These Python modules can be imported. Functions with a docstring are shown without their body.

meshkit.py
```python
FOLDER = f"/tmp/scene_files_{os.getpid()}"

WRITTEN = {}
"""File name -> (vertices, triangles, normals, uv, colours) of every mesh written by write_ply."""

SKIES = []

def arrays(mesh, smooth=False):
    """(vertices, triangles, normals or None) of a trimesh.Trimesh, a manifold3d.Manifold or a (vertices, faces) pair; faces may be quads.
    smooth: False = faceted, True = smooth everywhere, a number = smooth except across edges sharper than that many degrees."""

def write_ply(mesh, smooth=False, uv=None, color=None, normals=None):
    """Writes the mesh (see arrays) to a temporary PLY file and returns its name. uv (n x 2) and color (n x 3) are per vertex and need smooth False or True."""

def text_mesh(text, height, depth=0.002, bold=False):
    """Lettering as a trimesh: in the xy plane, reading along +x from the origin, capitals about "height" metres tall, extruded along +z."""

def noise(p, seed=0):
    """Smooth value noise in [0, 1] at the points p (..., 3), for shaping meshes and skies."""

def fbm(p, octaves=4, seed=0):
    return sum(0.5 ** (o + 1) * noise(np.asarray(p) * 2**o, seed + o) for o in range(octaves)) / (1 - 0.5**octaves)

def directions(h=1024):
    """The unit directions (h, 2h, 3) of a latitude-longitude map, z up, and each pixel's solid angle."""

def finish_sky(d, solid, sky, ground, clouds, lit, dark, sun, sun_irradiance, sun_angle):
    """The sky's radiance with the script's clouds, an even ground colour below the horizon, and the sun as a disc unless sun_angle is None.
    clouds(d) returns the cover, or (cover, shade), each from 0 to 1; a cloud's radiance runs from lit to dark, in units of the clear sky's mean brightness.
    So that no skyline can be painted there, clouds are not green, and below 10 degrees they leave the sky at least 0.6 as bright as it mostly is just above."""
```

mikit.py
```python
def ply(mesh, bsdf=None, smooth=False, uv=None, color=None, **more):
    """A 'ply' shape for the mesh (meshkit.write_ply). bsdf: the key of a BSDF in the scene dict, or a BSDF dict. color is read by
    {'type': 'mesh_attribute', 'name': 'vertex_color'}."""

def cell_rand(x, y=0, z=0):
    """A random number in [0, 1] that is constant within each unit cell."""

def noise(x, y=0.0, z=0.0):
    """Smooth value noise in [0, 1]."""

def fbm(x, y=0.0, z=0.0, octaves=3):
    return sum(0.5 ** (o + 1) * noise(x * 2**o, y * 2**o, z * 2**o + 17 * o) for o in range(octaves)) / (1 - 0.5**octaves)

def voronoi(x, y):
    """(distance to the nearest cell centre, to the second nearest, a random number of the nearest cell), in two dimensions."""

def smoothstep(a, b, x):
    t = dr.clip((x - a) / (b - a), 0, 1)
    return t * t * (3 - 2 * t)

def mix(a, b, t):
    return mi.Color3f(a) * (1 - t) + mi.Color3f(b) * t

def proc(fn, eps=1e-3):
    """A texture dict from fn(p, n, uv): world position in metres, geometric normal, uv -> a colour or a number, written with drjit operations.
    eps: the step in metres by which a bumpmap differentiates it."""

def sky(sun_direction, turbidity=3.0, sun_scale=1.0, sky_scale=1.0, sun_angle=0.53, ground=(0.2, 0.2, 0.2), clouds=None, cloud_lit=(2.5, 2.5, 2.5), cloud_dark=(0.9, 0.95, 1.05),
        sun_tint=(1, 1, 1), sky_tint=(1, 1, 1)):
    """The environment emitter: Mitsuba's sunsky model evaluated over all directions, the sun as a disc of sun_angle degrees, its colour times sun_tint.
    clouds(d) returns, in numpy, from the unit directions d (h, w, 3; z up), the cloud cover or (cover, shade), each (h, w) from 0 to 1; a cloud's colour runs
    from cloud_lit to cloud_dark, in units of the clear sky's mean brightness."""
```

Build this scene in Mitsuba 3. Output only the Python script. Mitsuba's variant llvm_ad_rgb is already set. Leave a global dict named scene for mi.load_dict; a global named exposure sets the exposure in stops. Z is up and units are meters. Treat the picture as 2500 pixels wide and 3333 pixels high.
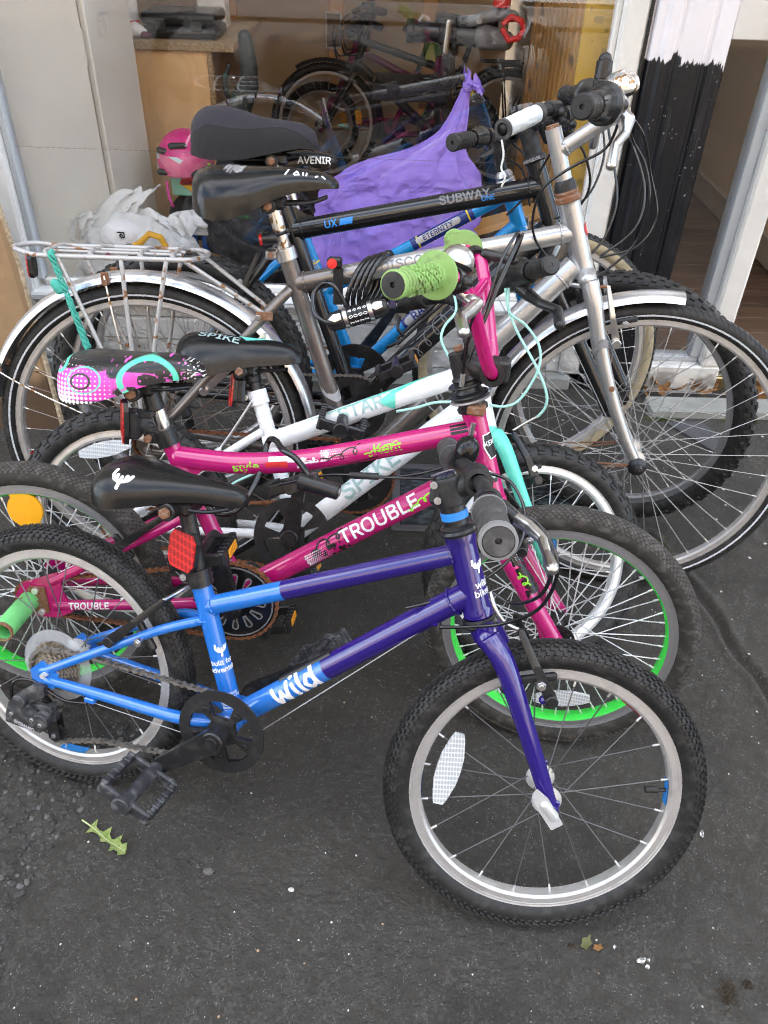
import math, random
import numpy as np, trimesh, drjit as dr, mitsuba as mi, mikit, meshkit
from shapely.geometry import Polygon, LineString, Point, MultiPolygon, box as sbox
from shapely.ops import unary_union
from shapely import affinity

T = mi.ScalarTransform4f
scene = {'type': 'scene'}
labels = {}
PI = math.pi
R_ = math.radians
rng = np.random.default_rng(7)

# ------------------------------------------------------------------ camera, sky, exposure
EYE = np.array([0, 0, 1.343])
_p, _r = R_(37.98), R_(-2.0)
_F = np.array([0, math.cos(_p), -math.sin(_p)])
_R0, _D0 = np.array([1.0, 0, 0]), np.array([0, -math.sin(_p), -math.cos(_p)])
_R = math.cos(_r) * _R0 + math.sin(_r) * _D0
_D = -math.sin(_r) * _R0 + math.cos(_r) * _D0
CAM = np.eye(4)
CAM[:3, 0], CAM[:3, 1], CAM[:3, 2], CAM[:3, 3] = -_R, -_D, _F, EYE
scene['camera'] = {'type': 'perspective', 'fov': math.degrees(2 * math.atan(1250 / 2600)), 'fov_axis': 'x', 'near_clip': 0.02, 'far_clip': 2000.0,
                   'to_world': T(CAM.tolist())}
def clouds(d):
    n = meshkit.fbm(d * np.array([2.2, 2.2, 3.5]) + 4.0, 5, 3); return np.clip((n - .36) / .22, 0, 1) * .85, np.clip((n - .55) / .3, 0, 1) * .6
scene['sky'] = mikit.sky((0.32, 0.80, 0.92), turbidity=3.5, sun_scale=0.48, sun_tint=(1, .965, .91), sky_tint=(1.11, 1.0, .87), clouds=clouds)
exposure = 4.48

# ------------------------------------------------------------------ materials
def C(*v): return {'type': 'rgb', 'value': list(v)}
def two(b): return {'type': 'twosided', 'bsdf': b}
def prin(col, rough=0.5, **k):
    col = col if isinstance(col, dict) else C(*col)
    rough = rough if isinstance(rough, dict) else float(rough)
    return {'type': 'principled', 'base_color': col, 'roughness': rough, **k}
def mat(name, b, bump=None, scale=1.0):
    if bump is not None: b = {'type': 'bumpmap', 'arbitrary': bump, 'scale': float(scale), 'bsdf': b}
    scene['m_' + name] = two(b)
    return 'm_' + name
def vec(a): return np.asarray(a, float)
noise, fbm, sstep, mix, vor, cellr = mikit.noise, mikit.fbm, mikit.smoothstep, mikit.mix, mikit.voronoi, mikit.cell_rand

def dusty(col, dust=(0.16, 0.15, 0.135), amount=0.25, scale=40):
    def f(p, n, uv):
        k = sstep(0.45, 0.8, fbm(p.x * scale, p.y * scale, p.z * scale, 3)) * amount
        up = dr.maximum(n.z, 0) * amount * 0.5 * noise(p.x * 90, p.y * 90, p.z * 90)
        return mix(col, dust, dr.minimum(k + up, 1))
    return mikit.proc(f)
def scuffed(col, chip, dens=0.12, scale=160):
    def f(p, n, uv):
        k = sstep(1 - dens, 1 - dens + 0.03, noise(p.x * scale, p.y * scale, p.z * scale)) * sstep(0.5, 0.62, noise(p.x * 21, p.y * 21, p.z * 21))
        return mix(col, chip, k)
    return mikit.proc(f)

mat('blue', prin(dusty((0.010, 0.155, 0.57), (0.2, 0.24, 0.30), 0.14), 0.13, specular=0.85, clearcoat=1.0, clearcoat_gloss=0.95))
mat('purple', prin((0.016, 0.005, 0.15), 0.11, specular=0.85, clearcoat=1.0, clearcoat_gloss=0.96))
mat('magenta', prin(scuffed((0.46, 0.006, 0.14), (0.5, 0.3, 0.36), 0.1), 0.12, specular=0.85, clearcoat=1.0, clearcoat_gloss=0.95))
mat('white_paint', prin(dusty((0.80, 0.82, 0.83), (0.5, 0.48, 0.44), 0.25), 0.3, clearcoat=0.6))
mat('mint', prin(scuffed((0.13, 0.66, 0.51), (0.35, 0.7, 0.6), 0.1), 0.3, clearcoat=0.6))
mat('mint_cable', prin((0.42, 0.76, 0.68), 0.35))
mat('mint_dull', prin((0.34, 0.50, 0.48), 0.4))
mat('silver_paint', prin(scuffed((0.52, 0.52, 0.52), (0.2, 0.13, 0.09), 0.1, 240), 0.32, metallic=0.75, clearcoat=0.5))
mat('grey_paint', prin(scuffed((0.26, 0.235, 0.22), (0.5, 0.5, 0.5), 0.09, 240), 0.32, metallic=0.55, clearcoat=0.4))
mat('black_paint', prin((0.006, 0.006, 0.007), 0.12, clearcoat=0.9, clearcoat_gloss=0.96))
mat('cyan_blue', prin((0.006, 0.27, 0.66), 0.18, metallic=0.15, clearcoat=0.8))
mat('deep_blue', prin((0.012, 0.03, 0.20), 0.3, clearcoat=0.7))
mat('rubber', prin(dusty((0.013, 0.0128, 0.0125), (0.11, 0.105, 0.10), 0.20, 70), 0.55, specular=.4))
mat('rubber_dusty', prin(dusty((0.030, 0.028, 0.025), (0.11, 0.10, 0.09), 0.5, 90), 0.68, specular=.3))
mat('rubber_grey', prin(dusty((0.050, 0.046, 0.041), (0.13, 0.12, 0.11), 0.5, 90), 0.72, specular=.3))
mat('tan_wall', prin(dusty((0.36, 0.30, 0.19), (0.15, 0.13, 0.10), 0.6, 30), 0.7))
mat('black_plastic', prin(dusty((0.012, 0.012, 0.013), (0.15, 0.145, 0.135), 0.10, 70), 0.32, specular=.5))
mat('black_matt', prin(dusty((0.012, 0.012, 0.013), (0.13, 0.125, 0.12), 0.14, 50), 0.48))
mat('leather', prin((0.006, 0.006, 0.0065), 0.27, specular=.45), mikit.proc(lambda p, n, uv: noise(p.x * 900, p.y * 900, p.z * 900)), 0.00012)
mat('leather_shiny', prin(dusty((0.005, 0.005, 0.0055), (0.1, 0.1, 0.1), 0.06, 30), 0.19, specular=.4))
mat('alloy', prin((0.62, 0.62, 0.62), 0.3, metallic=1.0))
mat('rim_alloy', prin(dusty((0.60, 0.58, 0.56), (0.30, 0.28, 0.26), 0.3, 40), 0.36, metallic=0.6))
mat('rim_grey', prin((0.34, 0.34, 0.35), 0.4, metallic=0.7))
mat('rim_white', prin((0.78, 0.79, 0.80), 0.35, metallic=0.3))
mat('rim_green', prin((0.045, 0.68, 0.065), 0.4))
mat('rim_dark', prin((0.02, 0.02, 0.021), 0.4))
mat('mudguard', prin((0.74, 0.75, 0.77), 0.26, metallic=0.9))
mat('steel', prin((0.48, 0.47, 0.46), 0.34, metallic=1.0))
mat('dull_steel', prin(dusty((0.42, 0.42, 0.42), (0.22, 0.13, 0.07), 0.5, 60), 0.45, metallic=0.7))
mat('chain', prin(dusty((0.36, 0.34, 0.31), (0.06, 0.05, 0.04), 0.6, 120), 0.38, metallic=0.8))
mat('rust_chain', prin(dusty((0.20, 0.075, 0.03), (0.09, 0.035, 0.018), 0.9, 160), 0.8))
mat('rust', prin(dusty((0.19, 0.08, 0.035), (0.3, 0.24, 0.2), 0.5, 160), 0.75))
mat('cassette', prin(dusty((0.40, 0.36, 0.29), (0.14, 0.10, 0.06), 0.9, 110), 0.45, metallic=0.7))
def _rchrome(p, n, uv):
    k = sstep(0.56, 0.66, fbm(p.x * 130, p.y * 130, p.z * 90, 3))
    return mix((0.78, 0.76, 0.72), (0.30, 0.17, 0.07), k)
mat('rusty_chrome', prin(mikit.proc(_rchrome), 0.24, metallic=0.85))
mat('chrome', prin((0.82, 0.80, 0.78), 0.12, metallic=1.0))
mat('spoke', prin((0.55, 0.55, 0.55), 0.35, metallic=0.8))
mat('spoke_white', prin((0.75, 0.76, 0.77), 0.35, metallic=0.5))
mat('spoke_black', prin((0.16, 0.16, 0.165), 0.3, metallic=0.6))
mat('spoke_rust', prin(dusty((0.40, 0.38, 0.36), (0.22, 0.10, 0.05), 0.95, 14), 0.45, metallic=0.6))
mat('nipple', prin((0.80, 0.80, 0.79), 0.3, metallic=0.7)); mat('cast', prin((0.62, 0.62, 0.61), 0.32, metallic=0.35)); mat('pedal_plastic', prin(dusty((0.022, 0.023, 0.026), (0.20, 0.20, 0.20), 0.4, 90), 0.5))
mat('grip_green', prin(dusty((0.25, 0.43, 0.13), (0.13, 0.13, 0.06), 0.6, 55), 0.6))
mat('peg_green', prin(scuffed((0.18, 0.62, 0.21), (0.25, 0.14, 0.07), 0.2, 90), 0.45))
mat('grip_grey', prin(dusty((0.045, 0.044, 0.043), (0.14, 0.13, 0.125), 0.5, 60), 0.7), mikit.proc(lambda p, n, uv: noise(p.x * 700, p.y * 700, p.z * 700)), 0.0004)
mat('grip_rim', prin((0.20, 0.20, 0.20), 0.55))
mat('tape', prin(dusty((0.72, 0.76, 0.76), (0.4, 0.4, 0.38), 0.4, 45), 0.5), mikit.proc(lambda p, n, uv: noise(p.x * 120, p.y * 60, p.z * 160)), 0.0015)
def _refl(col, dark, sc=420):
    def f(p, n, uv):
        return mix(col, dark, 0.75 * sstep(0.15, 0.5, dr.abs(dr.sin(p.x * sc * 1.6)) * dr.abs(dr.sin(p.z * sc))))
    return mikit.proc(f)
mat('red_reflector', prin(_refl((0.62, 0.022, 0.018), (0.25, 0.008, 0.008), 260), 0.15, clearcoat=1.0))
mat('amber_reflector', prin(_refl((0.85, 0.36, 0.02), (0.6, 0.2, 0.01)), 0.18, clearcoat=1.0))
mat('yellow_reflector', prin((0.85, 0.38, 0.01), 0.3, clearcoat=0.7))
mat('white_reflector', prin(_refl((0.66, 0.68, 0.69), (0.34, 0.36, 0.37), 420), 0.12, clearcoat=1.0))
mat('print_white', prin((0.80, 0.81, 0.82), 0.4))
mat('print_black', prin((0.010, 0.010, 0.010), 0.35))
mat('print_lime', prin((0.28, 0.70, 0.04), 0.4))
mat('print_silver', prin((0.46, 0.46, 0.47), 0.4))
mat('print_blue', prin((0.03, 0.24, 0.66), 0.4))
mat('print_grey', prin((0.20, 0.20, 0.21), 0.4))
mat('print_red', prin((0.62, 0.03, 0.03), 0.4))
mat('print_yellow', prin((0.80, 0.62, 0.03), 0.4))
mat('pale_plastic', {'type': 'blendbsdf', 'weight': 0.22, 'a': prin((0.30, 0.31, 0.32), 0.2, specular=0.6), 'b': prin((0.62, 0.64, 0.66), 0.2)})
scene['m_clear_disc'] = {'type': 'blendbsdf', 'weight': 0.30, 'a': {'type': 'thindielectric', 'int_ior': 1.3}, 'b': two(prin((0.62, 0.64, 0.66), 0.25))}
scene['m_glass'] = {'type': 'thindielectric', 'int_ior': 1.8}

# ------------------------------------------------------------------ mesh helpers
def M4(x, y, z, o):
    m = np.eye(4); m[:3, 0], m[:3, 1], m[:3, 2], m[:3, 3] = x, y, z, o
    return m
def tr(x, y, z):
    m = np.eye(4); m[:3, 3] = (x, y, z); return m
def rot(axis, deg, at=(0, 0, 0)): return trimesh.transformations.rotation_matrix(R_(deg), axis, at)
def unit(v): v = vec(v); return v / np.linalg.norm(v)
def frame(p0, p1, up=(0, 0, 1)):
    """z along p0->p1, x as near to UP as can be"""
    z = unit(vec(p1) - vec(p0)); u = vec(up)
    if abs(z @ unit(u)) > 0.98: u = vec((1, 0, 0)) if abs(z[0]) < 0.9 else vec((0, 1, 0))
    x = unit(u - z * (u @ z)); return M4(x, np.cross(z, x), z, p0)
def apply(m, mat4):
    v, f = m; v = v @ mat4[:3, :3].T + mat4[:3, 3]
    return (v, f[:, ::-1] if np.linalg.det(mat4[:3, :3]) < 0 else f)
def cat(ms):
    V, Fs, n = [], [], 0
    for v, f in ms:
        V.append(v); Fs.append(np.asarray(f) + n); n += len(v)
    return np.vstack(V), np.vstack(Fs)
def slab(*qs):
    """convex hull of small boxes (centre, half sizes)"""
    P = np.vstack([vec(c) + vec(h) * (np.array(list(np.ndindex(2, 2, 2))) * 2 - 1) for c, h in qs]); return arr(trimesh.convex.convex_hull(P))
def arr(m): return (np.array(m.vertices, float), np.array(m.faces, int))
def tube(pts, r, n=10, caps=True, flat=1.0, up=(0, 0, 1)):
    P = vec(pts); k = len(P); rad = np.broadcast_to(vec(r), (k,))
    t = np.gradient(P, axis=0) if k > 2 else np.repeat((P[1] - P[0])[None], 2, 0)
    t /= np.linalg.norm(t, axis=1, keepdims=True) + 1e-12
    u = vec(up)
    if abs(u @ t[0]) > 0.95: u = vec((1, 0, 0)) if abs(t[0][0]) < .9 else vec((0, 1, 0))
    a = np.zeros_like(P); x = unit(u - t[0] * (u @ t[0]))
    for i in range(k):
        x = x - t[i] * (x @ t[i]); x /= np.linalg.norm(x) + 1e-12; a[i] = x
    b = np.cross(t, a)
    th = np.arange(n) * 2 * PI / n
    V = (P[:, None] + rad[:, None, None] * (np.cos(th)[None, :, None] * a[:, None] * flat + np.sin(th)[None, :, None] * b[:, None])).reshape(-1, 3)
    i, j = np.meshgrid(np.arange(k - 1), np.arange(n), indexing='ij')
    q = np.stack([i * n + j, i * n + (j + 1) % n, (i + 1) * n + (j + 1) % n, (i + 1) * n + j], -1).reshape(-1, 4)
    Fc = [q[:, [0, 1, 2]], q[:, [0, 2, 3]]]
    if caps:
        m = len(V); V = np.vstack([V, P[:1], P[-1:]]); jj = np.arange(n)
        Fc += [np.stack([np.full(n, m), (jj + 1) % n, jj], -1), np.stack([np.full(n, m + 1), (k - 1) * n + jj, (k - 1) * n + (jj + 1) % n], -1)]
    return V, np.vstack(Fc)
def spline(pts, per=6, closed=False):
    P = vec(pts); k = len(P)
    g = lambda i: P[i % k] if closed else P[min(max(i, 0), k - 1)]
    out = []
    for i in range(k if closed else k - 1):
        p0, p1, p2, p3 = g(i - 1), g(i), g(i + 1), g(i + 2)
        for t in np.linspace(0, 1, per, endpoint=False):
            out.append(0.5 * (2 * p1 + (p2 - p0) * t + (2 * p0 - 5 * p1 + 4 * p2 - p3) * t * t + (3 * p1 - p0 - 3 * p2 + p3) * t ** 3))
    if not closed: out.append(P[-1])
    return np.array(out)
def wire(pts, r=0.0025, n=6, per=5): return tube(spline(pts, per), r, n)
def lathe(prof, n=24, closed=False):
    """profile of (r, z) about the z axis"""
    P = vec(prof); k = len(P); th = np.arange(n) * 2 * PI / n
    V = np.stack([P[:, 0, None] * np.cos(th), P[:, 0, None] * np.sin(th), np.repeat(P[:, 1, None], n, 1)], -1).reshape(-1, 3)
    i, j = np.meshgrid(np.arange(k if closed else k - 1), np.arange(n), indexing='ij'); i2 = (i + 1) % k
    q = np.stack([i * n + j, i * n + (j + 1) % n, i2 * n + (j + 1) % n, i2 * n + j], -1).reshape(-1, 4)
    return V, np.vstack([q[:, [0, 1, 2]], q[:, [0, 2, 3]]])
def lathe_on(p0, p1, prof, n=20, closed=False): return apply(lathe(prof, n, closed), frame(p0, p1))
def cyl(p0, p1, r, n=16, r2=None):
    L = np.linalg.norm(vec(p1) - vec(p0)); r2 = r if r2 is None else r2; c = min(0.12 * r, 0.1 * L)
    return lathe_on(p0, p1, [(0, 0), (r - c, 0), (r, c), (r2, L - c), (r2 - c, L), (0, L)], n)
def box(sx, sy, sz, c=None, at=(0, 0, 0)):
    """box with chamfered edges, centred at AT"""
    c = min(sx, sy, sz) * 0.12 if c is None else c
    a, b, d = sx / 2, sy / 2, sz / 2; P = []
    for s in np.ndindex(2, 2, 2):
        x, y, z = [1 if q else -1 for q in s]
        P += [(x * (a - c), y * (b - c), z * d), (x * (a - c), y * b, z * (d - c)), (x * a, y * (b - c), z * (d - c))]
    h = trimesh.convex.convex_hull(np.array(P))
    v, f = arr(h); return v + vec(at), f
_ico = trimesh.creation.icosphere(subdivisions=1).vertices
def blob(pr):
    """convex hull of balls (p, r)"""
    return arr(trimesh.convex.convex_hull(np.vstack([vec(p) + _ico * r for p, r in pr])))
def chainhull(pr):
    return cat([blob(pr[i:i + 2]) for i in range(len(pr) - 1)])
def polys(g): return list(g.geoms) if hasattr(g, 'geoms') else [g]
def prism(poly, h, z0=0.0):
    ms = [arr(trimesh.creation.extrude_polygon(g, h, engine='earcut')) for g in polys(poly) if g.area > 0]
    v, f = cat(ms); v = v.copy(); v[:, 2] += z0; return v, f
def torus(R, r, n=32, m=8):
    a = np.arange(m) * 2 * PI / m
    return lathe([(R + r * math.cos(t), r * math.sin(t)) for t in a], n, True)
def grid(nx, ny, fn):
    u, v = np.meshgrid(np.linspace(0, 1, nx), np.linspace(0, 1, ny), indexing='ij')
    V = fn(u.ravel(), v.ravel()); i, j = np.meshgrid(np.arange(nx - 1), np.arange(ny - 1), indexing='ij')
    q = np.stack([i * ny + j, (i + 1) * ny + j, (i + 1) * ny + j + 1, i * ny + j + 1], -1).reshape(-1, 4)
    return V, np.vstack([q[:, [0, 1, 2]], q[:, [0, 2, 3]]])

def free(key):
    if key not in scene and key not in labels: return key
    i = 1
    while f'{key}_{i:03d}' in scene or f'{key}_{i:03d}' in labels: i += 1
    return f'{key}_{i:03d}'
def add(key, mesh, m, smooth=35, label=None, cat_=None, group=None, kind=None, **k):
    key = free(key)
    scene[key] = mikit.ply(mesh, m if m.startswith('m_') else 'm_' + m, smooth=smooth, **k)
    tag(key, label, cat_, group, kind)
    return key
def tag(key, label=None, cat_=None, group=None, kind=None):
    d = {k: v for k, v in dict(label=label, category=cat_, group=group, kind=kind).items() if v}
    if d: labels[key] = d
    return key
def struct(key, mesh, m, smooth=False): return add(key, mesh, m, smooth, kind='structure')

# ------------------------------------------------------------------ prints
def text2d(s, h, bold=False, depth=0.0004):
    m = meshkit.text_mesh(s, h, depth, bold); v, f = arr(m)
    return v, f
def strokes(lines, r, depth=0.0004):
    return prism(unary_union([LineString(l).buffer(r, 6) if len(l) > 1 else Point(l[0]).buffer(r * 1.2) for l in lines]), depth)
def shape2d(poly, depth=0.0004): return prism(poly, depth)
def centred(m):
    v, f = m; v = v.copy(); v[:, :2] -= (v[:, :2].min(0) + v[:, :2].max(0)) / 2; return v, f
def fine(m, size=0.006):
    v, f = trimesh.remesh.subdivide_to_size(m[0], m[1], size, max_iter=12); return v, f
def wrap(m, p0, p1, r, s, phi=0.0, side=(0, -1, 0), size=0.006):
    """lays a flat print (x along the tube, y up) round the tube p0->p1: centred S metres from p0, PHI degrees up from the side that faces SIDE"""
    v, f = fine(centred(m), size)
    z = unit(vec(p1) - vec(p0)); sd = vec(side); sd = unit(sd - z * (sd @ z)); up = np.cross(sd, z)
    if up[2] < 0: up = -up
    a = v[:, 1] / r + R_(phi); rad = r + 0.0005 + v[:, 2]
    P = vec(p0) + np.outer(s + v[:, 0], z) + (rad * np.cos(a))[:, None] * sd + (rad * np.sin(a))[:, None] * up
    return P, f
def drape(m, place, target, off=0.0006, size=0.008):
    """drops a flat print (placed by PLACE, falling along its -z) onto the mesh TARGET"""
    v, f = fine(centred(m), size); v = v @ place[:3, :3].T + place[:3, 3]; d = -place[:3, 2]
    A, B, Cc = (target[0][target[1][:, k]] for k in range(3)); e1, e2 = B - A, Cc - A
    h = np.cross(d, e2); det = (e1 * h).sum(1); ok = np.abs(det) > 1e-14; inv = np.where(ok, 1 / np.where(ok, det, 1), 0)
    out = v.copy(); good = np.zeros(len(v), bool)
    for i, o in enumerate(v):
        s = o - A; u = (s * h).sum(1) * inv; q = np.cross(s, e1); w = (q @ d) * inv; t = (e2 * q).sum(1) * inv
        hit = ok & (u >= -1e-6) & (w >= -1e-6) & (u + w <= 1 + 1e-6) & (t > 1e-6)
        if hit.any(): out[i] = o + d * (t[hit].min() - off); good[i] = True
    return out, f[good[f].all(1)]
# ------------------------------------------------------------------ bicycles
WH = lambda hub: M4((1, 0, 0), (0, 0, 1), (0, -1, 0), hub)          # wheel space (x forward, y up, z to the right-hand side) -> bicycle space
class Bike:
    """Bicycle space: x forward from the rear tyre's contact, y to the left-hand side, z up in the leaning plane of the frame."""
    def __init__(s, key, q, R, off, label, ha=71, group='bicycles parked side by side in front of the shop window'):
        x, y, yaw, lean, wb, steer = q
        s.key = tag(free(key), label, 'bicycle', group)
        yaw, lean = R_(yaw), R_(lean); h = vec((math.cos(yaw), math.sin(yaw), 0)); n0 = vec((math.sin(yaw), -math.cos(yaw), 0)); up = vec((0, 0, 1))
        s.u = math.cos(lean) * up - math.sin(lean) * n0; n = math.cos(lean) * n0 + math.sin(lean) * up
        s.B = M4(h, -n, s.u, (x, y, 0)); s.R, s.wb = R, wb
        ha = R_(ha); ax = vec((-math.cos(ha), 0, math.sin(ha))); pf = vec((math.sin(ha), 0, math.cos(ha)))
        s.hub = vec((wb, 0, R)); s.S = trimesh.transformations.rotation_matrix(R_(steer), ax, s.hub - pf * off)
    def m(s, mesh, steer=False): return apply(mesh, s.B @ s.S if steer else s.B)
    def A(s, part, mesh, m, steer=False, smooth=35, **k): return add(f'{s.key}__{part}', s.m(mesh, steer), m, smooth, **k)

def spiral_blocks(R, w, rows):
    """tread blocks on a tyre of outer radius R and width W in wheel space; rows of (side angle, count, phase, length, width, height, skew)"""
    rc, a = R - w / 2, w / 2; Vs, Fs, n = [], [], 0
    base = vec([(-1, -1, -.3), (1, -1, -.3), (1, 1, -.3), (-1, 1, -.3), (-.8, -.8, 1), (.8, -.8, 1), (.8, .8, 1), (-.8, .8, 1)])
    fc = np.array([(4, 5, 6), (4, 6, 7), (0, 1, 5), (0, 5, 4), (1, 2, 6), (1, 6, 5), (2, 3, 7), (2, 7, 6), (3, 0, 4), (3, 4, 7)])
    for al, N, ph, lt, lc, h, sk in rows:
        al = R_(al); th = (np.arange(N) + ph) * 2 * PI / N
        rad = np.stack([np.cos(th), np.sin(th), 0 * th], -1); tan = np.stack([-np.sin(th), np.cos(th), 0 * th], -1); zz = vec((0, 0, 1))
        nrm = math.cos(al) * rad + math.sin(al) * zz; crs = math.cos(al) * zz - math.sin(al) * rad
        c, sn = math.cos(R_(sk)), math.sin(R_(sk)); t2, c2 = tan * c + crs * sn, crs * c - tan * sn
        P = (rad * rc + nrm * a)[:, None] + base[None, :, 0, None] * lt / 2 * t2[:, None] + base[None, :, 1, None] * lc / 2 * c2[:, None] + base[None, :, 2, None] * h * nrm[:, None]
        Vs.append(P.reshape(-1, 3)); Fs.append((fc[None] + 8 * np.arange(N)[:, None, None]).reshape(-1, 3) + n); n += 8 * N
    return np.vstack(Vs), np.vstack(Fs)

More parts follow.
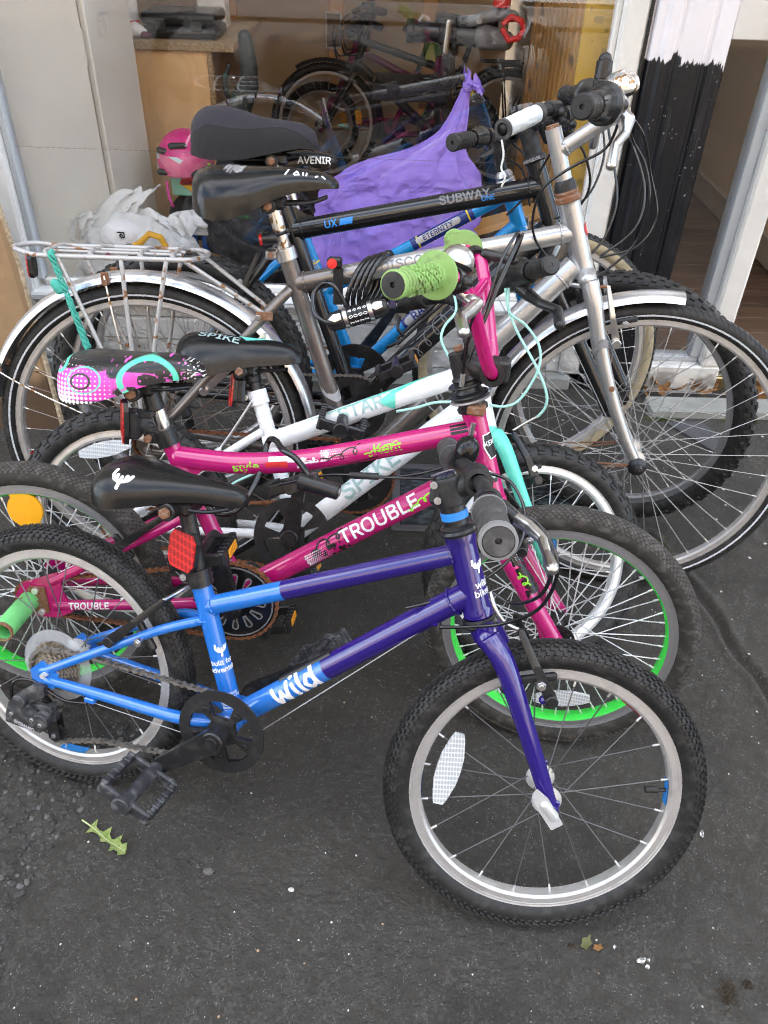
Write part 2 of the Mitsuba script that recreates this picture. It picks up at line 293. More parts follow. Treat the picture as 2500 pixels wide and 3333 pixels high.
def wheel(b, part, hub, steer, spin=0.0, *, R, w, rows=(), tyre='rubber', tread=None, bead=140, rim='rim_alloy', rim_in=None, rim_d=0.02, rim_w=0.012, track=None, n=36, cross=3,
          spoke='spoke', sr=0.0011, nip=True, hubm='alloy', hub_r=0.016, fl=0.024, fy=0.03, old=0.05, wall=None, stripe=False, seed=0):
    W_ = WH(hub) @ rot((0, 0, 1), spin); rg = np.random.default_rng(seed + 11)
    A = lambda nm, mesh, m, sm=35, **k: b.A(f'{part}__{nm}', apply(mesh, W_), m, steer, sm, **k)
    rc, a = R - w / 2, w / 2; al = np.radians(np.linspace(-bead, bead, 23))
    if wall:
        k = [i for i in range(23) if abs(math.degrees(al[i])) <= 66]
        A('tyre', lathe([(rc + a * math.cos(t), a * math.sin(t)) for t in al[k]], 96), tyre, True)
        for sg in (1, -1):
            A('sidewall', lathe([(rc + a * math.cos(t), sg * a * math.sin(t)) for t in np.radians(np.linspace(63, bead, 9))], 96), wall, True)
    else:
        A('tyre', lathe([(rc + a * math.cos(t), a * math.sin(t)) for t in al], 96), tyre, True)
    if rows: A('tread', spiral_blocks(R, w, rows), tread or tyre, False, kind='stuff')
    if stripe:
        for sg in (1, -1):
            A('reflective_stripe', lathe([(rc + (a + .0007) * math.cos(t), sg * (a + .0007) * math.sin(t)) for t in np.radians(np.linspace(96, 108, 4))], 96), 'print_silver_stripe', True)
    rb = rc + a * math.cos(R_(bead)) + 0.003; ri = rb - rim_d; ww = rim_w
    side = [(rb, ww), (rb, ww + .0012), (rb - .002, ww + .0012), (rb - .0025, ww), (rb - .006, ww), (rb - .0065, ww - .0006), (rb - .007, ww), (ri + .004, ww)]
    inner = [(ri + .004, ww), (ri, ww * .72), (ri - .001, 0), (ri, -ww * .72), (ri + .004, -ww)]
    if rim_in:
        for sg in (1, -1): A('rim', lathe([(r, sg * z) for r, z in side], 96), rim, 25)
        A('rim_bed', lathe(inner, 96), rim_in, 40)
    else:
        A('rim', lathe(side + inner[1:-1] + [(r, -z) for r, z in side[::-1]], 96), rim, 25)
    A('hub', lathe([(0, -old - .012), (.005, -old - .012), (.005, -old), (.009, -old), (.011, -fy - .006), (hub_r, -fy - .004), (fl, -fy - .002), (fl, -fy + .001), (hub_r * .8, -fy + .004), (hub_r * .7, 0), (hub_r * .8, fy - .004), (fl, fy - .001), (fl, fy + .002), (hub_r, fy + .004), (.011, fy + .006), (.009, old), (.005, old), (.005, old + .012), (0, old + .012)], 24), hubm, 30)
    # spokes: one each
    ps, pn = [], []
    for i in range(n):
        sg = 1 if i % 2 == 0 else -1; lead = 1 if (i // 2) % 2 == 0 else -1; tr_ = 2 * PI * (i + .5) / n
        th = tr_ + lead * (cross * 4 * PI / n * .92 if cross else 0); r_h = fl - .003
        p0 = vec((r_h * math.cos(th), r_h * math.sin(th), sg * (fy + lead * .0015))); p1 = vec(((ri + .001) * math.cos(tr_), (ri + .001) * math.sin(tr_), sg * .002))
        ps.append((p0, p1)); d = unit(p0 - p1); pn.append(tube([p1, p1 + d * .012], sr * 1.7, 6))
    L = np.mean([np.linalg.norm(p1 - p0) for p0, p1 in ps])
    base = mikit.ply(tube([(0, 0, 0), (0, 0, L)], sr, 5, False), 'm_' + spoke, smooth=True)
    G = (b.B @ b.S if steer else b.B) @ W_
    for p0, p1 in ps:
        scene[free(f'{b.key}__{part}__spoke')] = {**base, 'to_world': T((G @ frame(p0, p1)).tolist())}
    if nip: A('spoke_nipples', cat(pn), 'nipple', True, kind='stuff')
    return W_, ri, rb

mat('print_silver_stripe', prin((0.66, 0.68, 0.72), 0.3, metallic=0.2))

def saddle_mesh(st, n=28, pw=0.68):
    """stations (x, half width, top z, rim z)"""
    S = spline([(x, w, zt, zb) for x, w, zt, zb in st], 5) if True else None
    t = np.linspace(0, PI, n); loops = []
    for x, w, zt, zb in S:
        w = max(w, .001); top = np.stack([np.full(n, x), w * np.sign(np.cos(t)) * np.abs(np.cos(t)) ** .88, zb + (zt - zb) * np.sin(t).clip(0) ** pw], -1)
        bot = np.stack([np.full(5, x), np.linspace(-w * .92, w * .92, 5), np.full(5, zb + .006)], -1)
        loops.append(np.vstack([top, bot]))
    k = n + 5; V = np.vstack(loops); i, j = np.meshgrid(np.arange(len(loops) - 1), np.arange(k), indexing='ij')
    q = np.stack([i * k + j, i * k + (j + 1) % k, (i + 1) * k + (j + 1) % k, (i + 1) * k + j], -1).reshape(-1, 4)
    m = len(V); V = np.vstack([V, loops[0].mean(0), loops[-1].mean(0)]); jj = np.arange(k); e = (len(loops) - 1) * k
    return V, np.vstack([q[:, [0, 1, 2]], q[:, [0, 2, 3]], np.stack([np.full(k, m), jj, (jj + 1) % k], -1), np.stack([np.full(k, m + 1), e + (jj + 1) % k, e + jj], -1)])

def saddle_rails(b, x0, x1, z, post, zs, m='black_plastic'):
    """two rails and the clamp on the seat post"""
    for sg in (1, -1):
        b.A('saddle__rail', wire([(x0 - .02, sg * .04, zs), (x0 + .02, sg * .024, z), (x0 + .09, sg * .022, z), (x1 - .04, sg * .018, z + .003), (x1, sg * .012, zs)], .0035, 8), m)
    b.A('seat_clamp', cat([box(.05, .05, .026, .006, (post[0], 0, z + .002)), cyl((post[0] - .006, -.042, z - .002), (post[0] - .006, .042, z - .002), .015, 16)]), m)
    b.A('seat_clamp__bolt', cat([cyl((post[0] - .006, -.050, z - .002), (post[0] - .006, -.040, z - .002), .009, 6)]), 'rust')

def ring_poly(R, holes, teeth=0, tooth=.004, bore=0.012):
    if teeth:
        k = np.arange(teeth * 4); rr = R + tooth * np.array([-.6, .5, .5, -.6])[k % 4]; th = k * 2 * PI / len(k)
        P = Polygon(np.stack([rr * np.cos(th), rr * np.sin(th)], -1))
    else: P = Point(0, 0).buffer(R, 40)
    for h in holes: P = P.difference(h)
    return P.difference(Point(0, 0).buffer(bore))
def arm_mesh(p0, p1, w0=.016, w1=.011, t=.007):
    d = unit(vec(p1) - vec(p0)); s = vec((-d[2], 0, d[0])); pts = []
    for p, w in ((p0, w0), (p1, w1)):
        for k in range(12):
            a = k * PI / 6
            for y in (-t, t): pts.append(vec(p) + w * (math.cos(a) * d + math.sin(a) * s) * (1 if abs(y) < t else .92) + vec((0, y, 0)))
    return arr(trimesh.convex.convex_hull(np.array(pts)))
def pedal(b, at, sg, pitch=0, m='black_plastic', refl=True, part='pedal', L=.092, D=.086, cage=True):
    """platform pedal on the spindle end AT, reaching outwards (sg -1: right-hand side)"""
    fr = M4((math.cos(R_(pitch)), 0, math.sin(R_(pitch))), (0, sg, 0), unit(np.cross((math.cos(R_(pitch)), 0, math.sin(R_(pitch))), (0, sg, 0))), at)
    ms = [cyl((0, -.012, 0), (0, L, 0), .012, 12), cyl((0, L - .012, 0), (0, L + .007, 0), .016, 14)]
    for x in (-1, 1):
        ms.append(box(.010, L * .92, .024, .003, (x * D / 2, L * .5 + .002, 0)))
        for k in range(6): ms.append(box(.013, .006, .030, .0015, (x * D / 2, .010 + k * L * .16, 0)))
    for y in (.004, L - .006): ms.append(box(D, .009, .022, .003, (0, y, 0)))
    ms.append(box(.022, L * .9, .020, .004, (0, L / 2, 0)))
    b.A(part, apply(cat(ms), fr), m)
    if refl:
        for x in (-1, 1): b.A(part + '__reflector', apply(box(.003, .046, .015, .001, (x * (D / 2 + .0075), L * .5, 0)), fr), 'amber_reflector')
def crankset(b, bb, ang, length, ringR, holes, ring_m='black_plastic', teeth=36, guard=None, y=-.045, arm_m='black_plastic', pitch=0, tread=.075, pm='black_plastic', refl=True, arm_w=.016, lpitch=None):
    bb = vec(bb); F = M4((1, 0, 0), (0, 0, 1), (0, -1, 0), bb + vec((0, y, 0)))
    b.A('chainring', apply(prism(ring_poly(ringR, holes, teeth), .004, -.002), F), ring_m, smooth=20)
    if guard: b.A('chain_guard', apply(prism(ring_poly(guard, holes), .004, .004), F), ring_m, smooth=20)
    b.A('bottom_bracket', cyl(bb - vec((0, .036, 0)), bb + vec((0, .036, 0)), .021, 20), b.paint)
    for sg, a, nm in ((-1, ang, 'crank'), (1, ang + 180, 'crank_001')):
        d = vec((math.cos(R_(a)), 0, math.sin(R_(a)))); p0 = bb + vec((0, sg * tread, 0)); p1 = p0 + d * length + vec((0, sg * .010, 0))
        b.A('crank', cat([arm_mesh(p0, p1, arm_w + .004, arm_w * .75), cyl(bb + vec((0, sg * .03, 0)), p0 + vec((0, sg * .011, 0)), .019, 18)]), arm_m)
        b.A('crank__bolt', cyl(p0 + vec((0, sg * .009, 0)), p0 + vec((0, sg * .0135, 0)), .011, 14), arm_m)
        pedal(b, p1 + vec((0, sg * .014, 0)), sg, pitch if sg < 0 else (lpitch if lpitch is not None else pitch), pm, refl)
LINK = None
def chain_run(b, path, y, m, holder='chain', pitch=.0127, each=True, steer=False):
    """links along a closed path of (x, z)"""
    P = vec(path + path[:1]); seg = np.linalg.norm(np.diff(P, axis=0), axis=1); cum = np.r_[0, np.cumsum(seg)]; N = int(cum[-1] / pitch); s = np.arange(N) * cum[-1] / N
    X, Z = np.interp(s, cum, P[:, 0]), np.interp(s, cum, P[:, 1]); g = unary_union([Point(0, 0).buffer(.0037, 3), Point(pitch, 0).buffer(.0037, 3), sbox(0, -.0021, pitch, .0021)]).simplify(.0004)
    lk = [prism(g, .0072, -.0036), cat([prism(g, .0013, -.0050), prism(g, .0013, .0037)] + [lathe([(0, -.0052), (.0018, -.0052), (.0018, .0052), (0, .0052)], 5)])]; allm = []
    base = [mikit.ply(k, 'm_' + m) for k in lk]
    for i in range(N):
        j = (i + 1) % N; d = unit((X[j] - X[i], 0, Z[j] - Z[i])); F = M4(d, np.cross((0, -1, 0), d), (0, -1, 0), (X[i], y, Z[i]))
        if each: scene[free(f'{b.key}__{holder}__link')] = {**base[i % 2], 'to_world': T((b.B @ F).tolist())}
        else: allm.append(apply(lk[i % 2], F))
    if not each: b.A(holder, cat(allm), m, False, kind='stuff')
def arc(c, r, a0, a1, n): return [(c[0] + r * math.cos(R_(a)), c[1] + r * math.sin(R_(a))) for a in np.linspace(a0, a1, n)]
def grip(b, p0, p1, r, m, rings=14, flange=0.0, cap=None, steer=True, part='grip', depth=.0012, capm='black_matt'):
    """grip with ribs, from the inner end P0 to the outer end P1"""
    L = np.linalg.norm(vec(p1) - vec(p0)); pr = [(0, 0), (r * .9, 0)]
    if flange: pr = [(0, 0), (flange, 0), (flange + .001, .003), (flange, .006), (r * 1.05, .008)]
    z0 = .012
    for k in range(rings):
        z = z0 + (L - .022) * k / rings; dz = (L - .022) / rings; pr += [(r, z), (r, z + dz * .55), (r - depth, z + dz * .62), (r - depth, z + dz * .95)]
    pr += [(r, L - .010), (r * 1.06, L - .008), (r * 1.06, L - .002), (r * .93, L)]
    key = b.A(part, lathe_on(p0, p1, pr, 22), m, steer, 30)
    b.A(part + '__end_plug', lathe_on(p0, p1, [(r * .95, L - .001), (r * .90, L + .001), (r * .5, L + .0012), (r * .22, L + .001), (r * .2, L - .004), (0, L - .004)], 20), capm, steer)
def lever(b, pts, rs, m, clamp=None, part='brake_lever', cm='black_plastic', steer=True):
    b.A(part, chainhull([(p, r) for p, r in zip(pts, rs)]), m, steer, 40)
    if clamp is not None:
        p, q, r = clamp; b.A(part + '__clamp', cat([lathe_on(p, q, [(r - .003, 0), (r + .004, 0), (r + .005, .002), (r + .005, np.linalg.norm(vec(q) - vec(p)) - .002), (r + .004, np.linalg.norm(vec(q) - vec(p))), (r - .003, np.linalg.norm(vec(q) - vec(p)))], 18), blob([((vec(p) + vec(q)) / 2 + vec((.018, 0, -.004)), .011), (vec(pts[0]), .010)])]), cm, steer)
def weld(b, p, d, r, part='frame__weld', m=None, steer=False):
    """a ripple of weld bead round a tube"""
    a = np.arange(44) * 2 * PI / 44; rr = .0019 + .0008 * np.cos(a * 13)
    fr = frame(vec(p), vec(p) + vec(d)); ms = []
    pts = np.stack([(r + .001) * np.cos(a), (r + .001) * np.sin(a), 0 * a], -1)
    m_ = tube(np.vstack([pts, pts[:1]]), np.r_[rr, rr[:1]], 6, False); b.A(part, apply(m_, fr), m or b.paint, steer, True)
def vbrake(b, base, top, pad_r, m='alloy', steer=False, part='brake', padm='black_matt', w=1, inner=None):
    """one arm on each side: base boss, top, with the pad towards the rim"""
    for sg in (-1, 1):
        B0, T0 = vec((base[0], sg * base[1], base[2])), vec((top[0], sg * top[1], top[2])); mid = (B0 + T0) / 2 + vec((0, sg * .010, 0))
        k = b.A(part, cat([slab((B0, (.0065, .0045, .0065)), (mid, (.0045, .0038, .0045))), slab((mid, (.0045, .0038, .0045)), (T0, (.0032, .003, .0045))), cyl(B0 + vec((0, sg * -.012, 0)), B0 + vec((0, sg * .014, 0)), .0095, 14)]), m, steer, 40)
        kk = k.split('__')[1]
        P = vec((pad_r[0], sg * pad_r[1], pad_r[2])); dirv = unit((pad_r[3], 0, pad_r[4]))
        b.A(kk + '__pad', apply(box(.055, .012, .011, .003), M4(dirv, (0, 1, 0), np.cross(dirv, (0, 1, 0)), P)), padm, steer)
        b.A(kk + '__bolt', cat([cyl(P, P + vec((0, sg * .032, 0)), .0035, 8), cyl(P + vec((0, sg * .022, 0)), P + vec((0, sg * .030, 0)), .0075, 6)]), 'alloy', steer)
def spoke_reflector(b, part, W_, r, ang, L=.105, wd=.032, m='white_reflector', steer=False, z=.006):
    a = R_(ang); c = vec((r * math.cos(a), r * math.sin(a), z)); tx = vec((-math.sin(a), math.cos(a), 0)); ty = vec((math.cos(a), math.sin(a), 0))
    g = Polygon([(-L / 2, -wd * .18), (-L * .42, -wd * .28), (-L * .2, -wd * .46), (0, -wd / 2), (L * .2, -wd * .46), (L * .42, -wd * .28), (L / 2, -wd * .18), (L / 2, wd * .18), (L * .42, wd * .28), (L * .2, wd * .46), (0, wd / 2), (-L * .2, wd * .46), (-L * .42, wd * .28), (-L / 2, wd * .18)]).buffer(.002)
    fr = W_ @ M4(tx, ty, np.cross(tx, ty), c)
    b.A(f'{part}__reflector', apply(cat([prism(g, .006, -.003), torus(.006, .0012, 14, 5)]), fr), m, steer)
def bell(b, at, axis, r, m='chrome', part='bell', steer=True):
    p = vec(at); q = p + unit(axis)
    b.A(part, lathe_on(p, q, [(r * .98, 0), (r, .003), (r, .008), (r * .93, .016), (r * .72, .0235), (r * .4, .028), (r * .16, .0295), (r * .15, .031), (0, .0315)], 26), m, steer, 50)
    b.A(part + '__base', lathe_on(p - unit(axis) * .010, q, [(0, 0), (r * .6, 0), (r * .9, .004), (r * 1.0, .009), (r * 1.0, .0095), (0, .0095)], 22), 'black_plastic', steer)
def rear_light(b, at, nrm, w, h, m='red_reflector', part='reflector', steer=False, body='black_plastic', bevel=True):
    n = unit(nrm); x = unit(np.cross((0, 0, 1), n)); y = np.cross(n, x); g = Polygon([(-w / 2, -h * .3), (-w * .36, -h / 2), (w * .36, -h / 2), (w / 2, -h * .3), (w / 2, h * .3), (w * .36, h / 2), (-w * .36, h / 2), (-w / 2, h * .3)])
    fr = M4(x, y, n, at)
    b.A(part + '_bracket', apply(prism(g.buffer(.0018), .008, -.008), fr), body, steer); b.A(part, apply(prism(g, .003, 0), fr), m, steer)
def swap(m): return np.stack([m[0][:, 1], m[0][:, 0], m[0][:, 2]], -1), m[1][:, ::-1]
def stay_pair(b, part, p, q, r0, r1, m=None, mids=None):
    for sg in (-1, 1):
        pts = [vec((p[0], sg * p[1], p[2]))] + [vec((a, sg * w, z)) for a, w, z in (mids or [])] + [vec((q[0], sg * q[1], q[2]))]
        P = spline(pts, 5) if len(pts) > 2 else vec(pts); b.A(part, tube(P, np.linspace(r0, r1, len(P)), 12), m or b.paint, False, True)
def ft(b, part, p, q, r, m=None, n=18, **k): return b.A(part, tube([p, q], r, n), m or b.paint, smooth=40, **k)
def dropout(b, pts, y, m=None, t=.005):
    g = Polygon(pts).buffer(.004, 3)
    for sg in (-1, 1): b.A('frame__dropout', apply(prism(g, t, -t / 2), M4((1, 0, 0), (0, 0, 1), (0, -1, 0), (0, sg * y, 0))), m or b.paint, smooth=30)
def legs(b, top, hub, r0, r1, m, mids=None, crown=None, part='fork'):
    for sg in (-1, 1):
        pts = [vec((top[0], sg * top[1], top[2]))] + [vec((a, sg * w, z)) for a, w, z in (mids or [])] + [vec((hub[0], sg * hub[1], hub[2]))]
        P = spline(pts, 6) if len(pts) > 2 else spline([pts[0], (pts[0] + pts[1]) / 2, pts[1]], 4)
        b.A(part + '__leg', tube(P, np.linspace(r0, r1, len(P)), 16), m, True, True)
        e = pts[-1]; b.A(part + '__dropout', cat([box(.024, .006, .030, .002, e + vec((.002, sg * .001, -.004))), cyl(e + vec((0, sg * .002, 0)), e + vec((0, sg * .012, 0)), .009, 6)]), m if crown is None else m, True)
def axle_nut(b, hub, y, m='steel', steer=False):
    for sg in (-1, 1): b.A('axle_nut', cat([cyl(vec(hub) + vec((0, sg * y, 0)), vec(hub) + vec((0, sg * (y + .009), 0)), .0095, 6), cyl(vec(hub) + vec((0, sg * y, 0)), vec(hub) + vec((0, sg * (y + .016), 0)), .0045, 10)]), m, steer)
def arc_band(r, z, a0, a1, dr=.001, n=10):
    a = np.radians(np.linspace(a0, a1, n)); V = []
    for zz in (-z, z): V.append(np.stack([(r - dr) * np.cos(a), (r - dr) * np.sin(a), 0 * a + zz], -1))
    i = np.arange(n - 1); q = np.stack([i, i + 1, n + i + 1, n + i], -1)
    return np.vstack(V), np.vstack([q[:, [0, 1, 2]], q[:, [0, 2, 3]]])
ANT = lambda s: strokes([[(-.52 * s, .55 * s), (-.56 * s, .2 * s), (-.38 * s, -.1 * s), (-.1 * s, -.22 * s), (.18 * s, -.16 * s), (.45 * s, .0), (.58 * s, .3 * s)], [(-.28 * s, .22 * s), (-.25 * s, -.05 * s)], [(.02 * s, .12 * s), (.0, -.2 * s)], [(.3 * s, .25 * s), (.3 * s, -.05 * s)], [(0, -.2 * s), (-.08 * s, -.62 * s)]], .105 * s)
WILD = [[(0, .62), (.10, .05), (.32, .45), (.46, .05), (.62, .66)], [(.80, .5), (.84, .06)], [(.80, .76)], [(1.02, .95), (1.10, .06)], [(1.62, .50), (1.40, .56), (1.28, .32), (1.42, .08), (1.64, .24), (1.60, 1.0), (1.68, .06)]]
def scaled(lines, s): return [[(x * s, y * s) for x, y in l] for l in lines]
def script_word(n, w, h, seed):
    """a swirl of script lettering: loops along x"""
    rg = np.random.default_rng(seed); t = np.linspace(0, n * 2 * PI, n * 14)
    x = np.linspace(0, w, len(t)) + .35 * w / n * np.sin(t); y = h * (.5 + .5 * np.cos(t)) * (.55 + .45 * np.interp(t, np.linspace(0, n * 2 * PI, n + 1), rg.random(n + 1))) + .25 * x
    return list(zip(x, y))

# ---- 1: the blue and purple children's bicycle in front
def bike_blue():
    b = Bike('bicycle', (-.581, .879, -16.1, 18.9, .856, 14.5), .252, .035, "children's bicycle with bright blue rear and dark purple front frame, standing nearest the camera"); b.paint = 'blue'
    BB, sT = vec((.330, 0, .230)), vec((.252, 0, .470)); h0, h1 = vec((.659, 0, .645)), vec((.708, 0, .524))
    rows = []
    for k, a in enumerate((-62, -46, -30, -15, 0, 15, 30, 46, 62)):
        rows.append((a, 118, .5 * (k % 2), .0074, .0042 if abs(a) < 50 else .0056, .0032, 0))
    rows += [(sg * 76, 118, .25, .006, .006, .0018, 0) for sg in (-1, 1)]
    kw = dict(R=.2495, w=.043, bead=150, rows=rows, n=20, cross=1, spoke='spoke_black', sr=.0011, hubm='cast', fl=.023, hub_r=.014)
    Wr, ri, rb = wheel(b, 'rear_wheel', (0, 0, .252), False, 8, old=.058, **kw)
    Wf, ri, rb = wheel(b, 'front_wheel', b.hub, True, 5, **kw)
    spoke_reflector(b, 'front_wheel', Wf, .155, 168, .122, .034, steer=True, z=.012)
    for a0, a1 in ((-4, 9), (176, 188)): b.A('front_wheel__rim_sticker', apply(arc_band(ri, .0085, a0, a1, .0016), Wf), 'print_blue', True)
    b.A('front_wheel__valve', apply(cat([cyl((ri, 0, 0), (ri - .034, 0, 0), .003, 8), cyl((ri - .014, 0, 0), (ri - .034, 0, 0), .0052, 10)]), Wf @ rot((0, 0, 1), 3)), 'black_plastic', True)
    b.A('rear_wheel__rim_sticker', apply(arc_band(ri, .0085, -102, -86, .0016), Wr), 'print_blue')
    b.A('front_wheel__rim_label', apply(arc_band(ri, .0085, 46, 58, .0016), Wf), 'print_red', True)
    # frame: seat tube, two-coloured top and down tubes
    ft(b, 'frame__seat_tube', BB, sT, .0165)
    t0, tm, t1 = vec((.266, 0, .424)), vec((.399, 0, .487)), vec((.674, 0, .618)); d0, dm, d1 = BB, vec((.484, 0, .370)), vec((.690, 0, .556))
    ft(b, 'frame__top_tube', t0, tm, .0158, label='bright blue rear length of the top tube'); ft(b, 'frame__top_tube', tm, t1, .0158, 'purple', label='dark purple front length of the top tube')
    ft(b, 'frame__down_tube', d0, dm, .0195, label='bright blue lower length of the down tube'); ft(b, 'frame__down_tube', dm, d1, .0195, 'purple', label='dark purple upper length of the down tube')
    b.A('frame__head_tube', lathe_on(h1, h0, [(0, 0), (.0225, 0), (.0225, .012), (.0205, .016), (.0205, .112), (.0225, .117), (.0225, .13), (0, .13)], 24), 'purple')
    for p, q, r, m in ((t0 + vec((.014, 0, .007)), t1, .0158, 'blue'), (t1 - vec((.018, 0, .009)), t0, .0165, 'purple'), (d1 - vec((.022, 0, .02)), d0, .020, 'purple'), (t0 - vec((.003, 0, .022)), sT, .0168, 'blue')): weld(b, p, vec(q) - vec(p), r, m=m)
    stay_pair(b, 'frame__seat_stay', (.262, .006, .400), (-.012, .056, .250), .0085, .0080, mids=[(.20, .034, .378), (.119, .044, .330)])
    stay_pair(b, 'frame__chain_stay', (.312, .022, .228), (-.004, .056, .238), .0125, .0085, mids=[(.25, .042, .228), (.12, .050, .234)])
    dropout(b, [(-.028, .250), (-.010, .268), (.018, .250), (.012, .228), (-.012, .228), (-.022, .215)], .056)
    b.A('frame__cable_stop', box(.02, .012, .010, .002, (.085, -.055, .222)), 'blue'); b.A('frame__cable_stop', box(.014, .01, .012, .002, (.645, -.010, .500)), 'purple')
    b.A('frame__lettering', wrap(strokes(scaled(WILD, .052), .0037), d0, dm, .0195, .147, 24), 'print_white', label='white handwritten word wild')
    sx = lambda s, dz, h, bold=False, ph=32: b.A('frame__lettering', wrap(swap(text2d(s, h, bold)), BB, sT, .0165, dz, ph), 'print_white')
    b.A('frame__logo', wrap(swap(ANT(.017)), BB, sT, .0165, .130, 52), 'print_white', label='white antler mark')
    sx('built for', .108, .0082, True, 40); sx('adventure', .095, .0082, True, 44)
    for k, s in enumerate(('THIS CYCLE', 'CONFORMS TO', 'ISO 4210', 'YOUNG ADULT', 'ENGINEERED', 'WILD BIKES')): sx(s, .050 - .0062 * k, .0038, True, 28)
    b.A('frame__logo', wrap(swap(ANT(.017)), h1, h0, .0205, .080, 62), 'print_white'); b.A('frame__lettering', wrap(swap(text2d('wild', .0095, True)), h1, h0, .0205, .052, 62), 'print_white'); b.A('frame__lettering', wrap(swap(text2d('bikes', .0095, True)), h1, h0, .0205, .039, 62), 'print_white')
    # seat post and saddle
    b.A('seat_post', cat([tube([sT - vec((-.01, 0, .03)), (.218, 0, .600)], .0134, 18)]), 'black_plastic')
    b.A('seat_post__collar', cat([lathe_on(sT - vec((-.003, 0, .009)), sT + vec((-.0065, 0, .020)), [(.0135, 0), (.021, 0), (.021, .028), (.0135, .028)], 22), box(.02, .026, .022, .004, (.232, 0, .472))]), 'black_plastic'); b.A('seat_post__bolt', cyl((.230, -.018, .474), (.230, -.012, .474), .006, 10), 'dull_steel')
    rear_light(b, (.226, -.015, .520), (-.35, -1, .10), .058, .062, 'red_reflector')
    st = [(.074, .010, .612, .600), (.080, .045, .630, .594), (.098, .068, .645, .588), (.130, .072, .652, .588), (.170, .060, .648, .596), (.215, .038, .644, .606), (.265, .025, .643, .612), (.305, .019, .641, .612), (.322, .012, .634, .613), (.328, .002, .622, .616)]
    sm = saddle_mesh(st); b.A('saddle', sm, 'leather', smooth=60)
    b.A('saddle__logo', drape(ANT(.026), M4((1, 0, 0), (0, .6, .8), (0, -.8, .6), (.140, -.150, .705)), sm), 'print_white', label='white antler mark on the saddle')
    saddle_rails(b, .10, .30, .592, (.215, 0), .606)
    # fork, headset, stem and bars
    axd = unit(h0 - h1)
    b.A('headset', lathe_on(h1 - axd * .014, h1, [(.010, 0), (.025, .0), (.027, .004), (.024, .008), (.026, .011), (.022, .014)], 24), 'black_plastic', True)
    b.A('headset', lathe_on(h0, h0 + axd * .046, [(.022, 0), (.026, .001), (.027, .005), (.025, .009), (.0255, .012), (.021, .014), (.0185, .016), (.0185, .046), (0, .046)], 24), 'black_plastic', True)
    b.A('headset__spacer', lathe_on(h0 + axd * .024, h0 + axd * .036, [(.0185, 0), (.0198, .0005), (.0198, .0115), (.0185, .012)], 24), 'print_blue', True, label='bright blue spacer ring')
    s0, bc = h0 + axd * .062, vec((.672, 0, .727))
    b.A('stem', cat([lathe_on(h0 + axd * .044, h0 + axd * .088, [(0, 0), (.0195, 0), (.0205, .004), (.0205, .038), (.018, .043), (0, .044)], 22), chainhull([(s0 + vec((.004, 0, .004)), .017), (bc - vec((.006, 0, .003)), .0165)]), lathe_on(bc + vec((0, .022, 0)), bc - vec((0, .022, 0)), [(.014, 0), (.0205, .001), (.0205, .043), (.014, .044)], 22), box(.016, .032, .034, .004, s0 - vec((.019, 0, 0)))]), 'black_matt', True, 30)
    for dz in (-.011, .012): b.A('stem__bolt', cyl(s0 + axd * dz + vec((-.020, -.018, 0)), s0 + axd * dz + vec((-.020, -.0125, 0)), .0055, 12), 'dull_steel', True)
    b.A('stem__cap', lathe_on(h0 + axd * .088, h0 + axd * .093, [(0, 0), (.018, 0), (.016, .004), (0, .005)], 20), 'leather_shiny', True)
    b.A('stem__lettering', apply(text2d('wecco', .008, True), frame(h0 + axd * .0934, h0 + axd) @ rot((0, 0, 1), 205) @ tr(-.014, -.004, 0)), 'print_grey', True)
    P = [(.643, .270, .722), (.647, .16, .724), (.656, .10, .728), (.666, .05, .729), (.672, 0, .727), (.676, -.05, .729), (.675, -.10, .727), (.674, -.16, .721), (.674, -.265, .718)]
    b.A('handlebar', tube(spline(P, 5), .0112, 14), 'black_matt', True, True)
    grip(b, (.6745, -.150, .7215), (.674, -.268, .718), .0195, 'grip_grey', 22, .0215, depth=.0006, capm='grip_grey'); grip(b, (.6465, .150, .724), (.643, .272, .722), .0195, 'grip_grey', 22, .0215, depth=.0006)
    for p, q in (((.674, -.258, .7182), (.674, -.2695, .7179)), ((.6745, -.150, .7215), (.6744, -.157, .7213)), ((.6468, .150, .724), (.6466, .157, .7239))): b.A('grip__ring', lathe_on(p, q, [(.0185, 0), (.0222, .001), (.0222, np.linalg.norm(vec(p) - vec(q)) - .001), (.0185, np.linalg.norm(vec(p) - vec(q)))], 22), 'grip_rim', True)
    lever(b, [(.712, -.128, .712), (.728, -.146, .708), (.742, -.170, .700), (.744, -.200, .692), (.745, -.236, .686)], [.009, .0085, .007, .006, .0085], 'alloy', ((.676, -.112, .726), (.676, -.128, .725), .0135))
    lever(b, [(.690, .118, .716), (.708, .128, .708), (.718, .16, .700), (.716, .20, .694), (.708, .235, .694)], [.009, .0085, .007, .006, .0085], 'alloy', ((.654, .102, .728), (.650, .118, .727), .0135))
    b.A('shifter', cat([cyl((.676, -.136, .724), (.6755, -.150, .7225), .0195, 18), blob([((.690, -.14, .705), .012), ((.672, -.142, .700), .009)])]), 'black_plastic', True)
    bell(b, (.660, .105, .742), (.15, -.1, 1), .019, 'leather_shiny')
    legs(b, (.722, .030, .505), (.856, .054, .258), .0185, .0115, 'purple', [(.752, .046, .470), (.800, .053, .375)])
    b.A('fork__crown', cat([blob([((.722, -.030, .503), .0185), ((.722, .030, .503), .0185), ((.717, 0, .510), .020)]), cyl((.726, 0, .490), h1 - axd * .008, .020, 20)]), 'purple', True)
    for p, d in (((.815, -.050, .428), .014), ((.829, -.056, .325), -.010)): b.A('fork__boss', blob([(p, .007), ((p[0] + d, p[1], p[2]), .0055)]), 'purple', True)
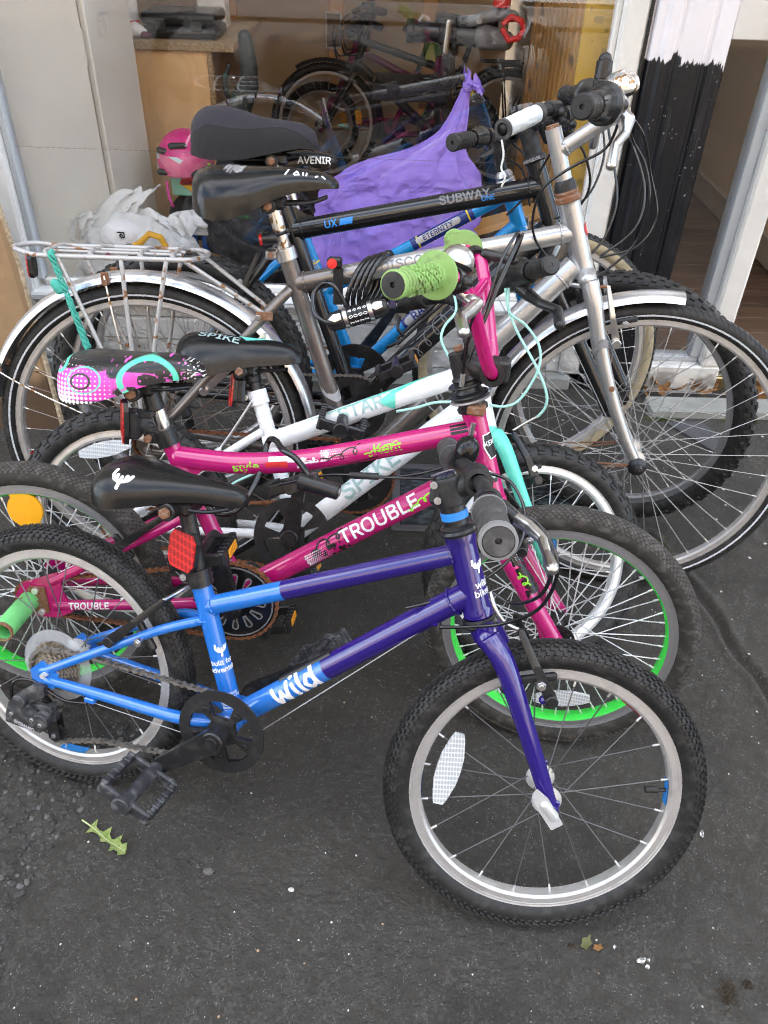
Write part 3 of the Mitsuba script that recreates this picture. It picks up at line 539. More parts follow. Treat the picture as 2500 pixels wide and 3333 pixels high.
    vbrake(b, (.824, .052, .432), (.768, .030, .520), (.806, .030, .452, .96, .26), 'black_plastic', True, 'front_brake')
    b.A('front_brake__noodle', tube(spline([(.716, -.022, .572), (.724, -.030, .552), (.742, -.034, .532), (.768, -.026, .520)], 5), .0032, 8), 'alloy', True, True)
    # quick release
    b.A('front_wheel__quick_release', cat([chainhull([((.858, -.072, .254), .009), ((.842, -.076, .272), .007)]), apply(prism(Polygon([(-.006, -.008), (.040, -.009), (.056, -.005), (.060, .003), (.040, .009), (-.006, .008)]).buffer(.002), .004, -.002), M4(unit((-.62, 0, .78)), unit((.78, 0, .62)), (0, -1, 0), (.862, -.074, .244)))]), 'cast', True)
    # chain set, cassette, derailleur
    holes = [affinity.rotate(Polygon([(.026, -.010), (.030, .012), (.052, .020), (.056, 0), (.050, -.018)]).buffer(.003), 72 * k + 20, origin=(0, 0)) for k in range(5)]
    crankset(b, BB, 218, .120, .066, holes, 'black_matt', 32, .0765, -.045, 'black_plastic', pitch=-22, arm_w=.0185, pm='pedal_plastic', refl=False, lpitch=38)
    for k in range(5): b.A('chain_guard__bolt', apply(cyl((.046 * math.cos(1.2566 * k + .95), .046 * math.sin(1.2566 * k + .95), .006), (.046 * math.cos(1.2566 * k + .95), .046 * math.sin(1.2566 * k + .95), .012), .0065, 10), M4((1, 0, 0), (0, 0, 1), (0, -1, 0), BB + vec((0, -.045, 0)))), 'black_plastic')
    for k in range(7):
        r, y = .047 - .0042 * k, -.031 - .0035 * k
        b.A('cassette__sprocket', apply(prism(ring_poly(r, [affinity.rotate(Polygon([(r * .55, -.004), (r * .55, .004), (r * .78, .005), (r * .78, -.005)]), 60 * j, origin=(0, 0)) for j in range(6)] if k < 4 else [], int(r * 560), .0026, .010), .0016), M4((1, 0, 0), (0, 0, 1), (0, -1, 0), (0, y, .252))), 'cassette', smooth=20)
    b.A('rear_wheel__spoke_guard', apply(prism(Point(0, 0).buffer(.068, 32).difference(Point(0, 0).buffer(.026)), .0012), M4((1, 0, 0), (0, 0, 1), (0, -1, 0), (0, -.027, .252))), 'm_clear_disc', smooth=20)
    j0, j1 = (.002, .178), (.012, .126)
    chain_run(b, arc((.330, .230), .067, 100, -96, 26) + [(.10, .137)] + arc(j1, .017, -80, -190, 6) + arc(j0, .017, 10, 60, 4) + arc((0, .252), .040, 200, 96, 12) + [(.06, .300)], -.046, 'chain')
    b.A('rear_derailleur', cat([slab(((-.008, -.062, .220), (.010, .007, .010)), ((-.036, -.068, .200), (.008, .008, .010))), cyl((-.038, -.060, .198), (-.038, -.086, .198), .013, 16), slab(((-.048, -.078, .186), (.008, .007, .010)), ((-.052, -.080, .160), (.012, .006, .008)), ((-.004, -.078, .158), (.010, .007, .010))), slab(((-.026, -.066, .186), (.014, .004, .004)), ((.008, -.064, .186), (.008, .004, .006))), cyl((.004, -.048, .168), (.004, -.086, .168), .016, 18), slab(((.004, -.058, .178), (.012, .006, .010)), ((.016, -.058, .190), (.005, .005, .004)))]), 'pedal_plastic', smooth=20)
    b.A('rear_derailleur__cage', cat([apply(prism(LineString([(-.002, .182), (.012, .126)]).buffer(.012), .0016), M4((1, 0, 0), (0, 0, 1), (0, -1, 0), (0, y, 0))) for y in (-.055, -.039)]), 'black_plastic')
    for j in (j0, j1): b.A('rear_derailleur__jockey_wheel', apply(prism(ring_poly(.0155, [], 11, .003, .003), .006, -.003), M4((1, 0, 0), (0, 0, 1), (0, -1, 0), (j[0], -.046, j[1]))), 'black_matt', smooth=20)
    for p in ((-.050, -.090, .172), (.006, -.088, .164), (.012, -.060, .126), (-.010, -.088, .170)): b.A('rear_derailleur__bolt', cyl((p[0], p[1] + .006, p[2]), p, .0045, 8), 'alloy')
    b.A('rear_derailleur__lettering', apply(text2d('SHIMANO', .0062, True), M4((.98, 0, -.2), (.2, 0, .98), (0, -1, 0), (-.044, -.0905, .160))), 'print_silver')
    vbrake(b, (.120, .046, .345), (.205, .034, .432), (.176, .031, .360, -.55, .83), 'black_plastic', False, 'rear_brake')
    b.A('rear_brake__noodle', tube(spline([(.205, -.034, .434), (.216, -.01, .440), (.232, .012, .452), (.25, .03, .47)], 5), .0032, 8), 'alloy', smooth=True)
    # cables
    for st_, pts in ((True, [(.718, -.112, .714), (.744, -.118, .700), (.764, -.124, .680), (.770, -.135, .655), (.768, -.118, .615), (.758, -.080, .585), (.742, -.045, .567), (.718, -.024, .572)]),
                     (True, [(.700, -.120, .716), (.742, -.10, .705), (.766, -.125, .682), (.778, -.13, .650), (.778, -.108, .605), (.765, -.085, .570), (.732, -.050, .535), (.690, -.030, .516), (.652, -.014, .503)]),
                     (True, [(.690, .118, .716), (.735, .10, .71), (.76, .06, .67), (.75, .03, .62), (.71, .02, .575), (.66, .018, .54), (.60, .012, .515)]),
                     (False, [(-.060, -.075, .190), (-.058, -.070, .225), (-.03, -.062, .232), (0, -.058, .218), (.035, -.056, .206), (.078, -.055, .213)])):
        b.A('cable', wire(pts, .0026, 8), 'black_paint', st_, True)
    b.A('cable', tube([(.09, -.053, .216), (.262, -.050, .206)], .0009, 5), 'spoke', smooth=True); b.A('cable', tube([(.645, -.010, .498), (.37, -.02, .212)], .0010, 5), 'spoke', smooth=True)
    b.A('pump', tube([(.41, .0, .322), (.49, .0, .396)], .009, 12), 'black_plastic')

# ---- 2: the magenta stunt bicycle
def bike_magenta():
    b = Bike('bicycle', (-.665, 1.064, -3.9, 15.5, .997, -8.3), .256, .03, 'magenta stunt bicycle with bright green rims, high handlebar and green grips'); b.paint = 'magenta'
    BB, sT = vec((.392, 0, .283)), vec((.262, 0, .580)); h0, h1 = vec((.801, 0, .668)), vec((.857, 0, .500))
    rows = []
    for k, a in enumerate((-60, -48, -36, -24, -12, 0, 12, 24, 36, 48, 60)): rows.append((a, 150, .5 * (k % 2), .0075, .0058, .0011, 28 if k % 2 else -28))
    kw = dict(R=.255, w=.047, rows=rows, tyre='rubber_dusty', tread='rubber_grey', rim='rim_grey', rim_in='rim_green', rim_w=.0165, rim_d=.021, n=48, cross=3, spoke='spoke_white', sr=.0013, hubm='black_matt', fl=.026, hub_r=.018)
    Wr, ri, rb = wheel(b, 'rear_wheel', (0, 0, .256), False, 0, old=.056, **kw); Wf, ri, rb = wheel(b, 'front_wheel', b.hub, True, 3, **kw)
    b.A('front_wheel__rotor', apply(cat([prism(ring_poly(.034, [Point(.027 * math.cos(t), .027 * math.sin(t)).buffer(.0022, 4) for t in np.arange(18) * PI / 9], 0, 0, .012), .003, .036)]), Wf), 'black_plastic', True)
    spoke_reflector(b, 'front_wheel', Wf, .150, -82, .105, .030, steer=True, z=.010)
    b.A('rear_wheel__reflector', apply(prism(unary_union([Point(0, 0).buffer(.034, 10), Point(-.034, .0).buffer(.012, 6), Point(.034, 0).buffer(.012, 6)]), .005), Wr @ M4((.45, -.89, 0), (.89, .45, 0), (0, 0, 1), (-.012, .165, .010))), 'yellow_reflector', label='orange yellow spoke reflector')
    b.A('front_wheel__valve', apply(cyl((ri, 0, 0), (ri - .028, 0, 0), .004, 8), Wf @ rot((0, 0, 1), 96)), 'print_blue', True)
    ft(b, 'frame__seat_tube', BB, sT, .0155)
    tt = spline([(.272, 0, .545), (.34, 0, .541), (.405, 0, .541), (.50, 0, .553), (.60, 0, .577), (.70, 0, .604), (.812, 0, .634)], 5)
    b.A('frame__top_tube', tube(tt, .0195, 18), 'magenta', smooth=True); d0, d1 = BB, vec((.838, 0, .575)); ft(b, 'frame__down_tube', d0, d1, .0205)
    b.A('frame__head_tube', lathe_on(h1, h0, [(0, 0), (.021, 0), (.021, .010), (.0195, .014), (.0195, .163), (.021, .167), (.021, .177), (0, .177)], 22), 'magenta')
    b.A('frame__gusset', apply(prism(Polygon([(.278, .556), (.33, .530), (.292, .500)]).buffer(.004), .010, -.005), M4((1, 0, 0), (0, 0, 1), (0, -1, 0), (0, 0, 0))), 'magenta')
    stay_pair(b, 'frame__seat_stay', (.322, .010, .455), (.045, .054, .296), .0105, .0090, mids=[(.25, .036, .412)])
    stay_pair(b, 'frame__chain_stay', (.372, .022, .278), (.045, .054, .246), .0115, .0100, mids=[(.30, .042, .268)])
    dropout(b, [(-.024, .262), (-.010, .286), (.055, .312), (.062, .272), (.078, .240), (.050, .226), (.015, .226), (-.012, .240)], .055, t=.006)
    for sg in (-1, 1): b.A('frame__dropout_plate', apply(prism(Polygon([(-.012, .25), (.005, .284), (.03, .284), (.034, .236), (.01, .232)]).buffer(.003), .004, -.002), M4((1, 0, 0), (0, 0, 1), (0, -1, 0), (0, sg * .061, 0))), 'rust')
    for p in ((.016, -.062, .280), (.024, -.062, .236)): b.A('frame__bolt', cyl(p, vec(p) - vec((0, .007, 0)), .0065, 10), 'nipple')
    for sg in (-1, 1): b.A('peg', lathe_on((0, sg * .060, .256), (.004, sg * .172, .252), [(.012, 0), (.019, .001), (.019, .112), (.0165, .112), (.0165, .02), (0, .02)], 26), 'peg_green', smooth=30)
    b.A('peg__rust', lathe_on((.0037, -.166, .2522), (.004, -.1725, .252), [(.0193, 0), (.0193, .006), (.0166, .0066), (.0162, 0)], 24), 'rust')
    tx = b.A('frame__lettering', wrap(text2d('TROUBLE', .026, True), d0, d1, .0205, .312, 22), 'print_white', label='white block letters TROUBLE')
    b.A('frame__lettering', wrap(strokes([[(x, y * .75) for x, y in script_word(5, .075, .014, 3)]], .0013), d0, d1, .0205, .405, 6), 'print_lime', label='lime green script Maker')
    b.A('frame__lettering', wrap(text2d('Kent', .017, True), (.60, 0, .577), (.70, 0, .604), .0185, .062, 8), 'print_lime'); b.A('frame__flourish', wrap(strokes([script_word(3, .06, .010, 5)], .0012), (.60, 0, .577), (.70, 0, .604), .0185, .05, 6), 'print_lime')
    b.A('frame__lettering', wrap(text2d('style', .016, True), (.405, 0, .541), (.50, 0, .553), .0185, .004, -8), 'print_lime'); b.A('frame__lettering', wrap(text2d('TROUBLE', .0125, True), (.045, -.054, .246), (.30, -.042, .268), .0112, .070, 14), 'print_white')
    b.A('frame__sticker', wrap(prism(sbox(0, 0, .052, .012), .0004), (.405, 0, .541), (.50, 0, .553), .0185, .072, 30), 'print_white'); b.A('frame__sticker', wrap(prism(sbox(0, 0, .040, .012), .0005), (.405, 0, .541), (.50, 0, .553), .0186, .060, 0), 'print_red'); b.A('frame__sticker', wrap(prism(sbox(0, 0, .03, .018), .0004), (.70, 0, .604), (.812, 0, .634), .0185, .085, 40), 'print_black')
    rg = np.random.default_rng(4)
    def splash(n, lx, ly, r0, r1, bias=0): return unary_union([Point(lx * abs(rg.normal()) * .45 if bias else lx * rg.random(), ly * (rg.random() - .5)).buffer(r0 + (r1 - r0) * rg.random() ** 3, 4) for _ in range(n)])
    b.A('frame__splash', wrap(prism(unary_union([splash(34, .05, .024, .0016, .0060, 1), Point(.012, -.003).buffer(.009), Point(.024, -.004).buffer(.008)]), .0004), (.50, 0, .553), (.60, 0, .577), .0185, .030, -6), 'print_white', label='white paint splash print')
    dots = unary_union([Point(.004 * i + .002 * (j % 2), .0042 * j).buffer(.0016 * (1 - i / 16), 4) for i in range(14) for j in range(6)])
    b.A('frame__halftone', wrap(prism(dots, .0004), (.50, 0, .553), (.60, 0, .577), .0185, .072, 18), 'print_white')
    b.A('frame__flourish', wrap(strokes([[(x, y) for x, y in script_word(4, .10, .018, 9)], [(0, .002), (.03, -.004), (.06, .0), (.10, .004)]], .0012), (.50, 0, .553), (.60, 0, .577), .0186, .095, 14), 'print_black', label='black curling flourish print')
    b.A('frame__flourish', wrap(prism(unary_union([splash(30, .07, .026, .001, .0045), LineString(script_word(3, .07, .022, 12)).buffer(.0016)]), .0004), d0, d1, .0205, .205, 10), 'print_black'); b.A('frame__halftone', wrap(prism(dots, .0004), d0, d1, .0207, .18, -10), 'print_white')
    # seat
    b.A('seat_post', cat([tube([sT, (.236, 0, .672)], .0132, 18)]), 'chrome', smooth=True); b.A('seat_post__sleeve', cyl((.246, 0, .628), (.228, 0, .690), .0165, 18, .0150), 'black_plastic')
    b.A('seat_post__collar', cat([lathe_on(sT + vec((.006, 0, -.014)), sT + vec((-.007, 0, .016)), [(.0155, 0), (.0205, 0), (.0205, .030), (.0155, .030)], 20), box(.028, .030, .022, .004, sT + vec((-.024, 0, 0)))]), 'black_plastic'); b.A('seat_post__bolt', cyl(sT + vec((-.028, -.024, 0)), sT + vec((-.028, -.014, 0)), .007, 10), 'rust')
    st = [(.086, .008, .690, .675), (.092, .045, .708, .662), (.112, .072, .722, .652), (.150, .080, .728, .652), (.195, .068, .727, .664), (.240, .048, .729, .680), (.285, .034, .730, .690), (.320, .024, .722, .694), (.334, .012, .708, .694), (.338, .002, .698, .694)]
    sm = saddle_mesh(st); Bi = np.linalg.inv(b.B).tolist()
    def seat_print(p, n, uv):
        x = Bi[0][0] * p.x + Bi[0][1] * p.y + Bi[0][2] * p.z + Bi[0][3]; z = Bi[2][0] * p.x + Bi[2][1] * p.y + Bi[2][2] * p.z + Bi[2][3]
        u, v = (x - .086) / .25, (z - .652) / .078
        w = .10 * (noise(u * 9, v * 5, 3) - .5)
        pink = sstep(.02, -.02, v - (.78 - .45 * dr.abs(u - .30) + w * 2)) * sstep(.02, -.02, u - .80 - w) * sstep(-.02, .03, v - .08)
        blk = sstep(.66, .69, noise(u * 11 + 5, v * 4, 9)) * sstep(.3, .4, u)
        c = mix((.010, .010, .011), (.62, .055, .42), pink * (1 - blk))
        gx, gy = u * 34, v * 11; fx, fy = gx - dr.floor(gx) - .5, gy - dr.floor(gy) - .5; rad = .56 - 1.3 * dr.sqrt(dr.square(u - .12) + dr.square((v - .10) * .5))
        c = mix(c, (.80, .80, .76), sstep(.03, -.03, dr.sqrt(fx * fx + fy * fy) - rad) * sstep(.5, .42, u))
        for cu, cv, rr, tk in ((.66, .52, .42, .045), (.26, .50, .26, .012), (.24, .48, .15, .02), (.05, .75, .14, .03)):
            d = dr.sqrt(dr.square((u - cu) * 2.4) + dr.square((v - cv) * 1.0))
            c = mix(c, (.10, .62, .42) if tk != .02 else (.01, .01, .01), sstep(.012, -.012, dr.abs(d - rr) - tk) * sstep(-.5, -.3, v - cv + .2))
        c = mix(c, (.62, .10, .45), sstep(.80, .84, noise(u * 46, v * 16, 2)) * sstep(.35, .5, u) * .9)
        return mix(c, (.75, .74, .72), sstep(.70, .74, noise(u * 90, v * 40, 5)) * sstep(.86, .95, u))
    mat('seat_print', prin(mikit.proc(seat_print), 0.33, clearcoat=.3)); b.A('saddle', sm, 'seat_print', smooth=60, label='black saddle printed with pink, white dots and mint swirls')
    saddle_rails(b, .12, .31, .668, (.225, 0), .676)
    rear_light(b, (.196, -.030, .612), (-.9, -.45, .05), .034, .072, 'red_reflector', body='black_plastic'); b.A('reflector_bracket', cat([box(.050, .022, .012, .002, (.222, -.020, .626)), box(.03, .02, .05, .004, (.212, -.03, .608))]), 'black_plastic')
    # steering: gyro rings, quill stem, tall bars
    ax = unit(h0 - h1)
    b.A('headset', lathe_on(h1 - ax * .012, h1, [(.012, 0), (.024, 0), (.025, .006), (.020, .012)], 22), 'black_plastic', True)
    b.A('gyro', lathe_on(h0, h0 + ax * .070, [(.019, 0), (.026, .0), (.027, .006), (.023, .010), (.023, .030), (.025, .034), (.021, .040), (.021, .052), (.024, .056), (.017, .066), (.0, .07)], 26), 'black_plastic', True)
    for z, r, m in ((.018, .036, 'dull_steel'), (.026, .034, 'black_plastic'), (.044, .033, 'black_plastic')): b.A('gyro__ring', lathe_on(h0 + ax * z, h0 + ax * (z + .004), [(.020, 0), (r - .002, 0), (r, .002), (r - .002, .004), (.020, .004)], 28), m, True)
    b.A('gyro__bracket', box(.03, .03, .016, .003, h0 + ax * .008 + vec((.01, -.02, 0))), 'rust', True)
    st0, cl = h0 + ax * .082, vec((.829, 0, .738))
    b.A('stem', cat([lathe_on(h0 + ax * .060, h0 + ax * .104, [(0, 0), (.019, 0), (.0205, .004), (.0195, .042), (0, .044)], 20), chainhull([(st0 + vec((.004, 0, 0)), .019), (cl - vec((.012, 0, .006)), .018), (cl, .020)]), lathe_on(cl + vec((0, .026, 0)), cl - vec((0, .026, 0)), [(.011, 0), (.021, .001), (.021, .051), (.011, .052)], 20), box(.022, .044, .036, .004, cl + vec((.016, 0, .004)))]), 'black_matt', True, 30)
    b.A('stem__bolt', cyl(h0 + ax * .104, h0 + ax * .113, .008, 6), 'rust', True)
    half = [(.708, .275, .912), (.746, .160, .908), (.764, .140, .906), (.778, .126, .898), (.786, .112, .880), (.796, .092, .850), (.810, .062, .797), (.821, .038, .757), (.827, .022, .741), (.829, .008, .738)]
    b.A('handlebar', tube(spline(half + [(x, -y, z) for x, y, z in half[::-1]], 5), .0112, 16), 'magenta', True, True); b.A('handlebar__crossbar', tube([(.791, .100, .866), (.791, -.100, .866)], .0085, 12), 'magenta', True)
    for sg in (-1, 1):
        grip(b, (.744, sg * .152, .9085), (.708, sg * .283, .912), .0185, 'grip_green', 12, .034, depth=.0022, capm='black_matt'); gr = frame((.744, sg * .152, .9085), (.708, sg * .283, .912)); dm = []
        for k in range(6):
            for j in range(8):
                a = (j + .5 * (k % 2)) * PI / 4; s_ = apply(prism(Polygon([(-.0075, 0), (0, .0062), (.0075, 0), (0, -.0062)]).difference(Polygon([(-.004, 0), (0, .003), (.004, 0), (0, -.003)])), .0026), np.eye(4)); v = s_[0]
                aa = a + v[:, 1] / .0185; rr = .0185 + v[:, 2] - .0004; dm.append((np.stack([rr * np.cos(aa), rr * np.sin(aa), .030 + k * .0125 + v[:, 0]], -1), s_[1]))
        b.A('grip__relief', apply(cat(dm), gr), 'grip_green', True, 25, kind='stuff')
    lever(b, [(.770, -.120, .886), (.786, -.118, .876), (.803, -.124, .868), (.796, -.145, .862), (.786, -.175, .855), (.797, -.215, .845)], [.009, .009, .010, .011, .009, .0095], 'alloy', ((.770, -.122, .900), (.764, -.138, .905), .0125))
    lever(b, [(.785, .125, .908), (.812, .120, .905), (.834, .115, .902), (.836, .16, .895)], [.010, .009, .008, .006], 'black_plastic', ((.770, .122, .900), (.764, .138, .905), .0125))
    bell(b, (.766, -.108, .918), (.2, .35, .9), .025, 'alloy')
    legs(b, (.855, .034, .500), (.997, .058, .262), .0170, .0155, 'magenta', [(.868, .050, .468), (.905, .056, .40)])
    b.A('fork__crown', cat([blob([((.856, -.034, .497), .0165), ((.856, .034, .497), .0165), ((.857, 0, .502), .018)])]), 'magenta', True)
    for sg in (-1, 1): b.A('fork__fin', apply(prism(Polygon([(.935, .355), (.972, .318), (1.012, .262), (1.0, .245), (.975, .262)]).buffer(.004), .006, -.003), M4((1, 0, 0), (0, 0, 1), (0, -1, 0), (0, sg * .060, 0))), 'magenta', True)
    fp, fq = vec((.868, -.050, .468)), vec((.985, -.058, .285))
    b.A('fork__print', wrap(prism(unary_union([LineString(script_word(5, .11, .034, 21)).buffer(.0034), LineString(script_word(4, .10, .030, 25)).buffer(.003), splash(26, .11, .044, .0015, .006)]), .0004), fp, fq, .0172, .078, 15), 'print_black', True); b.A('fork__halftone', wrap(prism(affinity.scale(dots, .9, 1.3), .0004), fp, fq, .0178, .040, 25), 'print_white', True); b.A('fork__lettering', wrap(strokes([script_word(2, .03, .014, 8)], .0012), fp, fq, .0178, .095, 15), 'print_lime', True)
    b.A('frame__head_badge', wrap(swap(prism(Polygon([(-.014, .022), (.014, .022), (.017, .0), (.010, -.024), (-.010, -.024), (-.017, 0)]), .0004)), h1, h0, .0195, .112, 58), 'print_white'); b.A('frame__head_badge', wrap(swap(prism(Polygon([(-.012, .020), (.012, .020), (.015, .0), (.008, -.022), (-.008, -.022), (-.015, 0)]), .0005)), h1, h0, .0197, .112, 58), 'print_black'); b.A('frame__head_badge', wrap(swap(text2d('KENT', .0085, True)), h1, h0, .0202, .118, 58), 'print_white')
    axle_nut(b, b.hub, .060, steer=True)
    vbrake(b, (.915, .050, .440), (.868, .030, .512), (.925, .030, .462, .9, .4), 'black_plastic', True, 'front_brake'); vbrake(b, (.160, .048, .366), (.268, .036, .446), (.18, .033, .372, -.6, .8), 'black_plastic', False, 'rear_brake')
    # drive
    tear = unary_union([Point(.052, 0).buffer(.0055), Polygon([(.034, -.0022), (.034, .0022), (.0525, .0055), (.0525, -.0055)])]); holes = [affinity.rotate(tear, 30 * k, origin=(0, 0)) for k in range(12)]
    crankset(b, BB, 100, .150, .078, holes, 'black_paint', 40, None, -.046, 'black_plastic', pitch=10)
    CF = M4((1, 0, 0), (0, 0, 1), (0, -1, 0), BB + vec((0, -.049, 0)))
    b.A('chainring__trim', apply(prism(unary_union([h.exterior.buffer(.0013) for h in holes] + [Point(0, 0).buffer(.071, 32).exterior.buffer(.0013)]), .0016), CF), 'dull_steel')
    b.A('rear_sprocket', apply(prism(ring_poly(.032, [], 16, .003, .012), .003), M4((1, 0, 0), (0, 0, 1), (0, -1, 0), (0, -.047, .256))), 'rust')
    chain_run(b, arc((BB[0], BB[2]), .079, 96, -92, 26) + arc((0, .256), .033, -92, -266, 10), -.046, 'rust_chain')
    for st_, pts in ((True, [(.832, .100, .906), (.842, .060, .954), (.822, .020, .915), (.806, 0, .845), (.786, -.025, .795), (.776, -.020, .757)]), (True, [(.830, .108, .904), (.846, .070, .945), (.832, .03, .905), (.812, .004, .840), (.794, -.012, .78), (.785, -.014, .745)]),
                     (True, [(.806, -.122, .868), (.792, -.085, .825), (.782, -.032, .757), (.780, -.022, .713)]), (True, [(.835, .104, .904), (.848, .075, .950), (.835, .035, .92), (.815, .01, .86), (.80, -.01, .80)]),
                     (False, [(.806, -.022, .625), (.805, -.03, .602), (.76, -.045, .560), (.70, -.048, .553), (.645, -.048, .551), (.595, -.045, .550), (.547, -.036, .541), (.47, -.028, .515)]), (False, [(.595, -.040, .548), (.68, -.030, .548), (.76, -.022, .57), (.80, -.018, .61)])):
        b.A('cable', wire(pts, .0026, 8), 'black_paint', st_, True)
    b.A('cable__splitter', tube([(.598, -.046, .550), (.648, -.048, .552)], .0062, 12), 'black_matt'); b.A('cable__adjuster', cat([cyl((.803, -.022, .626), (.806, -.022, .652), .005, 10), cyl((.780, -.022, .712), (.781, -.022, .735), .005, 10)]), 'steel', True)
    return b

# ---- 3: the white bicycle with mint fork
def bike_white():
    b = Bike('bicycle', (-.580, 1.251, -5.4, 27.3, .899, 19.5), .252, .035, "white children's bicycle with mint green fork and black saddle, third from the camera"); b.paint = 'white_paint'
    BB, sT = vec((.383, 0, .268)), vec((.283, 0, .552)); h0, h1 = vec((.728, 0, .652)), vec((.771, 0, .515))
    rows = [(sg * a, N, ph, lt, lc, .0034, 0) for sg in (-1, 1) for a, N, ph, lt, lc in ((58, 46, 0, .017, .011), (34, 46, .5, .015, .009))] + [(10, 46, 0, .014, .007, .0034, 0), (-10, 46, .5, .014, .007, .0034, 0)] + [(sg * 76, 46, 0, .016, .008, .002, 0) for sg in (-1, 1)]
    kw = dict(R=.249, w=.052, rows=rows, tyre='rubber', rim='rim_alloy', n=28, cross=2, spoke='spoke', sr=.0013, fl=.022)
    Wr, ri, rb = wheel(b, 'rear_wheel', (0, 0, .252), False, 4, old=.058, **kw); Wf, ri, rb = wheel(b, 'front_wheel', b.hub, True, 0, **{**kw, 'rim': 'rim_white'})
    spoke_reflector(b, 'rear_wheel', Wr, .165, 102, .115, .030, z=.010)
    b.A('front_wheel__rim_sticker', apply(arc_band(ri, .009, -150, -118, .0012), Wf), 'print_yellow', True)
    ft(b, 'frame__seat_tube', BB, sT, .0160); t0, t1 = vec((.304, 0, .452)), vec((.735, 0, .640)); d0, d1 = BB, vec((.750, 0, .592)); ft(b, 'frame__top_tube', t0, t1, .0205); ft(b, 'frame__down_tube', d0, d1, .0215)
    b.A('frame__head_tube', lathe_on(h1, h0, [(0, 0), (.0205, 0), (.0205, .143), (0, .143)], 22), 'white_paint')
    stay_pair(b, 'frame__seat_stay', (.298, .012, .478), (0, .056, .256), .0085, .0080, mids=[(.197, .036, .405), (.10, .050, .33)]); stay_pair(b, 'frame__chain_stay', (.366, .022, .264), (0, .056, .252), .0115, .0085, mids=[(.26, .045, .262)]); dropout(b, [(-.015, .25), (0, .268), (.02, .262), (.018, .24), (-.005, .238)], .056)
    L = np.linalg.norm(t1 - t0)
    b.A('frame__lettering', wrap(text2d('STAR', .028, True), t0, t1, .0205, L * .47, 20), 'mint_dull', label='pale mint letters STAR'); pass
    b.A('frame__chevron', wrap(prism(Polygon([(0, 0), (.085, .030), (.14, .032), (.04, .004), (.028, -.030)]), .0004), t0, t1, .0205, L * .70, 20), 'mint')
    b.A('frame__stripe', wrap(prism(Polygon([(0, 0), (.20, .004), (.20, .010)]), .0004), t0, t1, .0205, L * .42, 62), 'mint')
    b.A('frame__lettering', wrap(text2d('SPIKE', .036, True), d0, d1, .0215, .205, 20), 'mint_dull', label='pale mint letters SPIKE'); pass
    b.A('seat_post', tube([sT, (.266, 0, .600)], .0130, 16), 'black_plastic'); b.A('seat_post__sleeve', cyl((.274, 0, .578), (.263, 0, .612), .0165, 16), 'black_matt')
    b.A('seat_post__collar', cat([lathe_on(sT + vec((.006, 0, -.018)), sT + vec((-.004, 0, .010)), [(.016, 0), (.0205, 0), (.0205, .030), (.016, .030)], 18)]), 'white_paint'); b.A('seat_post__bolt', cat([cyl(sT + vec((-.024, -.018, -.006)), sT + vec((-.024, .018, -.006)), .007, 10)]), 'alloy')
    st = [(.112, .010, .640, .622), (.118, .048, .658, .602), (.138, .074, .672, .584), (.172, .080, .676, .582), (.215, .066, .673, .592), (.262, .044, .670, .608), (.310, .033, .668, .616), (.350, .025, .661, .622), (.370, .012, .648, .626), (.375, .002, .638, .628)]
    sm = saddle_mesh(st); b.A('saddle', sm, 'leather', smooth=60); pl = M4((1, 0, 0), (0, .92, .38), (0, -.38, .92), (.235, .012, .74))
    b.A('saddle__lettering', drape(text2d('SPIKE', .021, True), M4((1, 0, 0), (0, .8, .6), (0, -.6, .8), (.205, -.10, .755)), sm), 'print_mint_grey'); b.A('saddle__flash', drape(prism(Polygon([(0, 0), (.09, .018), (.12, .012), (.135, .0), (.08, .004), (.02, -.018)]), .0004), M4((1, 0, 0), (0, .8, .6), (0, -.6, .8), (.306, -.080, .765)), sm), 'mint')
    saddle_rails(b, .14, .34, .602, (.258, 0), .612); rear_light(b, (.232, -.020, .560), (-.9, -.45, .05), .030, .066, 'red_reflector'); b.A('reflector_bracket', box(.03, .02, .05, .004, (.246, -.02, .560)), 'black_plastic')
    ax = unit(h0 - h1); b.A('headset', lathe_on(h0, h0 + ax * .02, [(.0205, 0), (.024, .001), (.022, .012), (.016, .02), (0, .02)], 20), 'black_plastic', True); b.A('headset', lathe_on(h1 - ax * .012, h1, [(.014, 0), (.024, 0), (.024, .008), (.0205, .012)], 20), 'black_plastic', True)
    bc = vec((.716, 0, .775)); b.A('stem', cat([tube([h0, (.700, 0, .752)], .0125, 16), chainhull([((.702, 0, .752), .015), (bc, .017)])]), 'black_matt', True)
    P = [(.640, .270, .806), (.685, .120, .800), (.702, .06, .785), (.716, 0, .776), (.738, -.06, .788), (.758, -.13, .812), (.762, -.262, .803)]
    b.A('handlebar', tube(spline(P, 5), .0112, 14), 'black_matt', True, True); grip(b, (.7605, -.178, .8085), (.762, -.262, .803), .0165, 'black_matt', 12, .0, depth=.001); grip(b, (.668, .170, .803), (.640, .268, .806), .0175, 'black_matt', 14, .0, depth=.001)
    b.A('shifter', lathe_on((.759, -.125, .812), (.7605, -.180, .8085), [(.012, 0), (.026, .002), (.030, .008), (.029, .022), (.024, .034), (.022, .050), (.017, .056)], 24), 'black_plastic', True)
    lever(b, [(.756, -.135, .790), (.772, -.150, .772), (.782, -.185, .752), (.804, -.215, .737), (.798, -.240, .708)], [.013, .012, .009, .009, .0105], 'black_plastic', ((.756, -.108, .808), (.758, -.125, .812), .0135))
    legs(b, (.776, .030, .512), (.899, .056, .258), .0175, .0120, 'mint', [(.792, .052, .480), (.835, .058, .385)]); b.A('fork__crown', blob([((.774, -.030, .509), .0175), ((.774, .030, .509), .0175), ((.770, 0, .517), .018)]), 'mint', True)
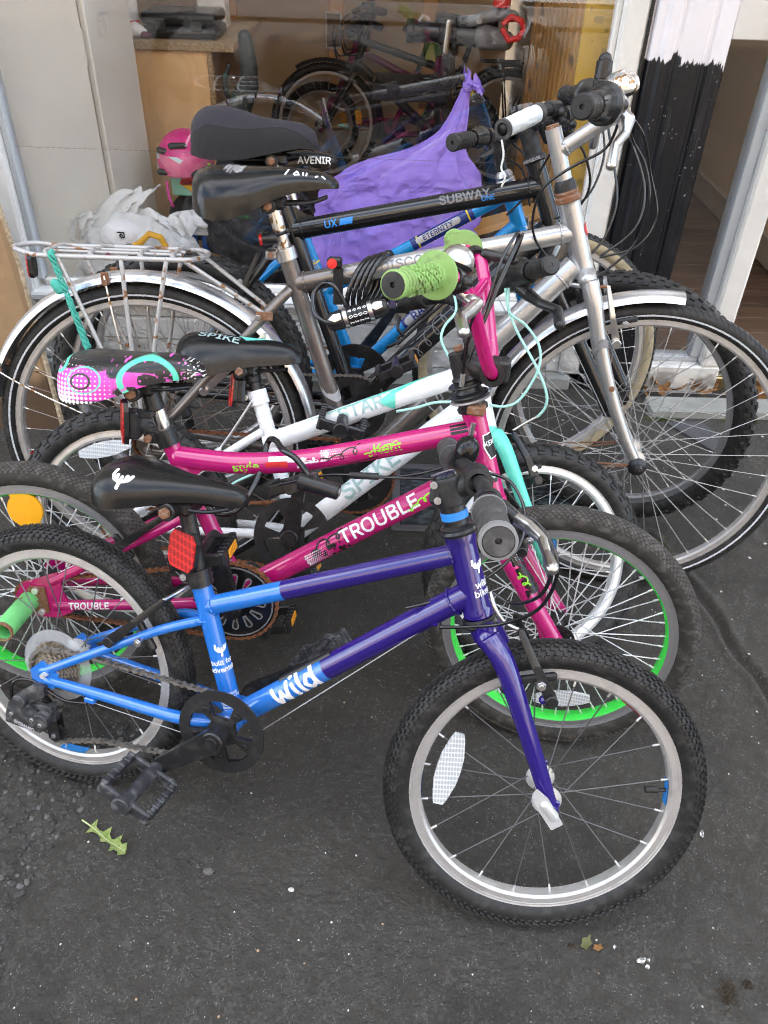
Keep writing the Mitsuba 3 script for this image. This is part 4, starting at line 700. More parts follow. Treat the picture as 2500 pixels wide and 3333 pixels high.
    vbrake(b, (.862, .056, .425), (.812, .040, .515), (.855, .032, .448, .95, .25), 'black_plastic', True, 'front_brake'); axle_nut(b, b.hub, .060, steer=True)
    holes = [affinity.rotate(Polygon([(.028, -.012), (.028, .012), (.056, .022), (.060, 0), (.056, -.022)]).buffer(.003), 72 * k, origin=(0, 0)) for k in range(5)]
    crankset(b, BB, 82, .13, .074, holes, 'black_matt', 36, .082, -.046, 'black_plastic', pitch=20, pm='black_plastic')
    b.A('rear_sprocket', apply(prism(ring_poly(.032, [], 16, .003, .012), .003), M4((1, 0, 0), (0, 0, 1), (0, -1, 0), (0, -.047, .252))), 'dull_steel'); chain_run(b, arc((BB[0], BB[2]), .075, 96, -92, 26) + arc((0, .252), .033, -92, -266, 10), -.046, 'rust_chain', each=False)
    vbrake(b, (.130, .048, .356), (.215, .034, .436), (.175, .031, .372, -.55, .83), 'alloy', False, 'rear_brake'); b.A('rear_brake__noodle', wire([(.215, -.03, .438), (.235, -.026, .47), (.258, -.022, .51), (.276, -.016, .545)], .003), 'alloy', smooth=True)
    for st_, pts in ((True, [(.750, -.105, .790), (.756, -.104, .745), (.794, -.100, .724), (.825, -.100, .687), (.831, -.090, .642), (.811, -.060, .585), (.786, -.040, .569), (.760, -.026, .571)]), (True, [(.745, -.10, .79), (.754, -.10, .752), (.776, -.100, .711), (.824, -.100, .645), (.853, -.090, .599), (.862, -.070, .572), (.855, -.052, .553)]),
                     (True, [(.69, .05, .80), (.682, 0, .755), (.660, 0, .722), (.655, 0, .696), (.668, 0, .671), (.690, 0, .641)]), (False, [(.20, -.02, .30), (.24, -.03, .36), (.30, -.03, .40), (.31, -.02, .455)]), (False, [(.58, -.03, .545), (.62, -.034, .556), (.66, -.03, .57), (.72, -.03, .575)])):
        b.A('cable', wire(pts, .0028, 8), 'mint_cable', st_, True)
    b.A('front_brake__noodle', wire([(.857, -.052, .555), (.83, -.04, .536), (.812, -.034, .522)], .003), 'alloy', True, True)
mat('print_mint_grey', prin((.34, .48, .46), .4))
# ---- 4: the silver bicycle with rack and mudguards
def mudguard(b, part, hub, r, a0, a1, w, m, steer=False):
    def fn(u, v):
        a = np.radians(a0 + (a1 - a0) * u); t = (v - .5) * PI * .92; rr = r - .018 + .020 * np.cos(t)
        return np.stack([hub[0] + rr * np.cos(a), w / 2 * np.sin(t), hub[2] + rr * np.sin(a)], -1)
    o = grid(50, 11, fn); i = (o[0].copy(), o[1][:, ::-1]); c = vec(hub); d = i[0] - c; d[:, 1] = 0
    i[0][:] -= .0012 * d / np.linalg.norm(d, axis=1, keepdims=True); b.A(part, cat([o, i]), m, steer, True)
def bike_silver():
    b = Bike('bicycle', (-.525, 1.465, .1, 11.2, 1.089, -8.1), .347, .045, 'silver and grey hybrid bicycle with rear luggage rack and metal mudguards'); b.paint = 'disc_paint'
    def grad(p, n, uv):
        k = sstep(-.10, .10, p.x + .05 - 1.35 * dr.maximum(.66 - p.z, 0))
        c = mix((.20, .178, .165), (.52, .52, .52), k); ch = sstep(.9, .93, noise(p.x * 240, p.y * 240, p.z * 240)) * sstep(.5, .62, noise(p.x * 23, p.y * 23, p.z * 23))
        return mix(c, (.55, .54, .52), ch)
    mat('disc_paint', prin(mikit.proc(grad), .30, metallic=.7, clearcoat=.6))
    BB, sT = vec((.456, 0, .285)), vec((.306, 0, .760)); h0, h1 = vec((.870, 0, .880)), vec((.922, 0, .738))
    rows = [(sg * a, 150, .5 * (k % 2), .0025, .014, .0006, sg * 35) for sg in (-1, 1) for k, a in enumerate((28, 60))]
    kw = dict(R=.346, w=.037, rows=rows, stripe=True, rim='rim_alloy', rim_d=.018, rim_w=.0105, n=36, cross=3, sr=.0010, fl=.024, hub_r=.016)
    Wr, ri, rb = wheel(b, 'rear_wheel', (0, 0, .347), False, 3, old=.062, spoke='spoke_rust', **kw); Wf, ri, rb = wheel(b, 'front_wheel', b.hub, True, 0, **{**kw, 'spoke': 'spoke', 'fl': .022, 'hub_r': .015, 'hubm': 'cast'})
    b.A('rear_wheel__rim_label', apply(arc_band(ri, .008, 186, 194, .0012), Wr), 'print_red')
    t0, t1 = vec((.328, 0, .702)), vec((.886, 0, .822)); d1 = vec((.898, 0, .758))
    ft(b, 'frame__seat_tube', BB, sT, .0178); ft(b, 'frame__top_tube', t0, t1, .0200); ft(b, 'frame__down_tube', BB, d1, .0245); b.A('frame__head_tube', lathe_on(h1, h0, [(0, 0), (.0235, 0), (.0220, .006), (.0220, .145), (.0235, .151), (0, .151)], 24), 'silver_paint')
    for p, q, r in ((t0 + vec((.016, 0, .003)), t1, .0200), (t1 - vec((.024, 0, .005)), t0, .0205), (d1 - vec((.026, 0, .027)), BB, .0250), (vec((.313, .0, .690)), vec((.26, 0, .645)), .011)): weld(b, p, vec(q) - vec(p), r)
    stay_pair(b, 'frame__seat_stay', (.316, .010, .692), (-.004, .064, .352), .0105, .0085, mids=[(.215, .038, .590), (.10, .055, .464)]); stay_pair(b, 'frame__chain_stay', (.435, .024, .288), (-.002, .064, .342), .0125, .0085, mids=[(.32, .044, .302)]); dropout(b, [(-.020, .345), (-.006, .372), (.018, .366), (.026, .342), (0, .328)], .064)
    b.A('frame__lettering', wrap(text2d('DISCOVERY', .020), t0, t1, .0200, .258, 16), 'print_grey', label='grey lettering along the top tube')
    FO = [[(0, 1), (.10, .5), (.02, -.3)], [(0, 1), (.55, 1.1)], [(.08, .5), (.42, .56)], [(.62, .35), (.50, .05), (.68, -.05), (.78, .25), (.62, .40), (.95, .3)], [(1.25, .38), (1.05, .2), (1.12, -.05), (1.4, .1)], [(1.48, .40), (1.46, 0), (1.70, .05), (1.76, .42), (1.78, -.02)], [(2.2, .40), (1.98, .30), (2.14, .10), (1.92, -.06)]]
    b.A('frame__lettering', wrap(strokes(scaled(FO, .052), .0016), BB, d1, .0245, .285, 20), 'print_silver', label='outlined script on the down tube')
    for k in range(3): b.A('frame__crescent', wrap(prism(Point(0, 0).buffer(.030 - .006 * k).difference(Point(.010, .004).buffer(.032 - .006 * k)), .0004), BB, sT, .0178, .205 - .010 * k, 14 + 16 * k), 'print_silver')
    b.A('frame__stripe', wrap(strokes([[(0, .02), (.02, .0), (.05, -.018)], [(.03, .024), (.05, 0), (.09, -.02)]], .0008), t0, t1, .0200, .13, 10), 'print_silver'); b.A('frame__head_badge', wrap(swap(prism(Point(0, 0).buffer(.013), .0006)), h1, h0, .0222, .09, 80), 'print_red')
    b.A('frame__bolt', cat([cyl((.394, -.030, .42), (.394, -.016, .42), .004, 8), cyl((.25, -.046, .638), (.25, -.036, .638), .006, 8)]), 'alloy')
    b.A('seat_post', tube([sT, (.278, 0, .868)], .0135, 18), 'rusty_chrome', smooth=True)
    b.A('seat_post__collar', cat([lathe_on(sT + vec((.004, 0, -.012)), sT + vec((-.004, 0, .012)), [(.0178, 0), (.0222, .001), (.0222, .024), (.0178, .025)], 22), box(.026, .028, .020, .004, sT + vec((-.028, 0, 0)))]), 'alloy'); b.A('seat_post__bolt', cyl(sT + vec((-.03, -.022, 0)), sT + vec((-.03, -.013, 0)), .006, 10), 'rust')
    st = [(.128, .014, .890, .866), (.134, .054, .910, .850), (.155, .084, .922, .836), (.195, .092, .926, .832), (.240, .078, .925, .844), (.285, .054, .925, .866), (.335, .038, .924, .882), (.385, .029, .917, .889), (.408, .017, .905, .889), (.414, .003, .897, .889)]
    sm = saddle_mesh(st); b.A('saddle', sm, 'leather_shiny', smooth=60, label='worn shiny black saddle, scratched, on rusty chrome post')
    b.A('saddle__lettering', drape(strokes([[(0, 0), (.006, .014)], [(.016, .004), (.022, .012), (.026, .004), (.018, .002)], [(.034, .004), (.034, .010)], [(.040, .004), (.041, .010)], [(.058, .004), (.062, .006)], [(.070, .008), (.076, .004)]], .0016), M4(unit((1, 0, -.05)), unit((0, .6, .8)), unit((0, -.8, .6)), (.350, -.12, .985)), sm), 'print_white'); b.A('saddle__scuff', drape(strokes([[(x, y), (x + .004, y + .03)] for x, y in zip(np.linspace(0, .034, 16), rng.random(16) * .02)], .0006), M4((1, 0, 0), unit((0, .7, .7)), unit((0, -.7, .7)), (.215, -.130, 1.020)), sm), 'print_silver')
    b.A('saddle__bumper', cat([chainhull([((.150, -.045, .850), .012), ((.145, .045, .850), .012)]), chainhull([((.158, -.05, .832), .009), ((.158, .05, .832), .009)])]), 'black_matt')
    saddle_rails(b, .17, .39, .858, (.284, 0), .872, 'black_matt')
    b.A('tail_light', cat([cyl((.292, -.02, .795), (.262, -.02, .790), .012, 14), apply(torus(.021, .0035, 20, 6), frame((.292, 0, .800), (.286, 0, .82)))]), 'black_plastic'); b.A('tail_light__lens', cyl((.262, -.02, .790), (.256, -.02, .789), .011, 14), 'red_reflector')
    # front end
    ax = unit(h0 - h1)
    b.A('headset', lathe_on(h0, h0 + ax * .034, [(.0235, 0), (.026, .002), (.026, .010), (.022, .013), (.0235, .018), (.020, .028), (.017, .034)], 24), 'rust', True); b.A('headset__seal', lathe_on(h0 + ax * .016, h0 + ax * .044, [(.017, 0), (.0225, .001), (.0215, .018), (.017, .026)], 24), 'black_matt', True); b.A('headset', lathe_on(h1 - ax * .014, h1, [(.016, 0), (.026, 0), (.026, .01), (.0235, .014)], 24), 'black_plastic', True)
    q1, e0, e1 = h0 + ax * .138, h0 + ax * .094, vec((.938, 0, 1.040))
    b.A('stem', cat([tube([h0 + ax * .03, q1], .0160, 18), tube([e0, e1], .0150, 18), lathe_on(e1 + vec((0, .028, 0)), e1 - vec((0, .028, 0)), [(.013, 0), (.0215, .001), (.0215, .055), (.013, .056)], 22)]), 'silver_paint', True, 40); b.A('stem__bolt', cyl(q1, q1 + ax * .006, .0125, 16), 'rust', True); weld(b, e0 + unit(e1 - e0) * .016, e1 - e0, .0150, 'stem__weld', 'silver_paint', True)
    P = [(.858, .268, 1.058), (.896, .180, 1.060), (.925, .12, 1.064), (.940, .06, 1.050), (.938, 0, 1.042), (.940, -.06, 1.050), (.925, -.12, 1.064), (.896, -.180, 1.060), (.858, -.268, 1.058)]
    b.A('handlebar', tube(spline(P, 5), .0115, 14), 'silver_paint', True, True)
    for sg in (-1, 1):
        grip(b, (.874, sg * .232, 1.059), (.852, sg * .282, 1.058), .0190, 'black_matt', 5, 0, depth=.001)
        b.A('shifter', lathe_on((.898, sg * .176, 1.060), (.872, sg * .236, 1.059), [(.013, 0), (.030, .001), (.034, .006), (.034, .016), (.029, .022), (.0265, .026), (.0265, .034), (.0225, .040), (.0205, .064), (.014, .065)], 26), 'black_plastic', True)
        b.A('shifter__rib', apply(cat([box(.0035, .0035, .022, .0008, (.0200 * math.cos(t), .0200 * math.sin(t), .052)) for t in np.arange(16) * PI / 8]), frame((.898, sg * .176, 1.060), (.872, sg * .236, 1.059))), 'black_matt', True, kind='stuff')
        lever(b, [(.922, sg * .132, 1.050), (.940, sg * .142, 1.034), (.938, sg * .160, 1.014), (.922, sg * .185, .998), (.919, sg * .203, .968)], [.013, .015, .009, .0075, .0095], 'alloy', ((.915, sg * .136, 1.062), (.905, sg * .158, 1.061), .0145))
    bell(b, (.934, -.040, 1.080), (-.15, -.25, 1), .032, 'rusty_chrome'); b.A('bell__clamp', box(.02, .012, .03, .003, (.938, -.045, 1.064)), 'rust', True)
    b.A('light_mount', cat([box(.030, .034, .036, .006, (.900, -.02, 1.080)), cyl((.900, -.02, 1.094), (.900, -.02, 1.125), .0155, 16, .0145), blob([((.900, -.02, 1.126), .012)])]), 'black_plastic', True)
    legs(b, (.930, .034, .735), (1.089, .054, .350), .0190, .0110, 'silver_paint', [(.946, .046, .690), (.972, .050, .600), (1.010, .053, .500), (1.058, .054, .400)]); b.A('fork__crown', cat([blob([((.926, -.034, .737), .019), ((.926, .034, .737), .019), ((.924, 0, .742), .02)]), cyl((.928, 0, .722), h1, .018, 18)]), 'silver_paint', True)
    for k in range(3): b.A('fork__crescent', wrap(prism(Point(0, 0).buffer(.026 - .006 * k).difference(Point(.010, .004).buffer(.028 - .006 * k)), .0004), (.950, -.049, .675), (.988, -.052, .555), .0190, .08 - .008 * k, -10 + 14 * k), 'print_grey', True)
    b.A('fork__boss', cyl((1.008, -.050, .520), (1.006, -.068, .522), .006, 12), 'rust', True)
    vbrake(b, (1.000, .054, .618), (.968, .040, .726), (1.012, .030, .658, .95, .25), 'alloy', True, 'front_brake'); b.A('front_brake__noodle', wire([(.900, -.02, .722), (.93, -.036, .724), (.966, -.040, .728)], .0035), 'rust', True, True); b.A('front_brake__boot', tube([(.892, -.014, .722), (.916, -.030, .7235)], .005, 10), 'alloy', True)
    axle_nut(b, b.hub, .062, steer=True); b.A('front_wheel__axle_cap', lathe_on(b.hub - vec((0, .062, 0)), b.hub - vec((0, .09, 0)), [(.020, 0), (.020, .006), (.012, .012), (.009, .028), (0, .03)], 18), 'black_plastic', True); axle_nut(b, (0, 0, .347), .068)
    mudguard(b, 'rear_mudguard', (0, 0, .347), .370, 4, 168, .056, 'mudguard'); mudguard(b, 'front_mudguard', b.hub, .370, 84, 196, .062, 'mudguard', True)
    # stays and rack
    for a, z in ((154, 1), (100, 1)):
        for sg in (-1, 1):
            e = (.374 * math.cos(R_(a)), sg * .030, .347 + .374 * math.sin(R_(a))); b.A('mudguard_stay', wire([(-.004, sg * .066, .362), (e[0] * .7, sg * .05, .347 + (e[2] - .347) * .7), e], .0022), 'rusty_chrome', smooth=True)
            b.A('mudguard_stay__clip', cat([box(.016, .006, .026, .002, (e[0] * .97, e[1], .347 + (e[2] - .347) * .97)), cyl((e[0] * .95, e[1] - .012, .347 + (e[2] - .347) * .95), (e[0] * .95, e[1] + .006, .347 + (e[2] - .347) * .95), .006, 8)]), 'rust')
    for sg in (-1, 1):
        for a in (184, 190): b.A('mudguard_stay', wire([(b.hub[0] + .008, sg * .066, .352), (b.hub[0] + .370 * math.cos(R_(a)), sg * .030, .347 + .370 * math.sin(R_(a)))], .002), 'rust', True, True)
    b.paint = 'rack'
    rail = [(.105, .064), (.128, .050), (.142, .02), (.142, -.02), (.128, -.050), (.105, -.064), (-.05, -.066), (-.178, -.062), (-.225, -.045), (-.247, -.015), (-.247, .015), (-.225, .045), (-.178, .062), (-.05, .066)]
    b.A('rack__rail', tube(spline([(x, y, .752 + (.006 if x < -.2 else 0)) for x, y in rail] + [(rail[0][0], rail[0][1], .752)], 5), .0052, 10), 'rack', smooth=True)
    for x in (-.16, -.07, .03, .095): b.A('rack__crossbar', wire([(x, .064, .752), (x - .012, .045, .756), (x - .014, 0, .757), (x - .012, -.045, .756), (x, -.064, .752)], .0048, 8), 'rack', smooth=True)
    for y in (-.018, .018): b.A('rack__slat', tube([(-.17, y, .754), (.095, y, .754)], .0035, 8), 'rack', smooth=True)
    for sg in (-1, 1):
        for x in (-.14, -.014, .076): b.A('rack__leg', wire([(x, sg * .066, .750), (x * .55 - .004, sg * .068, .585), (-.004 + x * .1, sg * .068, .40), (-.004, sg * .068, .365)], .0048, 8), 'rack', smooth=True)
        b.A('rack__strut', tube([(.110, sg * .062, .750), (.258, sg * .030, .645)], .0048, 8), 'rack', smooth=True); b.A('rack__strut_tab', box(.036, .004, .018, .001, (.262, sg * .036, .640)), 'rust')
    rear_light(b, (-.205, -.046, .730), (-1, -.15, 0), .036, .044, 'red_reflector')
    # drive
    holes = [affinity.rotate(Polygon([(.030, -.010), (.030, .010), (.062, .020), (.062, -.020)]).buffer(.002), 90 * k + 20, origin=(0, 0)) for k in range(4)]; b.paint = 'disc_paint'
    crankset(b, BB, 98, .170, .088, holes, 'black_matt', 44, None, -.046, 'black_plastic', pitch=-15, refl=False); b.A('crank__lettering', apply(text2d('MTX', .012, True), M4((-.14, 0, .99), (-.99, 0, -.14), (0, -1, 0), BB + vec((-.006, -.0845, .05)))), 'print_silver')
    CF = lambda r, y: apply(prism(ring_poly(r, [], int(r * 520), .003, .012), .0016), M4((1, 0, 0), (0, 0, 1), (0, -1, 0), (0, y, .347)))
    for k in range(6): b.A('cassette__sprocket', CF(.046 - .005 * k, -.034 - .004 * k), 'cassette', smooth=20)
    chain_run(b, arc((BB[0], BB[2]), .089, 96, -92, 24) + [(.10, .22), (.03, .21), (.02, .25)] + arc((0, .347), .038, 210, 96, 10), -.046, 'rust_chain', each=False)
    b.A('rear_derailleur', cat([chainhull([((0, -.062, .320), .013), ((.02, -.07, .290), .015), ((.04, -.07, .262), .012)]), blob([((.03, -.074, .30), .022), ((.06, -.072, .305), .018)])]), 'rim_white', smooth=30); b.A('rear_derailleur__lettering', apply(text2d('SRAM', .009, True), M4((1, 0, 0), (0, 0, 1), (0, -1, 0), (.022, -.097, .298))), 'print_black')
    vbrake(b, (.130, .052, .480), (.262, .040, .600), (.22, .030, .545, -.5, .86), 'alloy', False, 'rear_brake')
    for st_, pts in ((True, [(.930, -.118, 1.03), (.915, -.10, .985), (.860, -.085, .950), (.814, -.065, .909), (.802, -.05, .856), (.812, -.035, .811), (.845, -.024, .772)]), (True, [(.944, -.120, 1.045), (.985, -.06, 1.005), (1.012, -.03, .942), (1.040, -.02, .863), (1.014, -.02, .806), (.945, -.01, .778)]),
                     (True, [(.944, -.110, 1.04), (.965, -.06, 1.0), (.997, -.05, .958), (1.016, -.05, .894), (1.006, -.035, .813), (.945, -.022, .742), (.905, -.018, .724)]), (True, [(.944, .11, 1.04), (.985, .07, .98), (1.02, .05, .90), (1.01, .03, .83), (.95, .02, .775)]), (True, [(.930, .12, 1.03), (.95, .09, .96), (.97, .06, .88), (.955, .04, .81), (.925, .024, .77)]),
                     (False, [(.84, -.02, .775), (.80, -.025, .75), (.74, -.026, .70)])):
        b.A('cable', wire(pts, .0026, 8), 'black_paint', st_, True)
    return b
def _rack(p, n, uv): return mix((.46, .46, .455), (.26, .13, .06), sstep(.60, .70, fbm(p.x * 60, p.y * 60, p.z * 60, 3)))
mat('rack', prin(mikit.proc(_rack), .45, metallic=.35))

# ---- 5: the black mountain bicycle
def bike_black():
    b = Bike('bicycle', (-.527, 1.732, -.1, 14.7, 1.115, -31.9), .333, .042, 'glossy black mountain bicycle with padded gel saddle and white taped grip'); b.paint = 'black_paint'
    BB, sT = vec((.440, 0, .295)), vec((.266, 0, .775)); h0, h1 = vec((.846, 0, .884)), vec((.903, 0, .748))
    rows = [(sg * a, 64, ph, .014, .0085, .0034, 0) for sg in (-1, 1) for a, ph in ((12, 0), (36, .5))] + [(sg * 60, 64, 0, .015, .0095, .0036, 12 * sg) for sg in (-1, 1)] + [(sg * 78, 64, .5, .010, .006, .002, 0) for sg in (-1, 1)]
    kw = dict(R=.330, w=.053, rows=rows, rim='rim_grey', rim_w=.0125, n=32, cross=3, spoke='spoke', sr=.0010)
    wheel(b, 'rear_wheel', (0, 0, .333), False, 2, old=.062, **{**kw, 'spoke': 'spoke_rust'}); Wf, ri, rb = wheel(b, 'front_wheel', b.hub, True, 0, **{**kw, 'hubm': 'black_matt'})
    b.A('front_wheel__rim_label', apply(arc_band(ri, .009, 228, 246, .0012), Wf), 'print_yellow', True)
    t0, t1 = vec((.288, 0, .716)), vec((.862, 0, .832)); d1 = vec((.890, 0, .738))
    ft(b, 'frame__seat_tube', BB, sT, .0175); ft(b, 'frame__top_tube', t0, t1, .0225); ft(b, 'frame__down_tube', BB, d1, .0265); b.A('frame__head_tube', lathe_on(h1, h0, [(0, 0), (.0245, 0), (.0225, .006), (.0225, .138), (.0245, .147), (0, .148)], 22), 'black_paint')
    b.A('frame__gusset', apply(prism(Polygon([(.262, .775), (.285, .772), (.32, .752), (.37, .745), (.385, .74), (.30, .715), (.28, .72)]), .012, -.006), M4((1, 0, 0), (0, 0, 1), (0, -1, 0), (0, 0, 0))), 'black_paint')
    for p, q, r in ((t0 + vec((.02, 0, .004)), t1, .0225), (t1 - vec((.026, 0, .006)), t0, .023), (d1 - vec((.028, 0, .027)), BB, .027)): weld(b, p, vec(q) - vec(p), r)
    stay_pair(b, 'frame__seat_stay', (.276, .012, .712), (-.004, .064, .340), .0095, .0080, mids=[(.18, .038, .590)]); stay_pair(b, 'frame__chain_stay', (.42, .024, .295), (0, .064, .328), .0125, .0085, mids=[(.30, .048, .305)]); dropout(b, [(-.02, .33), (-.004, .358), (.02, .35), (.02, .318)], .064)
    L = np.linalg.norm(t1 - t0)
    b.A('frame__lettering', wrap(text2d('SUBWAY', .020, True), t0, t1, .0225, L * .70, 24), 'print_grey', label='grey outlined letters SUBWAY'); b.A('frame__lettering', wrap(text2d('ONE', .011, True), t0, t1, .0227, L * .79, -6), 'print_blue')
    b.A('frame__lettering', wrap(text2d('UX', .016, True), t0, t1, .0225, .092, 4), 'print_blue'); b.A('frame__flash', wrap(prism(Polygon([(0, 0), (.032, 0), (.036, .014), (.006, .014)]), .0004), t0, t1, .0225, .128, 4), 'print_blue')
    b.A('frame__lettering', wrap(strokes([script_word(6, .20, .045, 31)], .0011), BB, d1, .0265, .30, 24), 'print_grey')
    b.A('seat_post', tube([sT, (.246, 0, .885)], .0135, 16), 'chrome', smooth=True)
    st = [(.058, .010, .915, .892), (.066, .055, .950, .876), (.090, .090, .972, .868), (.125, .098, .978, .864), (.175, .088, .970, .866), (.225, .062, .957, .876), (.275, .046, .952, .888), (.315, .038, .946, .894), (.338, .026, .930, .892), (.346, .010, .912, .890), (.349, .002, .902, .890)]
    sm = saddle_mesh(st); Bi = np.linalg.inv(b.B).tolist()
    def gel(p, n, uv):
        x = Bi[0][0] * p.x + Bi[0][1] * p.y + Bi[0][2] * p.z + Bi[0][3]; z = Bi[2][0] * p.x + Bi[2][1] * p.y + Bi[2][2] * p.z + Bi[2][3]
        e = .934 - .9 * dr.square(dr.maximum(x - .24, 0)) * 4 - .03 * sstep(.12, .06, x) + .006 * dr.sin(x * 26); return z - e, x, z
    def gelc(p, n, uv):
        d, x, z = gel(p, n, uv); c = mix((.010, .009, .0095), (.017, .0145, .021), sstep(-.001, .001, d)); return c * (1 - .75 * sstep(.0014, .0005, dr.abs(d)))
    def gelb(p, n, uv):
        d, x, z = gel(p, n, uv); return (.5 + .25 * dr.sin(x * 2200) + .25 * dr.sin(z * 2200)) * sstep(.001, -.001, d)
    mat('gel', prin(mikit.proc(gelc), .8, sheen=.8), mikit.proc(gelb, .0002), .0006); b.A('saddle', sm, 'gel', smooth=60, label='padded gel saddle cover with mesh sides')
    saddle_rails(b, .10, .30, .868, (.250, 0), .880)
    ax = unit(h0 - h1)
    b.A('headset', lathe_on(h0, h0 + ax * .075, [(.0245, 0), (.028, .001), (.028, .008), (.0215, .014), (.0205, .015), (.0205, .031), (.0212, .032), (.0205, .033), (.0205, .052), (.0212, .053), (.0205, .054), (.0205, .075), (0, .075)], 24), 'black_matt', True); b.A('headset__lettering', wrap(swap(text2d('CARTRIDGE', .006, True)), h0, h0 + ax * .07, .0285, .006, 0), 'print_silver', True); b.A('headset', lathe_on(h1 - ax * .014, h1, [(.016, 0), (.027, 0), (.027, .010), (.0245, .014)], 22), 'black_plastic', True)
    s0, bc = h0 + ax * .082, vec((.905, 0, .985))
    b.A('stem', cat([lathe_on(h0 + ax * .062, h0 + ax * .106, [(0, 0), (.0205, 0), (.0215, .004), (.0215, .040), (0, .044)], 20), chainhull([(s0, .018), (bc - vec((.008, 0, .008)), .017)]), lathe_on(bc + vec((0, .024, 0)), bc - vec((0, .024, 0)), [(.013, 0), (.021, .001), (.021, .047), (.013, .048)], 20), box(.016, .03, .04, .004, s0 - vec((.020, 0, 0)))]), 'black_matt', True, 30)
    for dz in (-.010, .012): b.A('stem__bolt', cyl(s0 + ax * dz + vec((-.022, -.018, 0)), s0 + ax * dz + vec((-.022, -.013, 0)), .0055, 10), 'rust', True)
    P = [(.880, .300, .998), (.905, .190, 1.006), (.922, .11, 1.004), (.915, .05, .988), (.905, 0, .985), (.915, -.05, .990), (.930, -.11, 1.008), (.918, -.190, 1.010), (.891, -.305, .991)]
    b.A('handlebar', tube(spline(P, 5), .0114, 14), 'black_matt', True, True)
    gp, gq = vec((.919, -.186, 1.010)), vec((.891, -.306, .991))
    b.A('grip', lathe_on(gp, gq, [(.012, 0), (.0175, .001), (.0178, .03), (.0183, .031), (.0178, .06), (.0183, .061), (.0178, .09), (.0182, .091), (.0176, .118)], 24), 'tape', True, label='grip wrapped in white tape, hollow black end'); b.A('grip__collar', lathe_on(gp + (gq - gp) * .93, gq, [(.0178, 0), (.0195, .001), (.0195, .008), (.0125, .0085), (.0115, -.03)], 24), 'grip_grey', True); b.A('grip__collar', lathe_on(gp, gp + (gq - gp) * .12, [(.0178, 0), (.0195, .001), (.0195, .012), (.0178, .014)], 24), 'grip_grey', True); b.A('grip__bore', lathe_on(gq, gp, [(.0116, .0), (.0116, .04), (0, .04)], 18), 'print_black', True); b.A('grip__tape_end', wire([gq + vec((0, 0, -.018)), gq + vec((.006, 0, -.045)), gq + vec((.003, .0, -.07)), gq + vec((.012, 0, -.085)), gq + vec((.006, .0, -.105))], .0022, 6), 'tape', True, True)
    grip(b, (.905, .190, 1.006), (.880, .302, .998), .0165, 'black_matt', 12)
    lever(b, [(.940, -.128, .994), (.960, -.145, .982), (.985, -.175, .985), (.998, -.205, .994)], [.012, .012, .009, .008], 'black_plastic', ((.931, -.118, 1.008), (.922, -.150, 1.010), .0135)); lever(b, [(.935, .128, .994), (.955, .145, .982), (.972, .185, .985), (.965, .22, .99)], [.012, .010, .008, .008], 'black_plastic', ((.918, .118, 1.004), (.912, .148, 1.005), .0135))
    b.A('shifter', cat([blob([((.930, -.105, .985), .016), ((.955, -.11, .968), .014)]), blob([((.915, -.165, .985), .010), ((.925, -.15, .955), .009)])]), 'black_plastic', True)
    legs(b, (.914, .062, .672), (1.115, .066, .340), .0185, .0170, 'black_paint', [(.985, .065, .555)]); b.A('fork__crown', cat([blob([((.914, -.062, .674), .022), ((.914, .062, .674), .022), ((.908, 0, .702), .022)]), cyl((.906, 0, .70), h1, .020, 16)]), 'black_paint', True); vbrake(b, (1.02, .060, .560), (.985, .045, .675), (1.03, .032, .60, .95, .3), 'black_plastic', True, 'front_brake'); axle_nut(b, b.hub, .072, 'black_plastic', True)
    holes = [affinity.rotate(Polygon([(.030, -.010), (.030, .010), (.058, .018), (.058, -.018)]).buffer(.002), 90 * k + 30, origin=(0, 0)) for k in range(4)]
    crankset(b, BB, 52, .170, .085, holes, 'black_matt', 42, None, -.046, 'black_plastic', pitch=25, refl=True); chain_run(b, arc((BB[0], BB[2]), .086, 96, -92, 24) + arc((0, .333), .042, -92, -266, 10), -.046, 'chain', each=False)
    for k in range(6): b.A('cassette__sprocket', apply(prism(ring_poly(.046 - .005 * k, [], int((.046 - .005 * k) * 520), .003, .012), .0016), M4((1, 0, 0), (0, 0, 1), (0, -1, 0), (0, -.034 - .004 * k, .333))), 'dull_steel', smooth=20)
    b.A('rear_derailleur', chainhull([((0, -.062, .310), .013), ((.02, -.07, .270), .014), ((.03, -.06, .215), .011)]), 'black_plastic'); b.A('bottle_cage', cat([wire([(.545, -.034, .46), (.60, -.036, .515), (.675, -.036, .585), (.70, 0, .60), (.675, .036, .585), (.60, .036, .515), (.545, .034, .46)], .004, 8), wire([(.52, 0, .445), (.56, -.03, .475), (.545, -.036, .500), (.55, 0, .52)], .004, 8)]), 'black_plastic', smooth=True)
    vbrake(b, (.135, .052, .505), (.205, .036, .66), (.165, .032, .60, -.3, .95), 'black_plastic', False, 'rear_brake')
    for pts in ([(.955, -.11, .965), (.99, -.10, .93), (1.0, -.06, .86), (.97, -.03, .80), (.92, -.03, .77)], [(.955, .11, .965), (.99, .05, .90), (.985, .0, .83), (.94, -.02, .78)], [(.93, -.10, .97), (.905, -.06, .92), (.87, -.04, .86), (.86, -.03, .80)]): b.A('cable', wire(pts, .0026, 8), 'black_matt', True, True)

